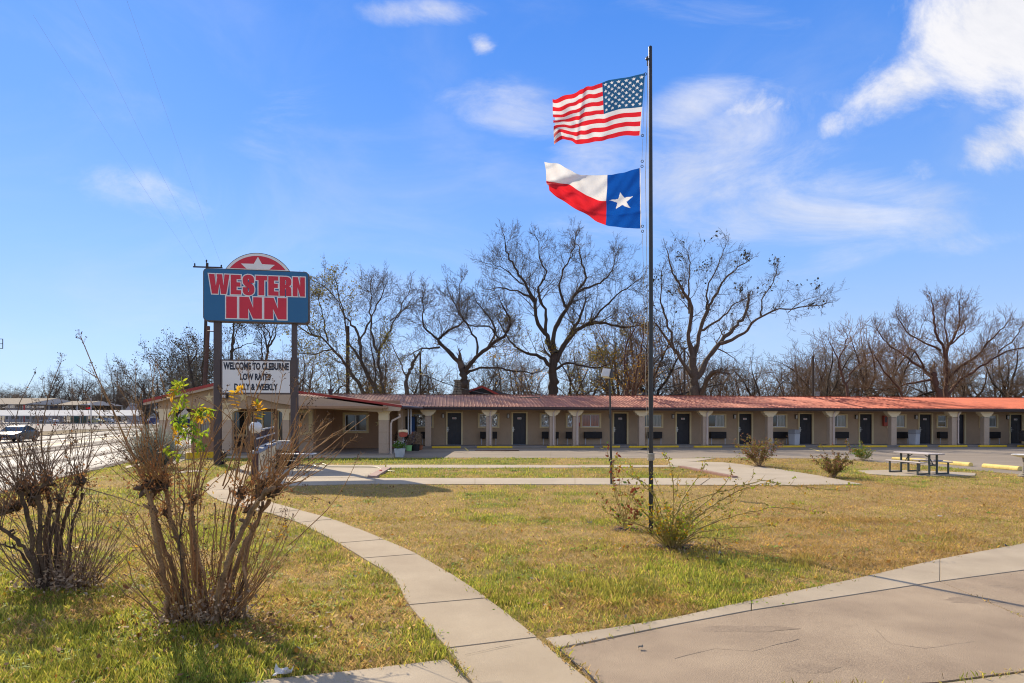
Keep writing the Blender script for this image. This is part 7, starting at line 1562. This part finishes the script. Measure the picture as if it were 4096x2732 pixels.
# ------------------------------------------------------------------ roses and other shrubs
def cane_shrub(name, lab, base_px, Z, canes, seed, leafn, mats_, rc=.006, fill=26, fr=.5, leafL=.03, grp=None):
    rng = np.random.RandomState(seed); base = np.array(G(*base_px)); Zb = base[1]
    def W(px, py, dz=0): s = (Zb + dz) / F; return np.array(((px - CX) * s, Zb + dz, HC - (py - HY) * s))
    o = empty(name, tuple(base)); tag(o, lab, 'shrub', grp); tw = TB(); lp_ = []
    def cane(w, r):
        c = np.array(smooth_curve3(w, 6)); m = len(c); c[1:] += rng.normal(size=(m - 1, 3)) * .006; tw.add(c, np.linspace(r, r * .3, m), 4)
        for i in range(2, m):
            d = norm(c[i] - c[i - 1])
            for k in range(2): t = norm(rng.normal(size=3)); q = c[i] + (c[i - 1] - c[i]) * rng.rand(); tw.add([q, q + t * .012], [.0022, .0005], 3)
            if rng.rand() < .33 and i > m * .3:
                s = norm(d + rng.normal(size=3) * .6 + np.array((0, 0, .3))); L = rng.uniform(.05, .28) * fr * 2; b = c[i] + s * L; tw.add([c[i], c[i] + s * L * .5 + rng.normal(size=3) * .01, b], [r * .4, r * .3, r * .2], 3); lp_.append(b)
            if i > m * .35: lp_.append(c[i])
        lp_.append(c[-1])
    for pts, r in canes:
        dz = rng.uniform(-.5, .5); n = len(pts); w = [W(x, y, dz * i / (n - 1)) - base for i, (x, y) in enumerate(pts)]; w[0] = np.array((w[0][0] * .6, rng.uniform(-.08, .08), -.02)); cane(w, r)
    for i in range(fill):
        a = rng.uniform(0, 6.28); L = rng.uniform(.35, 1.0) * fr * 2; sp = rng.uniform(.2, 1.1); p0 = np.array((rng.normal() * .05, rng.normal() * .05, -.02)); d = norm(np.array((math.cos(a) * sp, math.sin(a) * sp, 1.0))); w = [p0, p0 + d * L * .4 + rng.normal(size=3) * .03, p0 + d * L * .75 + rng.normal(size=3) * .04 , p0 + d * L + np.array((d[0], d[1], -.3)) * .1 * L]; cane(w, rc * rng.uniform(.5, 1))
    tw.build('canes', MT['rose_cane' if mats_[0] != 'leaf_bush' else 'twig_warm'], o)['kind'] = 'stuff'
    lp_ = np.array(lp_); 
    for mt, n, sz in zip(mats_, leafn, (leafL, leafL, leafL * 1.1)):
        idx = rng.randint(0, len(lp_), n); leaves_at('leaves', lp_[idx] + rng.normal(size=(n, 3)) * .025, sz, mt, o, rng, 'stuff')
    nt_ = 260; cp = np.stack([rng.normal(size=nt_) * .22, rng.normal(size=nt_) * .2, np.abs(rng.normal(size=nt_)) * .03], 1); leaves_at('dead_leaves', cp, .02, 'leaf_pale_dry', o, rng, 'stuff')
    return o
leafmat('leaf_redbrown', (.20, .04, .025), .4, col2=(.30, .07, .03)); leafmat('leaf_pinkish', (.42, .14, .11), .45, col2=(.22, .15, .05))
def q7(x, y): return (2200 + x / 2.137, 1700 + y / 2.137)
RC = [[(1040, 1040), (1060, 800), (1200, 650), (1500, 560), (1800, 480), (2000, 510), (2340, 548), (2560, 560)], [(1080, 1040), (1200, 850), (1400, 680), (1600, 570), (1800, 505), (1950, 510)], [(1060, 1040), (1250, 900), (1500, 800), (1800, 720), (1980, 705), (2200, 730), (2350, 745)], [(1060, 1050), (1250, 930), (1450, 890), (1700, 870), (1920, 850)], [(1080, 1045), (1250, 965), (1420, 965), (1600, 990)],
      [(1030, 1040), (1090, 750), (1180, 560), (1280, 430), (1330, 330)], [(1020, 1040), (1060, 700), (1050, 480), (1010, 300), (965, 240)], [(1040, 1040), (1200, 780), (1400, 600), (1520, 470), (1555, 400)], [(1010, 1040), (930, 800), (880, 600), (780, 500), (660, 300)], [(1000, 1040), (900, 850), (800, 740), (700, 600), (560, 560)], [(990, 1040), (870, 900), (700, 830), (520, 770), (440, 680)], [(980, 1040), (800, 900), (600, 860), (400, 790)], [(1030, 1040), (1120, 800), (1140, 650), (1170, 470)], [(1050, 1040), (1300, 800), (1600, 620), (1740, 430)], [(1020, 1040), (950, 750), (860, 540), (700, 440), (600, 360)], [(1030, 1040), (1030, 800), (960, 600), (880, 420)], [(1040, 1040), (1150, 850), (1300, 740), (1450, 690)], [(1060, 1040), (1350, 850), (1550, 740)], [(1020, 1040), (1000, 800), (1080, 600), (1100, 350)]]
cane_shrub('rose_bush', 'sprawling thorny rose bush with long arching green canes in front of the flagpole', q7(1040, 1050), 10, [([q7(*p) for p in c], rnd(.009, .014)) for c in RC], 3, (500, 1000, 420), ('leaf_green', 'leaf_vine', 'leaf_yellow'), fill=44, fr=.42, leafL=.027, rc=.009)
RC2 = [[(645, 890), (600, 700), (545, 500), (545, 340), (490, 250)], [(650, 890), (620, 700), (600, 560), (590, 420)], [(655, 890), (660, 750), (700, 640), (720, 560)], [(650, 890), (560, 600), (530, 420), (580, 230)], [(660, 890), (720, 760), (790, 650)], [(650, 890), (610, 780), (560, 700)], [(645, 890), (650, 700), (680, 480)]]
cane_shrub('rose_bush', 'slim rose bush with dark red leaves between the lamp post and the flagpole', q7(648, 893), 11, [([q7(*p) for p in c], rnd(.008, .012)) for c in RC2], 6, (150, 70, 20), ('leaf_redbrown', 'leaf_vine', 'leaf_deep') if 'leaf_redbrown' in MT else ('leaf_dry', 'leaf_vine', 'leaf_deep'), fill=6, fr=.4, leafL=.042)
cane_shrub('rose_bush', 'full round rose bush with pinkish new leaves before the sixth door', (3036, 1866), 21, [([(3036, 1866), (3010, 1830), (2960, 1790), (2940, 1778)], .009), ([(3036, 1866), (3000, 1850), (2965, 1835)], .007), ([(3040, 1866), (3080, 1810), (3095, 1780), (3105, 1770)], .009), ([(3036, 1866), (3030, 1800), (3000, 1745)], .009), ([(3036, 1866), (3060, 1800), (3065, 1750)], .009), ([(3036, 1866), (3010, 1800), (2975, 1760)], .009)], 13, (1100, 1000, 700), ('leaf_bush', 'leaf_pinkish', 'leaf_vine'), fill=40, fr=.70, leafL=.034)
cane_shrub('rose_bush', 'reddish rose bush right of the paved plaza, left of the small green shrub', (3330, 1910), 18, [([(3330, 1910), (3305, 1860), (3290, 1830)], .008), ([(3330, 1910), (3370, 1850), (3400, 1800), (3385, 1765)], .008), ([(3330, 1910), (3345, 1850), (3330, 1800)], .008), ([(3330, 1910), (3320, 1850), (3285, 1780)], .006)], 14, (1100, 500, 400), ('leaf_bush', 'leaf_pinkish', 'leaf_vine'), fill=36, fr=.48, leafL=.034)
cane_shrub('small_shrub', 'small green shrub left of the picnic table', (3448, 1842), 24, [([(3448, 1842), (3440, 1800), (3442, 1765)], .007), ([(3448, 1842), (3470, 1830), (3482, 1822)], .006)], 15, (700, 500, 100), ('leaf_deep', 'leaf_vine', 'leaf_yellow'), fill=24, fr=.40, leafL=.036)
sg = empty('sage_shrub', G(618, 1872)); tag(sg, 'rounded silvery grey sage shrub beside the highway left of the office', 'shrub'); rg2 = np.random.RandomState(4); tb = TB(); cp = []
for i in range(420):
    a = rg2.uniform(0, 6.28); sp = rg2.uniform(.0, 1.0); d = norm(np.array((math.cos(a) * sp, math.sin(a) * sp, 1.0 - .35 * sp))); L = rg2.uniform(1.1, 1.75) * (1 - .15 * sp); p = np.array((rg2.normal() * .12, rg2.normal() * .12, 0)); pts = [p]
    for k in range(6): d = norm(d + rg2.normal(size=3) * .10); p = p + d * L / 6; pts.append(p)
    tb.add(pts, np.linspace(.009, .003, 7), 3)
    for k in range(1, 7): cp.append(pts[k] + rg2.normal(size=(17, 3)) * .05)
tb.build('stems', MT['twig_grey'], sg)['kind'] = 'stuff'; leaves_at('foliage', np.concatenate(cp), .020, 'leaf_sage', sg, rg2, 'stuff')
# soil under the shrubs
def mound(px, py, rx_, ry_, name='soil_patch'):
    c = G(px, py); rs = np.random.RandomState(int(px)); n = 26; V = [(0, 0, .045)]; Fc = []
    for ring, (f, z) in enumerate(((.5, .035), (.8, .02), (1.05, -.01))):
        for i in range(n): t = 2 * math.pi * i / n; k = f * (1 + .12 * rs.normal()); V.append((rx_ * k * math.cos(t), ry_ * k * math.sin(t), z + .006 * rs.normal()))
    mb = MB(); mb.v = V
    for i in range(n): mb.f.append((0, 1 + i, 1 + (i + 1) % n)); mb.m.append(0)
    for r_ in range(2):
        for i in range(n): a = 1 + r_ * n + i; b = 1 + r_ * n + (i + 1) % n; mb.f.append((a, a + n, b + n, b)); mb.m.append(0)
    o = mb.build(name, MT['dark_soil'], None, True, loc=c); o['kind'] = 'stuff'; MOUNDS.append((c.x, c.y, rx_ * .85, ry_ * .85))
MOUNDS = []
mound(800, 2475, .46, .26); mound(205, 2345, .34, .22); mound(2690, 2187, .36, .24); mound(2505, 2120, .26, .16); mound(3036, 1868, .25, .18); mound(3330, 1912, .22, .16)

# ------------------------------------------------------------------ grass, weeds, fallen leaves
def inpoly(x, y, poly):
    c = np.zeros(len(x), bool); n = len(poly); j = n - 1
    for i in range(n):
        xi, yi = poly[i]; xj, yj = poly[j]
        if yi != yj: c ^= ((yi > y) != (yj > y)) & (x < (xj - xi) * (y - yi) / (yj - yi) + xi)
        j = i
    return c
def lawn_mask(x, y, ragged=0.03, rs=None):
    jx = x + rs.normal(size=len(x)) * ragged; jy = y + rs.normal(size=len(x)) * ragged; bad = np.zeros(len(x), bool)
    for p in PAVED:
        P_ = np.array(p); bb = (jx > P_[:, 0].min() - .05) & (jx < P_[:, 0].max() + .05) & (jy > P_[:, 1].min() - .05) & (jy < P_[:, 1].max() + .05); i = np.where(bb)[0]
        if len(i): bad[i] |= inpoly(jx[i], jy[i], p)
    d = (ROAD_A + ROAD_B * y) - x; bad |= d > -.1; bad |= (y > 31.0) & (x > (640 - CX) / F * 31) & (x < -5.6); bad |= y > 36.5
    for cx, cy, rx_, ry_ in MOUNDS: bad |= (((x - cx) / rx_) ** 2 + ((y - cy) / ry_) ** 2 < 1) & (rs.rand(len(x)) < .85)
    return ~bad
def scatter(n, y0, y1, rs):                            # points inside the view wedge, more of them near the eye
    y = y0 * (y1 / y0) ** rs.rand(n); w = .88 * y + 1.0; x = rs.uniform(-1, 1, n) * w; return x, y
def blades(n, y0, y1, h, w, rs, curl=.5):
    x, y = scatter(n, y0, y1, rs); m = lawn_mask(x, y, .02 + .004 * y0, rs); x, y = x[m], y[m]; n = len(x)
    g = lawn_green(x, y) * 1.0; g = np.clip(.06 + .88 * g + rs.normal(size=n) * .2, 0, 1); dens = .5 * fbm(x * 2.2, y * 2.2, 77, 3) + .5 * vnoise(x * 9, y * 9, 78); keep = rs.rand(n) < np.clip(.1 + 2.6 * (dens - .22), .12, 1); x, y, g = x[keep], y[keep], g[keep]; n = len(x)
    z = gz(x, y); hh = h * rs.uniform(.45, 1.35, n) * (.75 + .55 * g) * (.7 + .7 * fbm(x * 1.1, y * 1.1, 55, 3)); a = rs.uniform(0, 2 * np.pi, n); lean = rs.uniform(.1, 1.0, n) * curl * hh + (1 - g) * hh * .5; la = rs.uniform(0, 2 * np.pi, n)
    dx, dy = np.cos(a) * w * rs.uniform(.6, 1.3, n), np.sin(a) * w * rs.uniform(.6, 1.3, n); tx_, ty = np.cos(la) * lean, np.sin(la) * lean; hz_ = np.sqrt(np.maximum(hh ** 2 - (lean * .8) ** 2, (hh * .25) ** 2))
    V = np.stack([np.stack([x - dx, y - dy, z - .005], 1), np.stack([x + dx, y + dy, z - .005], 1), np.stack([x + tx_ * .35 + dx * .7, y + ty * .35 + dy * .7, z + hz_ * .6], 1), np.stack([x + tx_, y + ty, z + hz_], 1)], 1)
    t = rs.rand(n)[:, None]; br = np.array([.76, .53, .21]) * (1 - t) + np.array([.50, .32, .12]) * t; gr = np.array([.50, .50, .07]) * (1 - t) + np.array([.24, .29, .045]) * t; ye = np.array([.66, .58, .10])
    c = np.where((rs.rand(n) < g)[:, None], gr, br); u = (rs.rand(n) < .25)[:, None]; c = np.where(u, ye * (.6 + .4 * g[:, None]) + np.array([.3, .22, .08]) * .4 * (1 - g[:, None]), c)
    gold = (sstep(.5, .62, fbm(x * .3, y * .3, 31, 3)) * .8 * sstep(-1, 5, x) * (.3 + .7 * rs.rand(n)))[:, None]; c = c * (1 - gold) + np.array([.60, .35, .11]) * gold
    c = c * (rs.uniform(.62, 1.22, n) * (.72 + .5 * vnoise(x * 3.1, y * 3.1, 61)))[:, None]
    return V, c
rs = np.random.RandomState(12); VV = []; CC = []
for n, y0, y1, h, w in ((200000, 3.6, 7.5, .055, .0027), (190000, 7.0, 13, .050, .0042), (150000, 12.5, 22, .05, .0065), (90000, 21, 36, .055, .011)):
    V, c = blades(n, y0, y1, h, w, rs); VV.append(V.reshape(-1, 3)); CC.append(np.repeat(c, 4, 0))
V = np.concatenate(VV); C3 = np.concatenate(CC); C4 = np.concatenate([C3, np.ones((len(C3), 1))], 1); q = np.arange(len(V)).reshape(-1, 4)
gr = link('grass', quick_mesh('grass', V, q, MT['grass_blade'], C4)); tag(gr, kind='stuff')
# clover and weed rosettes
n = 1500; x, y = scatter(n, 4.0, 34, rs); m = lawn_mask(x, y, .02, rs); x, y = x[m], y[m]; g = lawn_green(x, y); kp = rs.rand(len(x)) < .15 + .85 * g; x, y = x[kp], y[kp]; cps = []; 
for xx, yy in zip(x, y):
    k = rs.randint(14, 44); r = rs.uniform(.05, .16) * (1 + .02 * yy); cps.append(np.stack([xx + rs.normal(size=k) * r, yy + rs.normal(size=k) * r * .8, float(gz(xx, yy)) + rs.uniform(.008, .038, k)], 1))
cp = np.concatenate(cps); t = rs.rand(len(cp)); cc = np.array([.17, .28, .03])[None] * (1 - t[:, None]) + np.array([.30, .38, .05])[None] * t[:, None]; cc4 = np.repeat(np.concatenate([cc, np.ones((len(cc), 1))], 1), 4, 0)
def flat_leaves(name, cp, ls, mt, col, rs, asp=.6, tilt=.5):
    n = len(cp); a = rs.uniform(0, 6.28, n); u = np.stack([np.cos(a), np.sin(a), rs.normal(size=n) * tilt * .5], 1); v = np.stack([-np.sin(a), np.cos(a), rs.normal(size=n) * tilt * .5], 1); s = (ls * rs.uniform(.6, 1.4, n))[:, None] if np.isscalar(ls) else ls[:, None]
    V = np.stack([cp - u * s, cp + v * s * asp, cp + u * s, cp - v * s * asp], 1).reshape(-1, 3); return link(name, quick_mesh(name, V, np.arange(4 * n).reshape(-1, 4), mt, col))
tag(flat_leaves('clover', cp, .011 + .0012 * cp[:, 1], MT['ground_leaf'], cc4, rs), kind='stuff')
n = 4200; x, y = scatter(n, 3.8, 26, rs); w_ = np.where(x < 1.5, 1, .45) * (.4 + fbm(x * .9, y * .9, 91, 3)); m = lawn_mask(x, y, .12, rs) & (rs.rand(n) < w_); x, y = x[m], y[m]; n = len(x)
for cx, cy, k, sx_, sy_ in ((baseA[0] + .55, baseA[1] - .35, 420, .75, .42), (baseA[0] - .2, baseA[1] - .25, 160, .5, .3), (baseB[0], baseB[1] - .2, 120, .5, .3), (2.55, 9.9, 160, .6, .4)): x = np.r_[x, cx + rs.normal(size=k) * sx_]; y = np.r_[y, cy + rs.normal(size=k) * sy_]
m = lawn_mask(x, y, .0, rs); x, y = x[m], y[m]; n = len(x)
pal = np.array([[.62, .34, .03], [.50, .22, .03], [.22, .09, .035], [.30, .16, .07], [.45, .36, .26], [.16, .07, .03]]); ci = rs.choice(6, n, p=[.24, .17, .17, .2, .14, .08]); cc4 = np.repeat(np.concatenate([pal[ci] * rs.uniform(.7, 1.15, n)[:, None], np.ones((n, 1))], 1), 4, 0)
tag(flat_leaves('fallen_leaves', np.stack([x, y, gz(x, y) + rs.uniform(.02, .05, n)], 1), rs.uniform(.012, .030, n) * (1 + .03 * y), MT['ground_leaf'], cc4, rs, .62, .9), kind='stuff')
# bits of leaf and grit on the paving
n = 260; x = rs.uniform(-2, 9, n); y = rs.uniform(3.6, 11, n); ci = rs.choice(6, n); cc4 = np.repeat(np.concatenate([pal[ci] * .5, np.ones((n, 1))], 1), 4, 0)
tag(flat_leaves('paving_litter', np.stack([x, y, gz(x, y) + .037], 1), rs.uniform(.002, .010, n), MT['ground_leaf'], cc4, rs, .5, .2), kind='stuff')
def litter(px, py, s, mt, name, lab, cat, z=.03):
    r = np.random.RandomState(int(px)); mb = MB(); n = 5; b = 0
    for i in range(n + 1):
        for j in range(n + 1): mb.v.append(((i / n - .5) * s + r.normal() * s * .06, (j / n - .5) * s * .7 + r.normal() * s * .05, abs(r.normal()) * s * .22))
    for i in range(n):
        for j in range(n):
            a = i * (n + 1) + j; mb.f.append((a, a + 1, a + n + 2, a + n + 1)); mb.m.append(0)
    p = G(px, py); o = mb.build(name, MT[mt], None, loc=(p.x, p.y, p.z + z)); tag(o, lab, cat); return o
litter(1132, 2712, .13, 'paper', 'crumpled_tissue', 'crumpled white tissue lying on the lawn edge at the bottom of the picture', 'tissue'); litter(2358, 2098, .09, 'stone_old', 'scrap', 'small grey scrap lying in the lawn left of the thorny rose bush', 'scrap'); litter(2400, 2163, .05, 'paper', 'paper_scrap', 'little pale paper scrap before the slim rose bush', 'paper'); litter(3760, 2072, .08, 'paper', 'paper_scrap', 'pale paper scrap far out on the golden lawn at the right', 'paper')
litter(2330, 2295, .07, 'leaf_pale_dry', 'curled_leaf', 'large curled pale dead leaf on the lawn, lower middle', 'leaf'); litter(4025, 2192, .06, 'black_metal', 'scrap', 'small black scrap on the drive edge at the far right', 'scrap'); litter(2562, 2603, .045, 'stone_old', 'pebble', 'small pebble lying on the pinkish drive', 'pebble')
